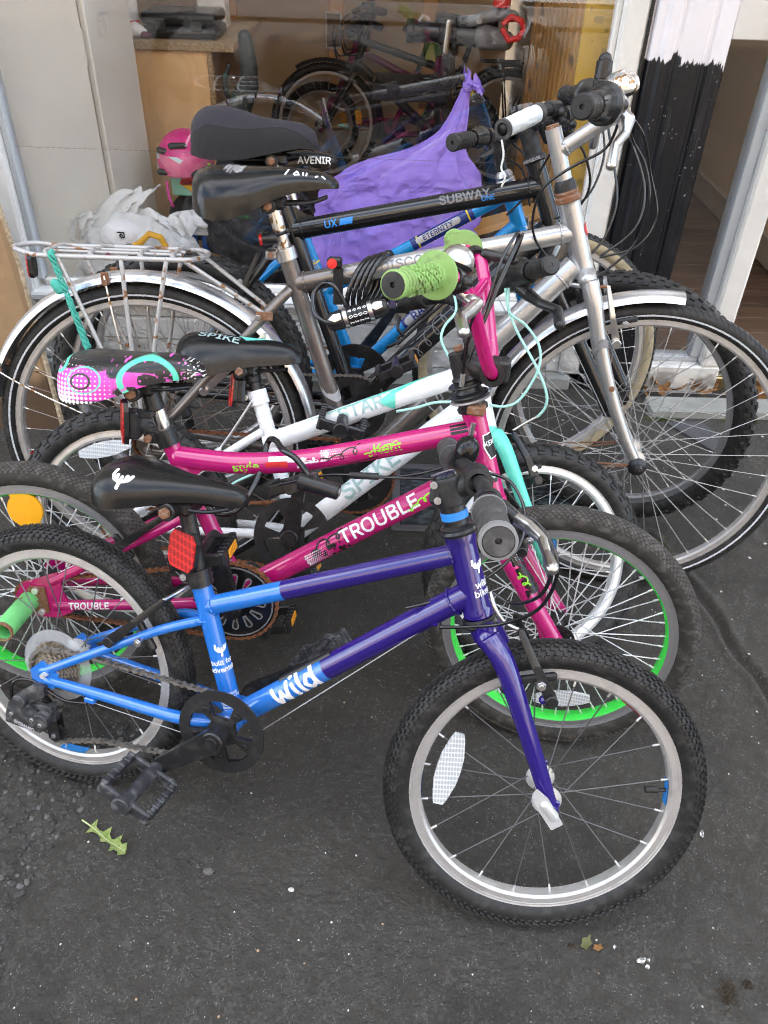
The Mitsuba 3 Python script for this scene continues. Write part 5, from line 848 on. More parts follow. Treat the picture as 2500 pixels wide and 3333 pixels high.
# ---- 6: the blue bicycle against the window
def bike_cyan():
    b = Bike('bicycle', (-.570, 1.959, 0, 4.3, .970, 10.2), .343, .05, 'metallic blue bicycle with tan wall tyres, furthest back against the shop window'); b.paint = 'cyan_blue'
    BB, sT = vec((.478, 0, .292)), vec((.340, 0, .655)); h0, h1 = vec((.842, 0, .786)), vec((.882, 0, .690))
    rows = [(sg * a, 120, ph, .009, .006, .0016, 0) for sg in (-1, 1) for a, ph in ((10, 0), (32, .5), (54, 0))]
    kw = dict(R=.342, w=.042, rows=rows, wall='tan_wall', rim='rim_alloy', rim_w=.0115, n=36, cross=3, spoke='spoke', sr=.0010)
    wheel(b, 'rear_wheel', (.03, 0, .300), False, 0, old=.062, **{**kw, 'spoke': 'spoke_rust', 'R': .300, 'wall': 'rubber'}); Wf, ri, rb = wheel(b, 'front_wheel', b.hub, True, 0, **kw)
    t0, t1 = vec((.388, 0, .505)), vec((.848, 0, .767)); d1 = vec((.872, 0, .694))
    ft(b, 'frame__seat_tube', BB, sT, .0160); ft(b, 'frame__top_tube', t0, t1, .0150); ft(b, 'frame__down_tube', BB, d1, .0165); b.A('frame__head_tube', lathe_on(h1, h0, [(0, 0), (.0205, 0), (.0190, .005), (.0190, .099), (.0205, .104), (0, .104)], 22), 'cyan_blue')
    L = np.linalg.norm(t1 - t0); dL = np.linalg.norm(d1 - BB)
    b.A('frame__decal', tube([t0 + (t1 - t0) * .50, t0 + (t1 - t0) * .82], .0154, 18, False), 'deep_blue', smooth=True); b.A('frame__decal', tube([BB + (d1 - BB) * .33, BB + (d1 - BB) * .66], .0169, 18, False), 'deep_blue', smooth=True)
    b.A('frame__lettering', wrap(prism(LineString([(0, 0), (.105, 0)]).buffer(.0085), .0004), t0, t1, .0156, L * .64, 24), 'print_silver'); b.A('frame__lettering', wrap(text2d('ETERNITY', .012, True), t0, t1, .0162, L * .64, 24), 'deep_blue', label='dark blue letters ETERNITY on a silver panel')
    for k in (.53, .79): b.A('frame__band', tube([t0 + (t1 - t0) * k, t0 + (t1 - t0) * (k + .008)], .0157, 18, False), 'print_yellow', smooth=True)
    b.A('frame__lettering', wrap(prism(LineString([(0, 0), (.15, 0)]).buffer(.0125), .0004), BB, d1, .0171, dL * .50, 22), 'print_silver'); b.A('frame__lettering', wrap(text2d('RALEIGH', .021, True), BB, d1, .0177, dL * .50, 22), 'deep_blue', label='dark blue letters RALEIGH')
    b.A('frame__lettering', wrap(text2d('RALEIGH', .014, True), BB, sT, .0162, .28, 20), 'print_silver'); b.A('frame__band', tube([BB + (sT - BB) * .80, BB + (sT - BB) * .812], .0165, 18, False), 'print_yellow', smooth=True)
    stay_pair(b, 'frame__seat_stay', (.345, .014, .640), (.03, .060, .303), .0075, .0065, mids=[(.18, .042, .49)]); stay_pair(b, 'frame__chain_stay', (.455, .024, .292), (.03, .060, .298), .0105, .0075); dropout(b, [(.015, .302), (.03, .320), (.05, .310), (.042, .288)], .060)
    b.A('seat_post', tube([sT, (.300, 0, .800)], .0128, 16), 'chrome', smooth=True)
    st = [(.178, .008, .815, .805), (.188, .050, .835, .795), (.215, .078, .846, .790), (.255, .072, .848, .796), (.300, .046, .848, .808), (.345, .030, .848, .818), (.395, .024, .846, .822), (.422, .014, .838, .822), (.430, .003, .828, .822)]
    sm = saddle_mesh(st); b.A('saddle', sm, 'leather_shiny', smooth=60); b.A('saddle__lettering', drape(text2d('AVENIR', .015, True), M4(unit((1, 0, .04)), unit((0, .35, .94)), unit((0, -.94, .35)), (.376, -.10, .860)), sm), 'print_white'); saddle_rails(b, .21, .41, .796, (.304, 0), .806)
    ax = unit(h0 - h1); b.A('headset', lathe_on(h0, h0 + ax * .036, [(.0205, 0), (.024, .001), (.022, .008), (.0235, .012), (.020, .016), (.0215, .022), (.018, .03), (.0115, .036)], 22), 'steel', True); b.A('headset', lathe_on(h1 - ax * .012, h1, [(.014, 0), (.023, 0), (.0205, .012)], 20), 'steel', True)
    q, bc = h0 + ax * .105, vec((.838, 0, .898)); b.A('stem', cat([tube([h0 + ax * .03, q], .0125, 14, True), tube([h0 + ax * .070, bc], .0135, 14), lathe_on(bc + vec((0, .022, 0)), bc - vec((0, .022, 0)), [(.011, 0), (.0185, .001), (.0185, .043), (.011, .044)], 18)]), 'black_matt', True, 40)
    P = [(1.035, .265, .900), (.962, .165, .903), (.890, .07, .899), (.838, 0, .898), (.795, -.07, .899), (.730, -.165, .907), (.640, -.268, .904)]
    b.A('handlebar', tube(spline(P, 5), .0112, 14), 'black_matt', True, True); grip(b, (.690, -.213, .906), (.636, -.274, .904), .0165, 'black_matt', 12); grip(b, (.998, .214, .902), (1.040, .272, .900), .0165, 'black_matt', 12); b.A('shifter', lathe_on((.722, -.175, .907), (.690, -.213, .906), [(.012, 0), (.021, .001), (.022, .022), (.018, .03), (.017, .048)], 20), 'black_plastic', True)
    lever(b, [(.748, -.150, .890), (.745, -.185, .880), (.712, -.225, .872)], [.008, .006, .0055], 'black_plastic', ((.748, -.140, .904), (.735, -.158, .906), .0135))
    legs(b, (.888, .030, .672), (.970, .054, .350), .0135, .0095, 'cyan_blue', [(.896, .046, .64), (.925, .052, .50)]); b.A('fork__crown', blob([((.886, -.030, .676), .0145), ((.886, .030, .676), .0145), ((.884, 0, .682), .017)]), 'cyan_blue', True); axle_nut(b, b.hub, .060, steer=True)
    holes = [affinity.rotate(Polygon([(.028, -.012), (.028, .012), (.058, .020), (.058, -.020)]).buffer(.002), 72 * k + 12, origin=(0, 0)) for k in range(5)]
    crankset(b, BB, 236, .17, .086, holes, 'black_matt', 42, .096, -.046, 'black_plastic', pitch=0); chain_run(b, arc((BB[0], BB[2]), .087, 96, -92, 24) + arc((.03, .300), .036, -92, -266, 10), -.046, 'rust_chain', each=False)
    vbrake(b, (.945, .052, .60), (.915, .040, .70), (.945, .030, .640, .95, .3), 'alloy', True, 'front_brake')
    for pts in ([(.748, -.15, .89), (.80, -.08, .86), (.87, -.03, .82), (.90, -.02, .74)], [(.83, .04, .89), (.88, .0, .85), (.89, -.03, .78), (.84, -.03, .72)]): b.A('cable', wire(pts, .0026, 8), 'black_matt', True, True)
    mudless = None

bike_blue(); bm = bike_magenta(); bike_white(); bs = bike_silver(); bike_black(); bike_cyan()

# ---- things on the bicycles
lk = tag(free('cable_lock'), 'black combination cable lock hanging from the top tube of the silver bicycle', 'bicycle lock', 'cable locks on the bicycles')
def LA(b, key, part, mesh, m, **k): return add(f'{key}__{part}', b.m(mesh), m, **k)
c0, c1 = vec((.395, -.085, .640)), vec((.520, -.085, .682)); FR = frame(c0, c1)
LA(bs, lk, 'body', lathe_on(c0, c1, [(0, 0), (.012, .003), (.018, .012), (.020, .034), (.0185, .036), (.0185, .092), (.020, .094), (.019, .114), (.014, .128), (0, .131)], 24), 'black_plastic')
for z in (.038, .090): LA(bs, lk, 'collar', lathe_on(c0, c1, [(.0185, z), (.0208, z + .001), (.0208, z + .009), (.0185, z + .010)], 24), 'alloy')
for k in range(4):
    LA(bs, lk, 'digit_ring', lathe_on(c0, c1, [(.0185, .0495 + k * .0102), (.0205, .0503 + k * .0102), (.0205, .0580 + k * .0102), (.0185, .0588 + k * .0102)], 24), 'print_black')
    LA(bs, lk, 'digits', wrap(cat([(lambda q: (q[0] + vec((0, .012 * (1 - j), 0)), q[1]))(centred(swap(text2d(s, .0075, True)))) for j, s in enumerate('901')]), c0, c1, .0206, .0542 + k * .0102, 10), 'print_white')
for p in (.022, .108): LA(bs, lk, 'inlay', wrap(prism(Polygon([(-.012, 0), (.0, .008), (.014, .006), (.014, -.006), (0, -.008)]), .0008), c0, c1, .0198, p, 30), 'alloy')
for k in range(4):
    a = np.linspace(0, 2 * PI, 22); cx = .462 + .012 * k; LA(bs, lk, 'coil', tube(np.stack([cx + .016 * np.cos(a) - .022 * np.sin(a), -.012 - .048 * np.sin(a), .705 + .055 * np.cos(a) + .004 * k], -1), .0052, 8, False), 'black_paint', smooth=True)
LA(bs, lk, 'cable', wire([(.398, -.085, .642), (.372, -.07, .655), (.366, -.05, .690), (.385, -.045, .712), (.41, -.06, .71), (.44, -.058, .66)], .0052, 8), 'black_paint', smooth=True)
LA(bs, lk, 'bracket', cat([box(.020, .006, .075, .002, (.415, -.030, .705)), box(.030, .026, .020, .004, (.408, -.030, .752))]), 'black_plastic'); LA(bs, lk, 'button', lathe_on((.404, -.044, .752), (.403, -.050, .752), [(.010, 0), (.010, .004), (0, .005)], 16), 'print_red_bright')
mat('print_red_bright', prin((.75, .03, .025), .35))
lk = tag(free('cable_lock'), 'black key cable lock looped round the magenta top tube', 'bicycle lock', 'cable locks on the bicycles')
LA(bm, lk, 'cable', wire([(.33, -.035, .485), (.36, -.05, .462), (.40, -.05, .470), (.43, -.02, .52), (.44, .02, .575), (.46, -.01, .592), (.482, -.05, .588), (.505, -.062, .580), (.525, -.072, .562), (.540, -.078, .545)], .0055, 8), 'black_paint', smooth=True)
LA(bm, lk, 'body', cat([cyl((.515, -.078, .545), (.585, -.086, .533), .0145, 20), cyl((.538, -.078, .560), (.545, -.08, .535), .009, 14)]), 'black_plastic'); LA(bm, lk, 'keyhole', cyl((.585, -.086, .533), (.5875, -.0862, .5326), .0075, 14), 'dull_steel')
# the green cord on the rack
rp = [vec((-.152, -.072, z)) for z in (.756, .70, .64, .585, .54)]; ms = []
for s in range(3):
    zz = np.linspace(0, 1, 40); a = zz * 30 + s * 2.1; ms.append(tube(np.stack([-.150 + .050 * zz + .0045 * np.cos(a), -.074 + .004 * np.sin(a), .762 - .190 * zz], -1), .0020 + .0012 * (np.sin(zz * 40) > .2), 6))
    zz = np.linspace(0, 1, 20); a = zz * 18 + s * 2.1; ms.append(tube(np.stack([-.128 + .030 * zz + .004 * np.cos(a), -.076 + .004 * np.sin(a), .680 - .130 * zz], -1), .0021, 6))
ms += [apply(torus(.010, .0036, 16, 6), frame((-.150, -.066, .752), (-.140, -.066, .752))), blob([((-.148, -.076, .700), .010), ((-.142, -.076, .688), .009)])]
add('cord', bs.m(cat(ms)), 'cord', True, 'knotted green cord tied to the silver rack and hanging down', 'cord')
mat('cord', prin((.07, .42, .33), .8), mikit.proc(lambda p, n, uv: noise(p.x * 700, p.y * 700, p.z * 500)), .002)
# ------------------------------------------------------------------ ground
EDGE = vec([(-.30, 1.30), (-.403, .954), (-.48, .881), (-.525, .775), (-.562, .702), (-.565, .623), (-.554, .555), (-.557, .489), (-.60, .30), (-.75, -.2)])
SEAM = vec([(.70, 1.66), (.735, 1.56), (.776, 1.441), (.80, 1.36), (.812, 1.25), (.836, 1.122), (.85, 1.0), (.88, .7), (.9, .2)])
def dist_line(x, y, L):
    d = np.full(x.shape, 9.0)
    for (ax, ay), (bx, by) in zip(L[:-1], L[1:]):
        t = np.clip(((x - ax) * (bx - ax) + (y - ay) * (by - ay)) / ((bx - ax) ** 2 + (by - ay) ** 2), 0, 1); d = np.minimum(d, np.hypot(x - ax - t * (bx - ax), y - ay - t * (by - ay)))
    return d
def ground_z(x, y):
    q = np.stack([x, y, 0 * x], -1); z = .0030 * (meshkit.fbm(q * 7, 3) - .5) + .0012 * (meshkit.fbm(q * 60, 2) - .5)
    wob = .018 * (meshkit.noise(q * 22, 5) - .5) + .03 * (meshkit.noise(q * 7, 8) - .5)
    ex = np.interp(y, EDGE[::-1, 1], EDGE[::-1, 0]) + wob; inside = np.clip((ex - x) / .012, 0, 1) * (y < 1.35)
    z += inside * (-.006 + .010 * (meshkit.fbm(q * 45, 3, 2) - .5) + .006 * (meshkit.noise(q * 120, 4) - .5))
    z -= .006 * np.exp(-((x - ex) / .006) ** 2) * (y < 1.0) * (y > .45)
    sd = dist_line(x + wob * .5, y, SEAM); z -= .014 * np.exp(-(sd / .008) ** 2); z += .006 * np.exp(-((sd - .022) / .010) ** 2)
    return z * np.clip(3.5 - np.abs(y - 1), 0, 1)
xs = np.r_[-400, -120, -40, -14, -6, -3, -2, -1.5, np.arange(-1.25, 1.35, .0062), 1.5, 2, 3, 6, 14, 40, 120, 400]; ys = np.r_[-400, -120, -40, -14, -6, -2, -.8, -.2, .1, np.arange(.36, 2.52, .0062), 2.7, 3, 4, 6, 10, 40, 120, 400]
X, Y = np.meshgrid(xs, ys, indexing='ij'); Zg = ground_z(X, Y); Zg[Y > 2.49] = np.minimum(Zg[Y > 2.49], -.004)
i, j = np.meshgrid(np.arange(len(xs) - 1), np.arange(len(ys) - 1), indexing='ij'); ny = len(ys)
q = np.stack([i * ny + j, (i + 1) * ny + j, (i + 1) * ny + j + 1, i * ny + j + 1], -1).reshape(-1, 4)
def asphalt(p, n, uv):
    x, y = p.x, p.y
    big = fbm(x * 2.2, y * 2.2, 1, 3); mid = fbm(x * 34, y * 34, 2, 3); fin = noise(x * 430, y * 430, 3); f2 = noise(x * 950, y * 950, 5)
    c = mix((.019, .0172, .0142), (.055, .0495, .0415), .28 * big + .20 * mid + .36 * fin + .22 * f2)
    g = noise(x * 210 + 4, y * 210, 8) * (.75 + .5 * noise(x * 31, y * 31, 4)); c = mix(c, (.075, .070, .062), sstep(.74, .92, g) * .45)
    g = noise(x * 520 + 9, y * 520, 2); c = mix(c, (.15, .145, .135), sstep(.86, .92, g) * sstep(.42, .6, noise(x * 60, y * 60, 6)))
    d, _, w = vor(x * 58 + 7, y * 58); c = mix(c, mix((.13, .10, .08), (.36, .35, .33), sstep(.95, 1, w)), sstep(.075, .04, d) * sstep(.90, .91, w))
    damp = sstep(.48, .64, fbm(x * 3.1 + 3, y * 3.1, 5, 3)); return c * (1 - .25 * damp)
def asph_b(p, n, uv): return noise(p.x * 330, p.y * 330, 1) + .7 * noise(p.x * 760, p.y * 760, 4) + 1.4 * noise(p.x * 110, p.y * 110, 2)
mat('asphalt', prin(mikit.proc(asphalt), mikit.proc(lambda p, n, uv: .62 + .25 * noise(p.x * 60, p.y * 60, 7)), specular=.45), mikit.proc(asph_b, .0012), .0013)
struct('ground', (np.stack([X, Y, Zg], -1).reshape(-1, 3), np.vstack([q[:, [0, 1, 2]], q[:, [0, 2, 3]]])), 'asphalt', True)
def stones(n, region, r0, r1, pw, seed, flat=.6):
    rg = np.random.default_rng(seed); P = region(rg, n); ic = trimesh.creation.icosphere(subdivisions=0); V, Fs = [], []
    zz = ground_z(P[:, 0], P[:, 1])
    for k, (x, y) in enumerate(P):
        r = r0 + (r1 - r0) * rg.random() ** pw; v = ic.vertices * (1 + .35 * (rg.random((12, 1)) - .5)) @ trimesh.transformations.random_rotation_matrix(rg.random(3))[:3, :3] * r * vec((1, .6 + .4 * rg.random(), flat)); a = rg.random() * 7
        c, s = math.cos(a), math.sin(a); v = v @ np.array([[c, s, 0], [-s, c, 0], [0, 0, 1]]); V.append(v + (x, y, zz[k] + r * .08)); Fs.append(np.array(ic.faces) + 12 * k)
    return np.vstack(V), np.vstack(Fs)
front = lambda rg, n: np.stack([rg.uniform(-.8, 1.3, n), .40 + 1.9 * rg.random(n) ** 1.5], -1)
def rough(rg, n):
    y = rg.uniform(.35, 1.0, n); return np.stack([np.interp(y, EDGE[::-1, 1], EDGE[::-1, 0]) - .012 - .28 * rg.random(n) ** 1.2, y], -1)
right = lambda rg, n: np.stack([rg.uniform(.55, 1.5, n), rg.uniform(1.0, 2.3, n)], -1)
for nm, m in (('stone_light', (.52, .50, .46)), ('stone_tan', (.36, .24, .15)), ('stone_grey', (.105, .10, .095)), ('stone_dark', (.044, .042, .040))): mat(nm, prin(m, .75))
add('grit', cat([stones(800, front, .0005, .0024, 4.5, 1), stones(110, right, .0016, .0055, 1.5, 2, .25)]), 'stone_light', False, 'pale grit scattered over the tarmac', kind='stuff'); add('grit', stones(160, front, .0007, .0028, 4, 3), 'stone_tan', False, 'tan grit scattered over the tarmac', kind='stuff')
add('gravel', cat([stones(330, rough, .0015, .008, 3, 4), stones(120, front, .0010, .0036, 3, 5)]), 'stone_grey', False, 'loose grey gravel in the broken tarmac at the left', kind='stuff'); add('gravel', stones(900, rough, .0015, .008, 2.2, 6), 'stone_dark', False, 'dark broken tarmac crumbs at the left', kind='stuff')
ic1 = trimesh.creation.icosphere(subdivisions=2)
def pebble(x, y, r, m, label, seed):
    v = ic1.vertices * (r, r * .75, r * .55); v = v * (1 + .5 * (meshkit.noise(ic1.vertices * 2.3 + seed, seed)[:, None] - .5)); add('pebble', (v + (x, y, r * .3), np.array(ic1.faces)), m, 40, label, 'stone')
pebble(-.280, .696, .0095, 'stone_grey', 'grey pebble on the tarmac below the crank and pedal of the blue bicycle', 1); pebble(-.135, .670, .0050, 'stone_light', 'small white pebble on the bare tarmac in the middle foreground', 2)
mat('paint_spot', prin(mikit.proc(lambda p, n, uv: mix((.62, .62, .60), (.2, .19, .18), sstep(.45, .6, noise(p.x * 300, p.y * 300, 1)))), .8))
def splat(x, y, r, label, seed):
    rg = np.random.default_rng(seed); g = unary_union([Point(x + r * .8 * rg.normal() * .5, y + r * rg.normal() * .5).buffer(r * (.2 + .3 * rg.random()), 5) for _ in range(9)])
    v, f = fine(prism(g, .0012, .0008), .004); v[:, 2] += ground_z(v[:, 0], v[:, 1]); add('paint_spot', (v, f), 'paint_spot', False, label, 'paint spot')
splat(.438, .575, .0075, 'white splash on the tarmac at the lower right', 3); splat(.398, .594, .0028, 'small white fleck beside the dead leaf', 5); splat(.60, .80, .005, 'white fleck right of the front tyre of the blue bicycle', 8)
# leaves
mat('leaf_green', {'type': 'principledthin', 'base_color': mikit.proc(lambda p, n, uv: mix((.20, .30, .07), (.42, .46, .20), noise(p.x * 300, p.y * 300, 1))), 'roughness': .5, 'diff_trans': .5})
mat('leaf_dead', {'type': 'principledthin', 'base_color': mikit.proc(lambda p, n, uv: mix((.15, .07, .03), (.40, .22, .09), noise(p.x * 60, p.y * 60, p.z * 60))), 'roughness': .7, 'diff_trans': .3}); mat('leaf_olive', prin((.11, .11, .04), .7)); mat('moss', prin(mikit.proc(lambda p, n, uv: mix((.03, .05, .008), (.10, .14, .02), noise(p.x * 200, p.y * 200, 1))), .9)); mat('moss_dead', prin((.07, .05, .03), .9))
scene['m_leaf_green'] = scene['m_leaf_green']['bsdf']; scene['m_leaf_dead'] = scene['m_leaf_dead']['bsdf']
lx, ly = vec((-.514, .775)), vec((-.430, .722)); dl = ly - lx; Ll = np.linalg.norm(dl); dl /= Ll; nl = vec((-dl[1], dl[0]))
prof = [(0, .002), (.10, .010), (.15, .15), (.21, .05), (.30, .035), (.37, .06), (.45, .20), (.50, .09), (.60, .05), (.66, .08), (.75, .19), (.79, .09), (.87, .07), (.93, .13), (1.0, .03)]
po = [(u, w) for u, w in prof] + [(u + .03, -w * (.75 + .3 * math.sin(u * 9))) for u, w in prof[::-1]]
v, f = fine(prism(Polygon(po).buffer(0), .0006), .08); ll = add('leaf', (np.stack([lx[0] + Ll * (v[:, 0] * dl[0] + v[:, 1] * nl[0]), lx[1] + Ll * (v[:, 0] * dl[1] + v[:, 1] * nl[1]), .003 + .045 * np.abs(v[:, 1]) + .010 * (v[:, 0] - .4) ** 2 + .003 * np.sin(v[:, 0] * 9) + v[:, 2]], -1), f), 'leaf_green', True, 'torn toothed green leaf lying on the tarmac near the pedal', 'leaf')
add(ll + '__midrib', tube([(lx[0] + Ll * t * dl[0], lx[1] + Ll * t * dl[1], .005 + .010 * (t - .4) ** 2 + .003 * math.sin(t * 9)) for t in np.linspace(-.12, 1, 10)], np.linspace(.0016, .0005, 10), 6), 'rib_green', True); mat('rib_green', prin((.45, .52, .25), .5))
def dead_leaf(x, y, r, a, m, label, seed, key='leaf'):
    th = np.linspace(0, 2 * PI, 26); rr = r * (1 + .18 * np.sin(5 * th + seed) + .08 * np.sin(9 * th)); g = Polygon(np.stack([rr * np.cos(th), .62 * rr * np.sin(th)], -1)).buffer(0)
    v, f = fine(prism(g, .0005), r * .35); z = .35 * r * (v[:, 0] / r) ** 2 + .5 * r * (v[:, 1] / r) ** 2 + .002; c, s = math.cos(a), math.sin(a)
    return (np.stack([x + c * v[:, 0] - s * v[:, 1], y + s * v[:, 0] + c * v[:, 1], z + v[:, 2]], -1), f)
add('leaf', dead_leaf(.352, .598, .012, .9, 0, '', 1), 'leaf_olive', True, 'small olive withered leaf in front of the front tyre of the blue bicycle', 'leaf'); add('leaf', dead_leaf(.370, .592, .008, .2, 0, '', 4), 'leaf_dead', True, 'crumpled brown leaf beside the olive leaf', 'leaf')
rg = np.random.default_rng(12); lit = []
for _ in range(70):
    m_ = dead_leaf(0, 0, .010 + .022 * rg.random(), 0, 0, '', rg.random() * 9); lit.append(apply(m_, tr(.74 + .55 * rg.random() ** .8, 2.385 + .10 * rg.random(), .012 + .025 * rg.random()) @ trimesh.transformations.euler_matrix((rg.random() - .5) * 1.6, (rg.random() - .5) * 1.6, rg.random() * 6)))
add('leaf_litter', cat(lit), 'leaf_dead', True, 'dry brown leaves drifted along the foot of the shop front', kind='stuff')
def tuft(n, cx, cy, rx, ry, h, seed):
    rg = np.random.default_rng(seed); V, Fs = [], []
    for k in range(n):
        x, y = cx + rx * rg.normal() * .45, cy + ry * rg.normal() * .45; a = rg.random() * 6.28; w = .0006 + .0006 * rg.random(); hh = h * (.4 + .8 * rg.random()); lean = hh * (rg.random(2) - .5) * 1.6; z = float(ground_z(np.array([x]), np.array([y]))[0])
        V += [(x - w * math.cos(a), y - w * math.sin(a), z), (x + w * math.cos(a), y + w * math.sin(a), z), (x + lean[0], y + lean[1], z + hh)]; Fs.append((3 * k, 3 * k + 1, 3 * k + 2))
    return vec(V), np.array(Fs)
add('moss', cat([tuft(400, .90 + .25 * t, 2.262, .06, .012, .010, 20 + t) for t in range(2)] + [tuft(260, .66, 1.60, .05, .03, .008, 30), tuft(200, .73, 1.60, .02, .05, .008, 31)]), 'moss', False, 'green moss along the slab edge and paving joints', kind='stuff'); add('moss', cat([tuft(260, .560, .530, .018, .022, .007, 40), tuft(90, .597, .545, .009, .007, .006, 41), tuft(60, .328, .595, .008, .006, .004, 42)]), 'moss_dead', False, 'withered brown moss tufts at the lower right', kind='stuff')
# cellar light let into the pavement, slabs by the shop front
gk = tag('pavement_light', 'pavement light of dark ribbed glass in a grey metal frame', 'pavement light'); mat('frame_grey', prin(dusty((.10, .10, .10), (.16, .15, .14), .5, 30), .5, metallic=.4)); mat('dark_glass', prin(mikit.proc(lambda p, n, uv: mix((.010, .014, .015), (.05, .065, .068), sstep(.4, .8, noise(p.x * 60, p.y * 160, 1)))), .2), mikit.proc(lambda p, n, uv: noise(p.x * 90, p.y * 220, 3)), .004)
for a in ((.35, 1.648, .66, .024), (.35, 1.936, .66, .024)): add(gk + '__frame', box(a[2], a[3], .03, .003, (a[0], a[1], -.006)), 'frame_grey', 20)
for x in (.032, .668): add(gk + '__frame', box(.024, .264, .03, .003, (x, 1.792, -.006)), 'frame_grey', 20)
add(gk + '__glass', box(.612, .264, .02, .002, (.35, 1.792, -.003)), 'dark_glass', 20)
mat('slab', prin(mikit.proc(lambda p, n, uv: mix((.16, .165, .15), (.30, .30, .28), fbm(p.x * 14, p.y * 22, p.z * 9, 4))), .85), mikit.proc(lambda p, n, uv: fbm(p.x * 90, p.y * 90, p.z * 90, 3)), .003); mat('slate', prin(mikit.proc(lambda p, n, uv: mix((.035, .038, .042), (.075, .078, .082), fbm(p.x * 20, p.y * 20, 1, 3))), .6))
add('kerb_slab', arr(trimesh.convex.convex_hull(vec([(.86, 2.27, -.03), (1.40, 2.285, -.03), (1.40, 2.385, -.03), (.86, 2.375, -.03), (.865, 2.274, .022), (1.40, 2.29, .024), (1.40, 2.38, .026), (.865, 2.37, .024)]))), 'slab', False, 'pale worn stone slab before the white door frame', 'paving slab')
v, f = prism(Polygon([(.90, 2.24), (1.02, 2.25), (1.10, 2.05), (1.03, 2.04)]), .010, -.004); add('slate_piece', (v, f), 'slate', False, 'flat dark slate piece in the pavement behind the silver front wheel', 'stone')

# ------------------------------------------------------------------ shop front
def paintwork(col, under, flake=.15, sc=1.0):
    def f(p, n, uv):
        k = sstep(1 - flake, 1 - flake + .05, fbm(p.x * 30 * sc, p.y * 30 * sc, p.z * 9 * sc, 4)); g = fbm(p.x * 4, p.y * 4, p.z * 3, 4); c = mix(col, [a * .78 for a in col], g)
        low = sstep(.22, .02, p.z) * sstep(.35, .7, fbm(p.x * 16, p.y * 16, p.z * 22, 3)); return mix(mix(c, under, k), (.10, .095, .085), low * .8)
    return mikit.proc(f)
woodbump = mikit.proc(lambda p, n, uv: fbm(p.x * 60, p.y * 60, p.z * 9, 3) + .4 * noise(p.x * 260, p.y * 260, p.z * 60))
boardbump = mikit.proc(lambda p, n, uv: fbm(p.x * 6, p.y * 60, p.z * 70, 3) + .4 * noise(p.x * 40, p.y * 260, p.z * 300))
mat('frame_white', prin(paintwork((.74, .73, .69), (.30, .27, .22), .22), .5), woodbump, .004); mat('board_white', prin(paintwork((.62, .62, .60), (.24, .23, .21), .30), .55), boardbump, .005)
def pil(p, n, uv):
    e = .998 + .014 * (noise(p.x * 330, 3, 1) - .5) + .012 * (noise(p.x * 130, 3, 4) - .5) + .008 * (noise(p.x * 26, 7, 1) - .5) - .012 * sstep(.84, .87, p.x) + .02 * sstep(.02, .0, dr.abs(p.x - .735))
    st = noise(p.x * 320, p.y * 300, p.z * 6); wh = mix((.76, .75, .78), (.66, .64, .66), fbm(p.x * 9, p.y * 9, p.z * 3, 3)); bl = mix((.008, .0085, .011), (.032, .033, .038), sstep(.62, .95, st * .7 + .3 * noise(p.x * 60, p.y * 60, p.z * 14)))
    chip = sstep(.90, .92, noise(p.x * 220, p.y * 220, p.z * 90)) * sstep(.55, .7, noise(p.x * 30, 2, p.z * 12)); return mix(mix(bl, (.40, .40, .41), chip * .6), wh, sstep(e - .003, e + .003, p.z))
mat('pilaster', prin(mikit.proc(pil), .32, specular=.5), mikit.proc(lambda p, n, uv: noise(p.x * 340, p.y * 300, p.z * 7) + .5 * fbm(p.x * 30, p.y * 30, p.z * 12, 3)), .0016)
mat('render', prin((.42, .40, .37), .9)); mat('inside_dark', prin((.12, .10, .08), .9)); mat('bead_grey', prin((.40, .43, .45), .45))
SH = tag('shop', 'shop front with large display window, white woodwork and half black pilaster', 'shop')
S = lambda part, mesh, m, sm=25, **k: add(f'{SH}__{part}', mesh, m, sm, **k)
def bx(x0, x1, y0, y1, z0, z1, c=.003): return box(x1 - x0, y1 - y0, z1 - z0, c, ((x0 + x1) / 2, (y0 + y1) / 2, (z0 + z1) / 2))
for z0, z1, y in ((.045, .118, 2.478), (.122, .196, 2.470), (.200, .262, 2.476)): S('riser_board', bx(-1.13, .58, y, 2.52, z0, z1, .005), 'board_white')
S('sill', bx(-1.16, .60, 2.425, 2.53, .263, .290, .006), 'board_white'); S('plinth', bx(-1.3, .62, 2.44, 2.60, -.05, .044, .006), 'slab'); S('sill', bx(-1.13, .58, 2.488, 2.512, .2905, .312, .004), 'frame_white')
S('window_frame', bx(-1.215, -1.150, 2.452, 2.56, .0445, 2.40, .008), 'frame_white'); S('window_frame__bead', bx(-1.1495, -1.128, 2.480, 2.530, .313, 2.36, .004), 'bead_grey'); S('window_frame', bx(.582, .650, 2.462, 2.56, .0445, 2.40, .007), 'frame_white'); S('window_frame__bead', bx(.568, .5815, 2.485, 2.530, .313, 2.36, .003), 'frame_white'); S('window_frame', bx(-1.215, .65, 2.455, 2.56, 2.4005, 2.47, .008), 'frame_white')
S('window_pane', grid(2, 2, lambda u, v: np.stack([-1.14 + 1.72 * u, np.full(u.shape, 2.503), .30 + 2.08 * v], -1)), 'm_glass', False)
S('window_pane__joint', tube([(-1.128, 2.501, .712), (.568, 2.501, .712)], .0004, 5), 'inside_dark')
prof = [(.651, 2.60), (.651, 2.470), (.664, 2.470), (.668, 2.450), (.690, 2.446), (.700, 2.436), (.722, 2.435), (.726, 2.441), (.734, 2.443), (.742, 2.437), (.806, 2.434), (.812, 2.441), (.820, 2.442), (.826, 2.436), (.868, 2.437), (.874, 2.450), (.879, 2.60)]
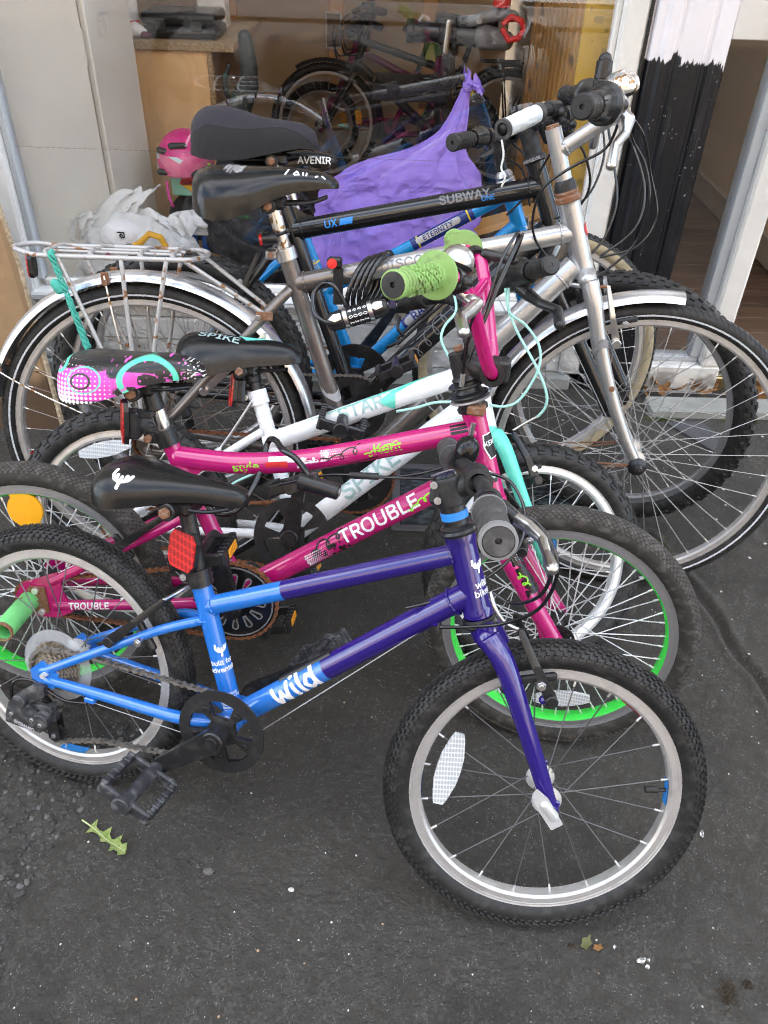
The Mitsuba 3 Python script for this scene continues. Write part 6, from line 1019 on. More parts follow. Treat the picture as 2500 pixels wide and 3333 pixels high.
S('pilaster', prism(Polygon(prof), 2.55, -.02), 'pilaster', 25, label='pilaster painted white above and black below'); S('pilaster', prism(Polygon([(-x - .566, y) for x, y in prof]), 2.55, -.02), 'pilaster', 25); S('pilaster__edge', bx(.6502, .6570, 2.458, 2.50, .02, 2.4, .001), 'print_black')
S('upper_wall', bx(-9, 9, 2.40, 2.75, 2.531, 9.5, .01), 'render'); S('side_wall', bx(-9, -1.47, 2.47, 2.75, -.02, 2.53, .01), 'render'); S('side_wall', bx(2.35, 9, 2.47, 2.75, -.02, 2.53, .01), 'render')
# the glazed screen and the doorway at the right
S('screen_sill', bx(.880, 1.12, 2.45, 2.56, -.02, .098, .006), 'frame_white'); S('screen_sill__bead', bx(.880, 1.049, 2.485, 2.535, .0985, .118, .003), 'bead_grey'); S('door_frame', bx(1.050, 1.118, 2.448, 2.58, .0985, 2.53, .007), 'frame_white'); S('door_frame__bead', bx(1.018, 1.0495, 2.480, 2.545, .1185, 2.53, .003), 'bead_grey')
S('screen_pane', grid(2, 2, lambda u, v: np.stack([.881 + .14 * u, np.full(u.shape, 2.506), .115 + 2.4 * v], -1)), 'm_glass', False); mat('sign_white', prin((.76, .77, .76), .4)); S('screen_panel', bx(.8805, 1.0175, 2.512, 2.524, 1.046, 2.52, .002), 'sign_white'); S('threshold', bx(1.119, 2.28, 2.50, 2.535, -.02, .034, .002), 'brass'); mat('brass', prin((.70, .55, .25), .3, metallic=.9))
S('door_frame', bx(2.28, 2.35, 2.44, 2.56, -.02, 2.53, .006), 'frame_white')
# inside: floors, walls
def upright(p, q, z0, z1, t, c=.003):
    d = unit((q[0] - p[0], q[1] - p[1], 0)); L = math.hypot(q[0] - p[0], q[1] - p[1]); return apply(box(L, t, z1 - z0, c), M4(d, np.cross((0, 0, 1), d), (0, 0, 1), ((p[0] + q[0]) / 2, (p[1] + q[1]) / 2, (z0 + z1) / 2)))
def planks(col, dark, ax):
    def f(p, n, uv):
        a, b_ = (p.x, p.y) if ax else (p.y, p.x); r = cellr(dr.floor(a / .12), 3); g = fbm(a * 90 + r * 30, b_ * 6 + r * 50, 1, 3); return mix(col, dark, .65 * g + .35 * r)
    return mikit.proc(f)
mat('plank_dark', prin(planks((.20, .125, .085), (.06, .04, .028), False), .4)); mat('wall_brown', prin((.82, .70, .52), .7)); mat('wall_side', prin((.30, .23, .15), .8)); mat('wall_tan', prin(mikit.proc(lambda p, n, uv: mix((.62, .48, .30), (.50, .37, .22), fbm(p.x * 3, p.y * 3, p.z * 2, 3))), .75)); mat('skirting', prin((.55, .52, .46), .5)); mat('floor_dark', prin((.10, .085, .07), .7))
struct('shop_floor', bx(-1.6, 2.6, 2.57, 7.0, -.10, .028, .001), 'floor_dark'); rg = np.random.default_rng(3)
for k in range(20): add('shop_floor__plank', bx(.90, 2.5, 2.595 + .14 * k, 2.732 + .14 * k, .0285, .036, .0015), 'plank_dark', False)
struct('shop_wall', bx(-1.6, .60, 5.20, 5.30, .028, 2.60), 'wall_tan'); struct('shop_wall', bx(-1.62, -1.50, 2.76, 5.20, .028, 2.60), 'wall_tan'); struct('shop_wall', bx(.66, .78, 2.61, 7.0, .028, 2.60), 'wall_side'); struct('shop_wall', bx(1.70, 1.80, 2.9, 7.0, .037, 2.60), 'wall_brown'); struct('shop_wall', bx(.785, 1.69, 6.9, 7.0, .037, 2.60), 'wall_brown'); struct('shop_ceiling', bx(-1.6, 2.6, 2.76, 7.0, 2.61, 2.70), 'sign_white')
add('shop_wall__skirting', bx(-1.49, .60, 5.175, 5.198, .029, .19, .004), 'skirting'); add('shop_wall_003__skirting', bx(1.675, 1.698, 2.9, 6.9, .037, .155, .006), 'skirting')
for x in (-.95, -.36, .16): add('shop_wall__batten', bx(x - .04, x + .04, 5.17, 5.198, .20, 2.59, .003), 'pine')
def pine(p, n, uv):
    r = cellr(dr.floor(p.y / .085 + 100), 1, 2); g = fbm(p.x * 8, p.y * 130 + r * 60, p.z * 3.2 + r * 9, 4); kn = sstep(.10, .03, dr.sqrt(dr.square(noise(p.y * 9 + r * 40, p.z * 4, 3) - .5) + dr.square(noise(p.y * 7, p.z * 5 + r * 7, 8) - .5)))
    return mix(mix((.82, .50, .18), (.68, .36, .11), .7 * g + .3 * r), (.12, .05, .02), kn * .8)
mat('pine', prin(mikit.proc(pine), .45, clearcoat=.2))
for k in range(18):
    y0 = .085 * (31 + k); add('shop_wall_002__board', upright((.640 - .045 * k / 17, y0 + .010), (.640 - .045 * (k + 1) / 17, y0 + .077), .03, 2.58, .018, .004), 'pine', False)
add('shop_wall_002__backing', upright((.655, 2.62), (.605, 4.17), .03, 2.585, .012, .001), 'print_black')
mat('yellow_board', prin(mikit.proc(lambda p, n, uv: mix(mix((.56, .37, .055), (.48, .30, .045), fbm(p.x * 20, 1, p.z * 3, 3)), (.2, .15, .06), sstep(.78, .8, noise(p.x * 60, 1, p.z * 40)) * .5)), .55))
add('yellow_board', bx(.500, .600, 2.566, 2.58, .03, 2.40, .002), 'yellow_board', False, 'ochre yellow plywood panel just inside the window at the right', 'panel')
# folding panels at the left
mat('panel_grey', prin(paintwork((.76, .745, .67), (.62, .58, .5), .03, .25), .6))
pk = tag('partition', 'folding grey partition of two hinged panels inside the left of the window', 'partition')
add(pk + '__panel', upright((-1.17, 2.575), (-.978, 2.80), .03, 2.3, .022), 'panel_grey', 20); add(pk + '__panel', upright((-.968, 2.812), (-.915, 3.10), .03, 2.3, .022), 'panel_grey', 20, label='narrower second panel, seen beside the cabinet')
for z in (.93, .44): add(pk + '__hinge', cat([upright((-1.000, 2.762), (-.981, 2.784), z - .05, z + .05, .004, .001)] + [cyl((-.974, 2.795, z - .05 + .021 * k), (-.974, 2.795, z - .031 + .021 * k), .006, 8) for k in range(5)]), 'panel_grey', 20)
mat('print_pale', prin((.72, .71, .68), .5)); add(pk + '__emblem', apply(prism(unary_union([affinity.rotate(Polygon([(.012, -.003), (.034, -.008), (.036, 0), (.034, .008), (.012, .003)]), 36 * k, origin=(0, 0)) for k in range(10)]), .001), M4(unit((.053, .288, 0)), (0, 0, 1), unit((.288, -.053, 0)), (-.936, 2.90, .985))), 'print_pale', False)
# cabinet and what stands on it
def veneer(p, n, uv): return mix((.84, .55, .28), (.68, .42, .19), fbm(p.x * 60 + .4 * fbm(p.x * 4, 1, p.z * 3, 2) * 60, 2, p.z * 3, 3))
mat('veneer', prin(mikit.proc(veneer), .45)); mat('veneer_dark', prin((.20, .13, .075), .5)); mat('chip', prin(mikit.proc(lambda p, n, uv: mix((.42, .30, .17), (.2, .13, .06), noise(p.x * 160, p.y * 160, p.z * 160))), .8))
ck = tag('cabinet', 'low wooden cabinet with chipped worktop edge behind the grey partition', 'cabinet')
add(ck + '__carcass', bx(-1.25, -.702, 3.302, 3.95, .03, .858, .002), 'veneer', False); add(ck + '__worktop', bx(-1.26, -.60, 3.285, 3.97, .8585, .885, .002), 'chip', False); add(ck + '__edge_strip', bx(-.7015, -.684, 3.292, 3.32, .03, .858, .002), 'chip', False)
for k in range(3): add(ck + '__drawer', bx(-.701, -.686, 3.325, 3.94, .05 + .27 * k, .312 + .27 * k, .004), 'veneer_dark', False); add(ck + '__knob', lathe_on((-.686, 3.62, .18 + .27 * k), (-.66, 3.62, .18 + .27 * k), [(.004, 0), (.004, .008), (.010, .014), (.008, .02), (0, .022)], 14), 'chrome')
tk = tag('tool_case', 'closed black plastic tool case lying on the cabinet', 'tool case')
for z0, z1 in ((.888, .928), (.930, .972)): add(tk + '__shell', blob([((x, y, z), .018) for x in (-.925, -.685) for y in (3.36, 3.54) for z in (z0 + .018, z1 - .018)]), 'black_plastic', 30)
for x in (-.87, -.74): add(tk + '__latch', bx(x - .02, x + .02, 3.335, 3.343, .915, .945, .002), 'black_matt', False)
add('spray_can', lathe([(0, 0), (.032, 0), (.033, .01), (.033, .16), (.026, .18), (.014, .186), (.014, .21), (0, .21)], 20), 'print_red_bright', 30, 'red aerosol can with white label on the cabinet', 'spray can', to_world=T().translate([-1.0, 3.42, .8855])); labels['spray_can']['label'] = 'red can with a white label standing on the cabinet'
add('spray_can__label', lathe([(.0335, .05), (.0335, .14)], 20), 'print_white', 30, to_world=T().translate([-1.0, 3.42, .8855]))
shoe = chainhull([((-.985, 3.34, .903), .016), ((-.965, 3.345, .915), .024), ((-.925, 3.35, .900), .014)]); add('shoe', shoe, 'print_white', 40, 'small white trainer on the cabinet beside the tool case', 'shoe'); add('shoe__toe', chainhull([((-.935, 3.338, .900), .012), ((-.915, 3.338, .898), .010)]), 'plum', 40); mat('plum', prin((.10, .02, .05), .6))
add('white_carton', bx(-.80, -.69, 3.66, 3.76, .8855, 1.25, .004), 'sign_white', False, 'plain white carton standing behind the tool case', 'carton'); add('wall_poster', bx(-.42, -.33, 5.160, 5.166, .62, .80, .001), 'sign_white', False, 'framed picture leaning on the back wall', 'picture'); add('wall_poster__print', bx(-.412, -.338, 5.156, 5.1598, .632, .79, .0005), 'veneer_dark', False)
# things heaped inside the window
def crumple(c, r, seed, amp=.16, sub=4, sq=(1, 1, 1), fr=2.2, floor=None):
    s = trimesh.creation.icosphere(subdivisions=sub); v = s.vertices * sq; q = s.vertices * fr + seed
    rid = np.abs(meshkit.noise(q, seed) - .5) + .5 * np.abs(meshkit.noise(q * 2.3, seed + 1) - .5) + .25 * np.abs(meshkit.noise(q * 5, seed + 2) - .5)
    v = vec(c) + v * r * (1 + amp * (1.2 - 3.2 * rid))[:, None]
    if floor is not None: v[:, 2] = np.maximum(v[:, 2], floor + .002 * meshkit.noise(v * 40, 3))
    return v, np.array(s.faces)
def crinkle(p, n, uv):
    a = noise(p.x * 9, p.y * 9, p.z * 9) * 3; r = lambda s, k: dr.abs(noise(p.x * s + a, p.y * s + k, p.z * s * .7 - a) - .5); return r(13, 1) + .55 * r(29, 3) + .3 * r(63, 5)
def plastic(name, col, tr_=.9, bs=.02): scene['m_' + name] = {'type': 'principledthin', 'base_color': C(*col), 'roughness': .2, 'diff_trans': tr_, 'spec_trans': .12, 'eta': 1.45}; scene['m_' + name] = {'type': 'bumpmap', 'arbitrary': mikit.proc(crinkle, .002), 'scale': bs, 'bsdf': scene['m_' + name]}
plastic('bag_white', (.93, .95, .95), .5, .010); plastic('bag_purple', (.50, .34, .98), .35, .022)
wb = tag('carrier_bag', 'white carrier bag full of toys standing inside the left of the window', 'bag')
V = crumple((-.875, 2.70, .235), .20, 3, .09, 5, (1.12, .58, 1.12), 2.6, .03)
add(wb + '__body', V, 'bag_white', True)
def flap(p0, p1, p2, w, seed):
    def fn(u, v):
        c = (1 - u)[:, None] ** 2 * vec(p0) + 2 * (u * (1 - u))[:, None] * vec(p1) + (u ** 2)[:, None] * vec(p2); k = (v - .5) * 2; cr = .010 * np.sin(k * 9 + u * 5 + seed) + .012 * (meshkit.noise(np.stack([u * 6, v * 8, 0 * u + seed], -1), 4) - .5)
        return c + np.stack([k * w * (1 - .35 * u), cr + .008 * k, cr * .8 + .02 * np.abs(k)], -1)
    return grid(18, 16, fn)
for a in (((-.96, 2.68, .40), (-.90, 2.66, .50), (-.82, 2.72, .525), .07, 1), ((-.80, 2.70, .42), (-.76, 2.68, .50), (-.70, 2.68, .40), .07, 2), ((-1.05, 2.68, .36), (-1.06, 2.66, .44), (-.98, 2.68, .455), .055, 3)): add(wb + '__handle', flap(*a), 'bag_white', True)
hk = add('toy', crumple((-.905, 2.635, .405), .066, 8, .05, 3, (1.0, .75, .85)), 'print_white', True, 'white fabric toy with black spiral prints on top of the carrier bag', 'toy'); add(hk + '__patch', crumple((-.945, 2.598, .375), .018, 5, .05, 2, (.8, .5, 1.2)), 'pink', True); mat('pink', prin((.70, .06, .30), .5))
for x, z in ((-.885, .430), (-.855, .365)): add(hk + '__spiral', apply(strokes([[(.004, 0), (0, .004), (-.005, 0), (0, -.007), (.009, -.006), (.010, .009), (-.010, .010)]], .0022, .002), M4((1, 0, 0), (0, 0, 1), (0, -1, 0), (x, 2.582, z))), 'print_black', False)
add('toy', cat([crumple((-.80, 2.60, .345), .055, 6, .06, 3, (1.2, .5, .8))]), 'toy_green', True, 'dark green moulded toy in the carrier bag', 'toy'); mat('toy_green', prin((.04, .16, .06), .5)); mat('toy_yellow', prin((.72, .38, .015), .35)); mat('toy_blue', prin((.02, .12, .45), .4)); mat('toy_mint', prin((.32, .66, .52), .4)); mat('toy_lime', prin((.38, .66, .13), .4)); mat('toy_leaf', prin((.04, .36, .07), .35))
add('toy', cat([chainhull([((-.838, 2.575, .33), .010), ((-.832, 2.575, .405), .010), ((-.790, 2.575, .440), .010), ((-.755, 2.575, .430), .010), ((-.715, 2.575, .335), .010)]), cyl((-.848, 2.575, .402), (-.815, 2.575, .412), .008, 10)]), 'toy_yellow', 40, 'yellow plastic toy handle sticking out of the carrier bag', 'toy'); add('tent_peg', tube([(-.87, 2.575, .405), (-.855, 2.572, .41), (-.80, 2.57, .32)], .0045, 8), 'alloy', True, 'grey metal rod across the toys in the carrier bag', 'rod')
hm = add('helmet', (lambda s: (vec((-.745, 2.98, .562)) + np.stack([s.vertices[:, 0] * .098, s.vertices[:, 1] * .12, np.maximum(s.vertices[:, 2], -.25) * .105], -1), np.array(s.faces)))(trimesh.creation.icosphere(subdivisions=4)), 'helmet', True, "child's pink patterned bicycle helmet with black vents", 'helmet')
def helmetc(p, n, uv):
    a, _, w = vor(p.x * 22 + p.z * 9, p.z * 24); return dr.select(p.z > .602, mi.Color3f(.62, .02, .20), mix(mix((.66, .06, .24), (.74, .26, .36), w), (.50, .62, .66), sstep(.72, .74, w)))
mat('helmet', prin(mikit.proc(helmetc), .3, clearcoat=.6))
for x, z, w, r in ((-.745, .632, .036, 0), (-.80, .547, .022, 10), (-.690, .547, .030, -8), (-.69, .612, .018, -20), (-.80, .612, .018, 20)): add(hm + '__vent', apply(blob([((-w * .6, 0, 0), .011), ((w * .6, 0, .003), .010)]), tr(x, 2.98 - .118 * math.sqrt(max(.05, 1 - ((x + .745) / .1) ** 2 - ((z - .562) / .11) ** 2)), z) @ rot((0, 1, 0), r)), 'print_black', 40)
add(hm + '__strap', wire([(-.80, 2.90, .515), (-.795, 2.885, .46), (-.785, 2.89, .43)], .005, 6), 'pink', True)
sx_ = tag('toy_box', 'mint and lime box with red hexagonal label under the helmet', 'box'); add(sx_ + '__box', bx(-.795, -.655, 2.93, 3.02, .455, .550, .006), 'toy_mint', 20); add(sx_ + '__lid', bx(-.800, -.650, 2.925, 3.025, .5505, .571, .006), 'toy_lime', 20)
hexa = Polygon([(-.036, 0), (-.024, .022), (.024, .022), (.036, 0), (0, -.026)]).buffer(.002); LB = M4((1, 0, 0), (0, 0, 1), (0, -1, 0), (-.725, 2.9295, .500)); add(sx_ + '__label', apply(prism(hexa, .0012), LB), 'print_red', False); add(sx_ + '__label', apply(prism(Polygon([(-.030, -.006), (.030, -.006), (0, -.025)]), .0016), LB), 'print_yellow', False); add(sx_ + '__lettering', apply(centred(text2d('SONIC', .013, True, .002)), LB @ tr(0, .003, .001)), 'print_black', False)
add('cushion', crumple((-.72, 3.02, .36), .10, 4, .05, 4, (1.15, .8, .85)), 'black_matt', True, 'black rounded cushion under the mint toy box', 'cushion'); add('bottle', lathe([(0, 0), (.028, 0), (.030, .006), (.030, .014), (.020, .018), (.019, .075), (.014, .088), (.011, .108), (0, .110)], 18), 'toy_leaf', 40, 'green plastic skittle bottle on the white caddy', 'bottle', to_world=T().translate([-.655, 2.80, .425]))
cd = tag('toy_table', 'small white toy table on blue legs', 'toy table'); add(cd + '__top', cat([bx(-.775, -.60, 2.74, 2.86, .408, .424, .004), arr(trimesh.convex.convex_hull(vec([(-.77, 2.745, .4245), (-.60, 2.745, .4245), (-.77, 2.85, .4245), (-.60, 2.85, .4245), (-.66, 2.77, .45), (-.61, 2.77, .45), (-.66, 2.83, .45), (-.61, 2.83, .45)]))), bx(-.72, -.64, 2.76, 2.84, .375, .4075, .004)]), 'print_white', 20)
for x in (-.700, -.660): add(cd + '__leg', cyl((x, 2.79, .20), (x, 2.79, .375), .014, 14), 'toy_blue')
add('holdall', crumple((-.455, 2.80, .40), .20, 11, .20, 5, (.86, .68, 1.32), 2.2, .03), 'holdall', True, 'slumped black fabric holdall behind the saddles', 'bag'); mat('holdall', prin((.010, .011, .014), .85, sheen=.4), mikit.proc(lambda p, n, uv: fbm(p.x * 30, p.y * 30, p.z * 30, 3)), .01)
# purple bag: gathered to a knot that hangs from a hook on the glass side
pb = tag('purple_bag', 'large purple plastic bag drawn up to a knotted peak behind the glass', 'bag'); K = vec([(0.00, .075, .16, .085), (-.01, .13, .245, .09), (-.01, .25, .262, .095), (-.01, .40, .262, .09), (.005, .52, .252, .085), (.030, .61, .228, .072), (.062, .672, .160, .055), (.112, .708, .092, .038), (.160, .752, .046, .022), (.180, .80, .028, .014), (.193, .86, .015, .010), (.199, .885, .013, .009)])
kk = spline(K, 7)
def purple(u, v):
    s = np.clip(u * (len(kk) - 1), 0, len(kk) - 1); P = np.stack([np.interp(s, np.arange(len(kk)), kk[:, k]) for k in range(4)], -1); th = v * 2 * PI; g = np.clip((P[:, 1] - .45) / .35, 0, 1)
    fold = 1 + (.03 + .20 * g) * np.sin(th * 9 + 6 * meshkit.noise(np.stack([th * 2, P[:, 1] * 9, 0 * th], -1), 3)) * .5
    w = np.stack([np.cos(th) * 2.2, np.sin(th) * 2.2, P[:, 1] * 10], -1); rid = np.abs(meshkit.noise(w, 7) - .5) + .5 * np.abs(meshkit.noise(w * 2.1, 9) - .5) + .3 * np.abs(meshkit.noise(w * 4.6, 10) - .5); fold = fold * (1.10 - .42 * rid * (1 - .6 * g))
    return np.stack([P[:, 0] + P[:, 2] * np.cos(th) * fold, 2.625 + P[:, 3] * np.sin(th) * fold, P[:, 1] + .02 * (meshkit.noise(w * 1.3, 4) - .5) * (1 - g)], -1)
add(pb + '__body', grid(150, 120, purple), 'bag_purple', True); add(pb + '__knot', cat([crumple((.204, 2.62, .892), .016, 2, .2, 3), flap((.205, 2.62, .895), (.225, 2.61, .89), (.245, 2.61, .868), .012, 4), flap((.20, 2.62, .90), (.19, 2.62, .915), (.195, 2.62, .92), .010, 5)]), 'bag_purple', True)
add('window_ledge', bx(-1.10, .56, 2.60, 2.78, .030, .072, .004), 'pine', False, 'pine ledge board along the inside of the display window', 'ledge'); add('pine_plank', apply(box(.55, .10, .022, .002), tr(.30, 2.735, .45) @ rot((0, 1, 0), -18)), 'pine', False, 'loose pine plank propped behind the purple bag', 'plank')
# work stand with red clamp
ws = tag('work_stand', 'black bicycle work stand with red clamp jaws inside the shop', 'work stand'); W = lambda part, mesh, m='black_plastic', sm=35, **k: add(f'{ws}__{part}', mesh, m, sm, **k)
W('post', cyl((.185, 3.32, .06), (.165, 3.30, .90), .036, 20)); W('boom', cat([cyl((.02, 3.27, .950), (.30, 3.27, .937), .034, 22), cyl((.02, 3.27, .950), (.045, 3.27, .949), .038, 22)])); W('collar', cat([cyl((.165, 3.30, .87), (.165, 3.30, 1.0), .044, 20), bx(.13, .20, 3.23, 3.31, .91, .99, .01)])); W('lever', chainhull([((.165, 3.225, .985), .012), ((.158, 3.222, .895), .012)]), 'alloy')
W('clamp_body', chainhull([((.29, 3.26, .940), .040), ((.37, 3.26, .93), .032)]), 'grey_plastic'); W('clamp_arm', chainhull([((.24, 3.25, .985), .018), ((.33, 3.25, 1.01), .022), ((.39, 3.25, 1.005), .018)]), 'grey_plastic'); mat('grey_plastic', prin((.16, .16, .16), .4)); W('clamp_knob', cyl((.345, 3.25, 1.03), (.345, 3.25, 1.10), .03, 12), 'print_red_bright')
W('clamp_jaw', chainhull([((.355, 3.23, .985), .009), ((.38, 3.23, 1.005), .010), ((.415, 3.23, .995), .010), ((.425, 3.23, .975), .009)]), 'print_red_bright'); W('clamp_jaw', chainhull([((.355, 3.23, .965), .009), ((.378, 3.23, .935), .010), ((.412, 3.23, .942), .010), ((.425, 3.23, .965), .009)]), 'print_red_bright'); W('clamp_bolt', cyl((.27, 3.222, .99), (.27, 3.235, .99), .010, 12), 'alloy')
W('base', cat([bx(-.05, .42, 3.28, 3.36, .03, .06, .01), bx(.14, .23, 3.05, 3.60, .03, .06, .01)])); W('tool_tray', cat([bx(-.09, .17, 3.20, 3.33, .735, .745, .003), bx(-.09, .17, 3.195, 3.205, .735, .790, .002), bx(-.09, .17, 3.326, 3.336, .735, .805, .002), bx(-.095, -.085, 3.2, 3.33, .735, .80, .002), bx(.165, .175, 3.2, 3.33, .735, .80, .002), apply(torus(.036, .006, 20, 6), tr(.10, 3.26, .795))]), 'black_plastic'); W('tool_tray_arm', cyl((.17, 3.29, .76), (.0, 3.27, .755), .010, 10))
add('scooter_handle', chainhull([((-.555, 3.02, .66), .040), ((-.545, 3.02, .74), .042), ((-.512, 3.02, .80), .036), ((-.505, 3.02, .86), .030), ((-.512, 3.02, .945), .022)]), 'dark_teal', 40, 'dark grey curved handle standing up beside the cabinet', 'handle'); mat('dark_teal', prin((.020, .028, .028), .45)); add('scooter_handle__strap', wire([(-.56, 3.0, .70), (-.585, 2.99, .80), (-.565, 2.99, .87)], .008, 6), 'black_matt', True)
for x, y, z, s, c in ((.335, 4.20, .60, .02, 'print_yellow'),): add('tag_label', apply(cat([prism(Point(0, 0).buffer(s), .004), prism(Point(.012, .02).buffer(s * .7), .004)]), M4((1, 0, 0), (0, 0, 1), (0, -1, 0), (x, y, z))), c, False, 'yellow tag hanging from the rear wheel of the bicycle in the shop', 'tag')

# bicycles inside the shop
def bike_inside(q, R, label, paint, wall=None, basket=False, mud=True):
    b = Bike('bicycle', q, R, .04, label, group='bicycles inside the shop'); b.paint = paint; wb_ = b.wb
    kw = dict(R=R, w=.045, rim='rim_alloy', n=28, cross=2, spoke='spoke', sr=.0012, nip=False, hubm='black_matt', rows=[(sg * 30, 90, .5 * (sg > 0), .010, .010, .0025, 0) for sg in (-1, 1)])
    Wr, ri, rb = wheel(b, 'rear_wheel', (0, 0, R), False, 0, **kw); Wf, ri, rb = wheel(b, 'front_wheel', b.hub, True, 0, **kw)
    BB, sT = vec((.40, 0, R - .03)), vec((.26, 0, R + .30)); h0, h1 = vec((wb_ - .22, 0, R + .43)), vec((wb_ - .165, 0, R + .28))
    ft(b, 'frame__seat_tube', BB, sT, .018); ft(b, 'frame__top_tube', sT - vec((-.01, 0, .04)), h0 - vec((-.01, 0, .03)), .019); ft(b, 'frame__down_tube', BB, h1 + vec((-.005, 0, .02)), .022); ft(b, 'frame__head_tube', h1, h0, .021); stay_pair(b, 'frame__seat_stay', (.28, .012, R + .24), (0, .06, R), .009, .008); stay_pair(b, 'frame__chain_stay', (.38, .024, R - .03), (0, .06, R), .011, .008)
    legs(b, (wb_ - .155, .034, R + .25), (wb_, .055, R), .017, .013, paint); b.A('fork__crown', blob([((wb_ - .16, -.034, R + .25), .018), ((wb_ - .16, .034, R + .25), .018)]), paint, True)
    ax = unit(h0 - h1); bc = h0 + ax * .10 + vec((.04, 0, .0)); b.A('stem', cat([tube([h0, h0 + ax * .10], .014, 14), chainhull([(h0 + ax * .09, .017), (bc, .017)])]), 'black_matt', True)
    b.A('handlebar', tube(spline([bc + vec((-.06, .28, .03)), bc + vec((-.02, .17, .03)), bc + vec((0, .06, .005)), bc, bc + vec((0, -.06, .005)), bc + vec((-.02, -.17, .03)), bc + vec((-.06, -.28, .03))], 5), .012, 12), 'black_matt', True, True)
    for sg in (-1, 1): grip(b, bc + vec((-.035, sg * .20, .03)), bc + vec((-.06, sg * .29, .03)), .019, 'black_matt', 8); lever(b, [bc + vec((.02, sg * .14, .015)), bc + vec((.05, sg * .19, 0)), bc + vec((.05, sg * .25, 0))], [.013, .009, .008], 'black_plastic')
    b.A('display', cat([box(.05, .07, .03, .006, bc + vec((.0, .02, .04))), blob([(bc + vec((.03, -.04, -.03)), .03), (bc + vec((.04, .04, -.05)), .028)])]), 'black_plastic', True)
    b.A('seat_post', tube([sT, sT + vec((-.05, 0, .16))], .0135, 14), 'black_matt'); st = [(.09, .02, R + .50, R + .47), (.10, .06, R + .53, R + .46), (.14, .08, R + .535, R + .46), (.20, .06, R + .53, R + .475), (.27, .03, R + .53, R + .49), (.34, .02, R + .52, R + .495), (.355, .003, R + .505, R + .495)]; b.A('saddle', saddle_mesh(st, 16), 'leather', smooth=60)
    crankset(b, BB, 20, .15, .075, [], 'black_matt', 36, .082, pitch=0); chain_run(b, arc((BB[0], BB[2]), .076, 96, -92, 16) + arc((0, R), .034, -92, -266, 8), -.046, 'chain', each=False)
    if mud:
        mudguard(b, 'rear_mudguard', (0, 0, R), R + .022, 20, 190, .058, 'black_plastic'); mudguard(b, 'front_mudguard', b.hub, R + .022, 60, 195, .058, 'black_plastic', True)
        b.A('rack', cat([tube(spline([(.16, .06, R + .33), (-.20, .06, R + .33), (-.24, 0, R + .33), (-.20, -.06, R + .33), (.16, -.06, R + .33)], 4), .006, 8)] + [tube([(x, sg * .06, R + .33), (0, sg * .065, R)], .005, 6) for x in (.05, -.12) for sg in (-1, 1)]), 'black_matt', smooth=True)
    for k, a in enumerate((170, -20)): b.A('front_wheel__reflector', apply(prism(Polygon([(-.035, -.012), (.0, -.018), (.035, -.008), (.03, .014), (-.03, .014)]).buffer(.004), .006), Wf @ rot((0, 0, 1), a) @ M4((0, 1, 0), (-1, 0, 0), (0, 0, 1), (R * .62, 0, .012))), 'yellow_reflector', True)
    for pts in ([bc + vec((.02, -.14, .01)), bc + vec((.12, -.08, -.04)), bc + vec((.10, -.02, -.16)), h0 + vec((.02, -.02, -.05))], [bc + vec((.02, .14, .01)), bc + vec((.13, .08, -.05)), bc + vec((.11, .02, -.18)), h0 + vec((.02, .02, -.08))]): b.A('cable', wire(pts, .004, 6), 'black_matt', True, True)
mat('dark_grey_paint', prin((.030, .032, .032), .35, metallic=.3)); mat('plum_paint', prin((.22, .012, .10), .3, clearcoat=.6))
bike_inside((.60, 4.82, 180, -5, 1.0, 8), .30, 'dark grey bicycle with mudguards and rack standing inside the shop', 'dark_grey_paint')
bike_inside((.36, 5.02, 176, -3, .82, 20), .235, 'small plum coloured bicycle half hidden inside the shop', 'plum_paint', mud=False)

# board leaning at the left
mat('hardboard', prin(mikit.proc(lambda p, n, uv: mix(mix((.30, .19, .095), (.24, .15, .075), fbm(p.x * 30, p.y * 30, p.z * 30, 3)), (.07, .04, .02), sstep(.16, .10, p.z + .10 * (fbm(p.x * 12, 1, 3, 3) - .5) + .35 * (-1.06 - p.x)))), .8)); mat('hard_edge', prin(mikit.proc(lambda p, n, uv: mix((.50, .42, .30), (.22, .16, .09), noise(p.x * 120, p.y * 120, p.z * 120))), .9))
def lean(pts, t, m, key, label, cat_):
    P = vec(pts); nrm = unit(np.cross(P[1] - P[0], P[3] - P[0])); return add(key, arr(trimesh.convex.convex_hull(np.vstack([P, P + nrm * t]))), m, False, label, cat_)
lean([(-1.75, 2.04, .0), (-1.005, 2.08, .0), (-1.09, 2.245, .45), (-1.17, 2.34, .78)], -.014, 'hardboard', 'hardboard_sheet', 'brown hardboard sheet with a damp foot leaning at the far left', 'board'); hb = vec([(-1.004, 2.080, .001), (-1.091, 2.247, .45), (-1.171, 2.342, .78)])
add('hardboard_sheet__edge', tube(hb + vec((.004, .006, 0)), .0085, 6), 'hard_edge', False)

# across the street: only seen mirrored in paint and glass
mat('sandstone', prin(mikit.proc(lambda p, n, uv: mix((.54, .47, .39), (.45, .39, .32), fbm(p.x * 1.5, p.y, p.z * 3, 3))), .9)); mat('dark_pane', prin((.03, .035, .04), .1))
tk = tag('tenement', 'sandstone tenement across the street, seen only as reflections', 'building'); add(tk + '__wall', bx(-24, 24, -17, -15, 0, 13.5, .02), 'sandstone', False)
for r in range(5):
    for k in range(14): add(tk + '__window', bx(-20.3 + 3 * k, -19.1 + 3 * k, -15.02, -14.96, 1.2 + 2.5 * r, 2.9 + 2.5 * r, .01), 'dark_pane', False)

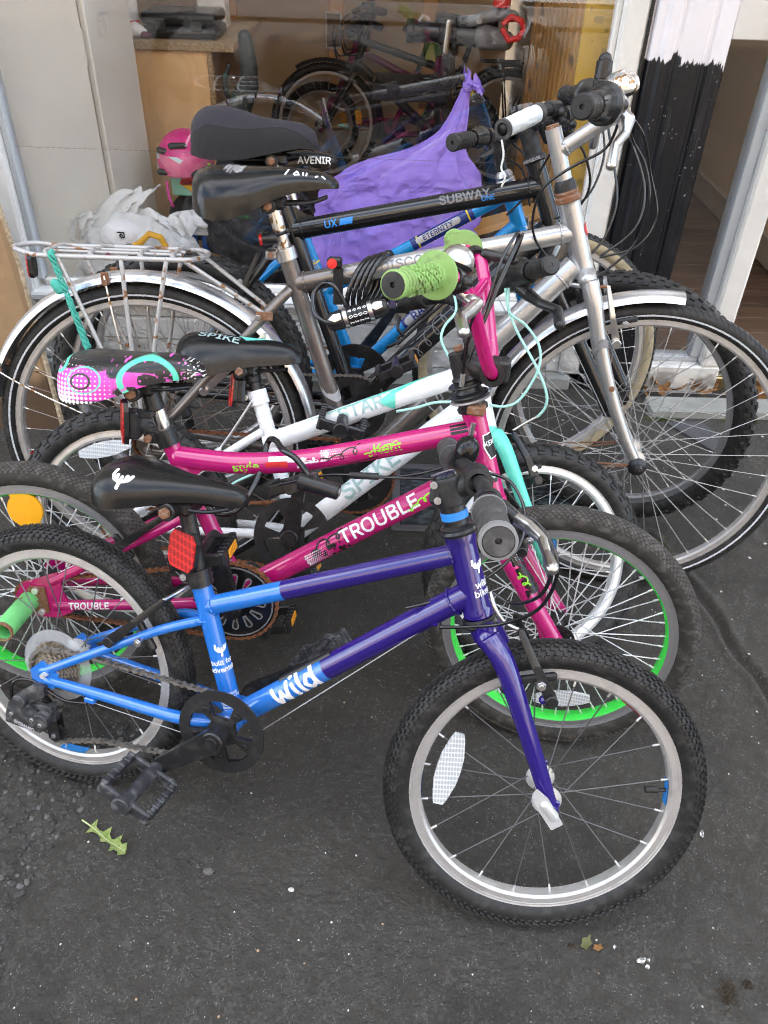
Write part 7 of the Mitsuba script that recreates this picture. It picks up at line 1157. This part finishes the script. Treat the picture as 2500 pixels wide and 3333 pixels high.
mat('car_silver', prin((.70, .70, .70), .22, metallic=.3, clearcoat=1.0)); mat('car_glass', prin((.015, .018, .02), .06, specular=.8)); mat('lamp_clear', prin((.75, .75, .72), .1, clearcoat=1))
ck = tag('parked_car', 'silver parked car facing the shop across the pavement, mirrored in the window', 'car'); CA = lambda part, mesh, m, sm=40, **k: add(f'{ck}__{part}', apply(mesh, tr(-.3, -2.65, 0)), m, sm, **k)
CA('body', cat([blob([((x, y, z), .14) for x, hw in ((-1.95, .66), (-1.3, .72), (1.2, .72), (1.92, .64)) for y in (-hw, hw) for z in (.36, .62)]), blob([((x, y, z), .10) for x, hw, z in ((-1.9, .60, .78), (-1.0, .68, .86), (1.0, .68, .86), (1.9, .60, .74)) for y in (-hw, hw)])]), 'car_silver')
CA('cabin', blob([((x, y, z), .09) for x, hw, z in ((-1.75, .62, .90), (-1.25, .54, 1.33), (.25, .54, 1.36), (1.05, .62, .92)) for y in (-hw, hw)]), 'car_silver'); 
for y in (-1, 1):
    for x0, x1, x2, x3 in ((-1.40, -1.12, -.42, -.42), (-.34, -.34, .22, .74)): CA('side_window', apply(prism(Polygon([(x0, .96), (x1, 1.33), (x2, 1.36), (x3, .96)]).buffer(.01), .03), M4((1, 0, 0), (0, -.22 * y, .975), (0, -.975, -.22 * y), (0, y * .945 + .0, .02))), 'car_glass')
    for x in (-1.25, 1.22):
        CA('wheel', lathe_on((x, y * .66, .31), (x, y * .86, .31), [(.17, .0), (.29, .0), (.31, .03), (.31, .17), (.29, .2), (.20, .2)], 30), 'rubber'); CA('wheel__hubcap', lathe_on((x, y * .80, .31), (x, y * .868, .31), [(.21, 0), (.20, .05), (.08, .065), (0, .068)], 24), 'alloy')
    CA('headlamp', blob([((1.90, y * .52, .72), .09), ((1.72, y * .66, .76), .07)]), 'lamp_clear'); CA('door_mirror', blob([((.72, y * .84, .98), .06), ((.70, y * .90, 1.0), .06)]), 'car_silver')
CA('windscreen', grid(6, 6, lambda u, v: np.stack([.36 + .70 * v, (u - .5) * (1.02 + .14 * v), 1.418 - .46 * v + 0 * u], -1)), 'car_glass', True)
for z in (.55, .70): CA('trim', bx(-1.9, 1.9, .855, .865, z, z + .03, .004), 'print_black')
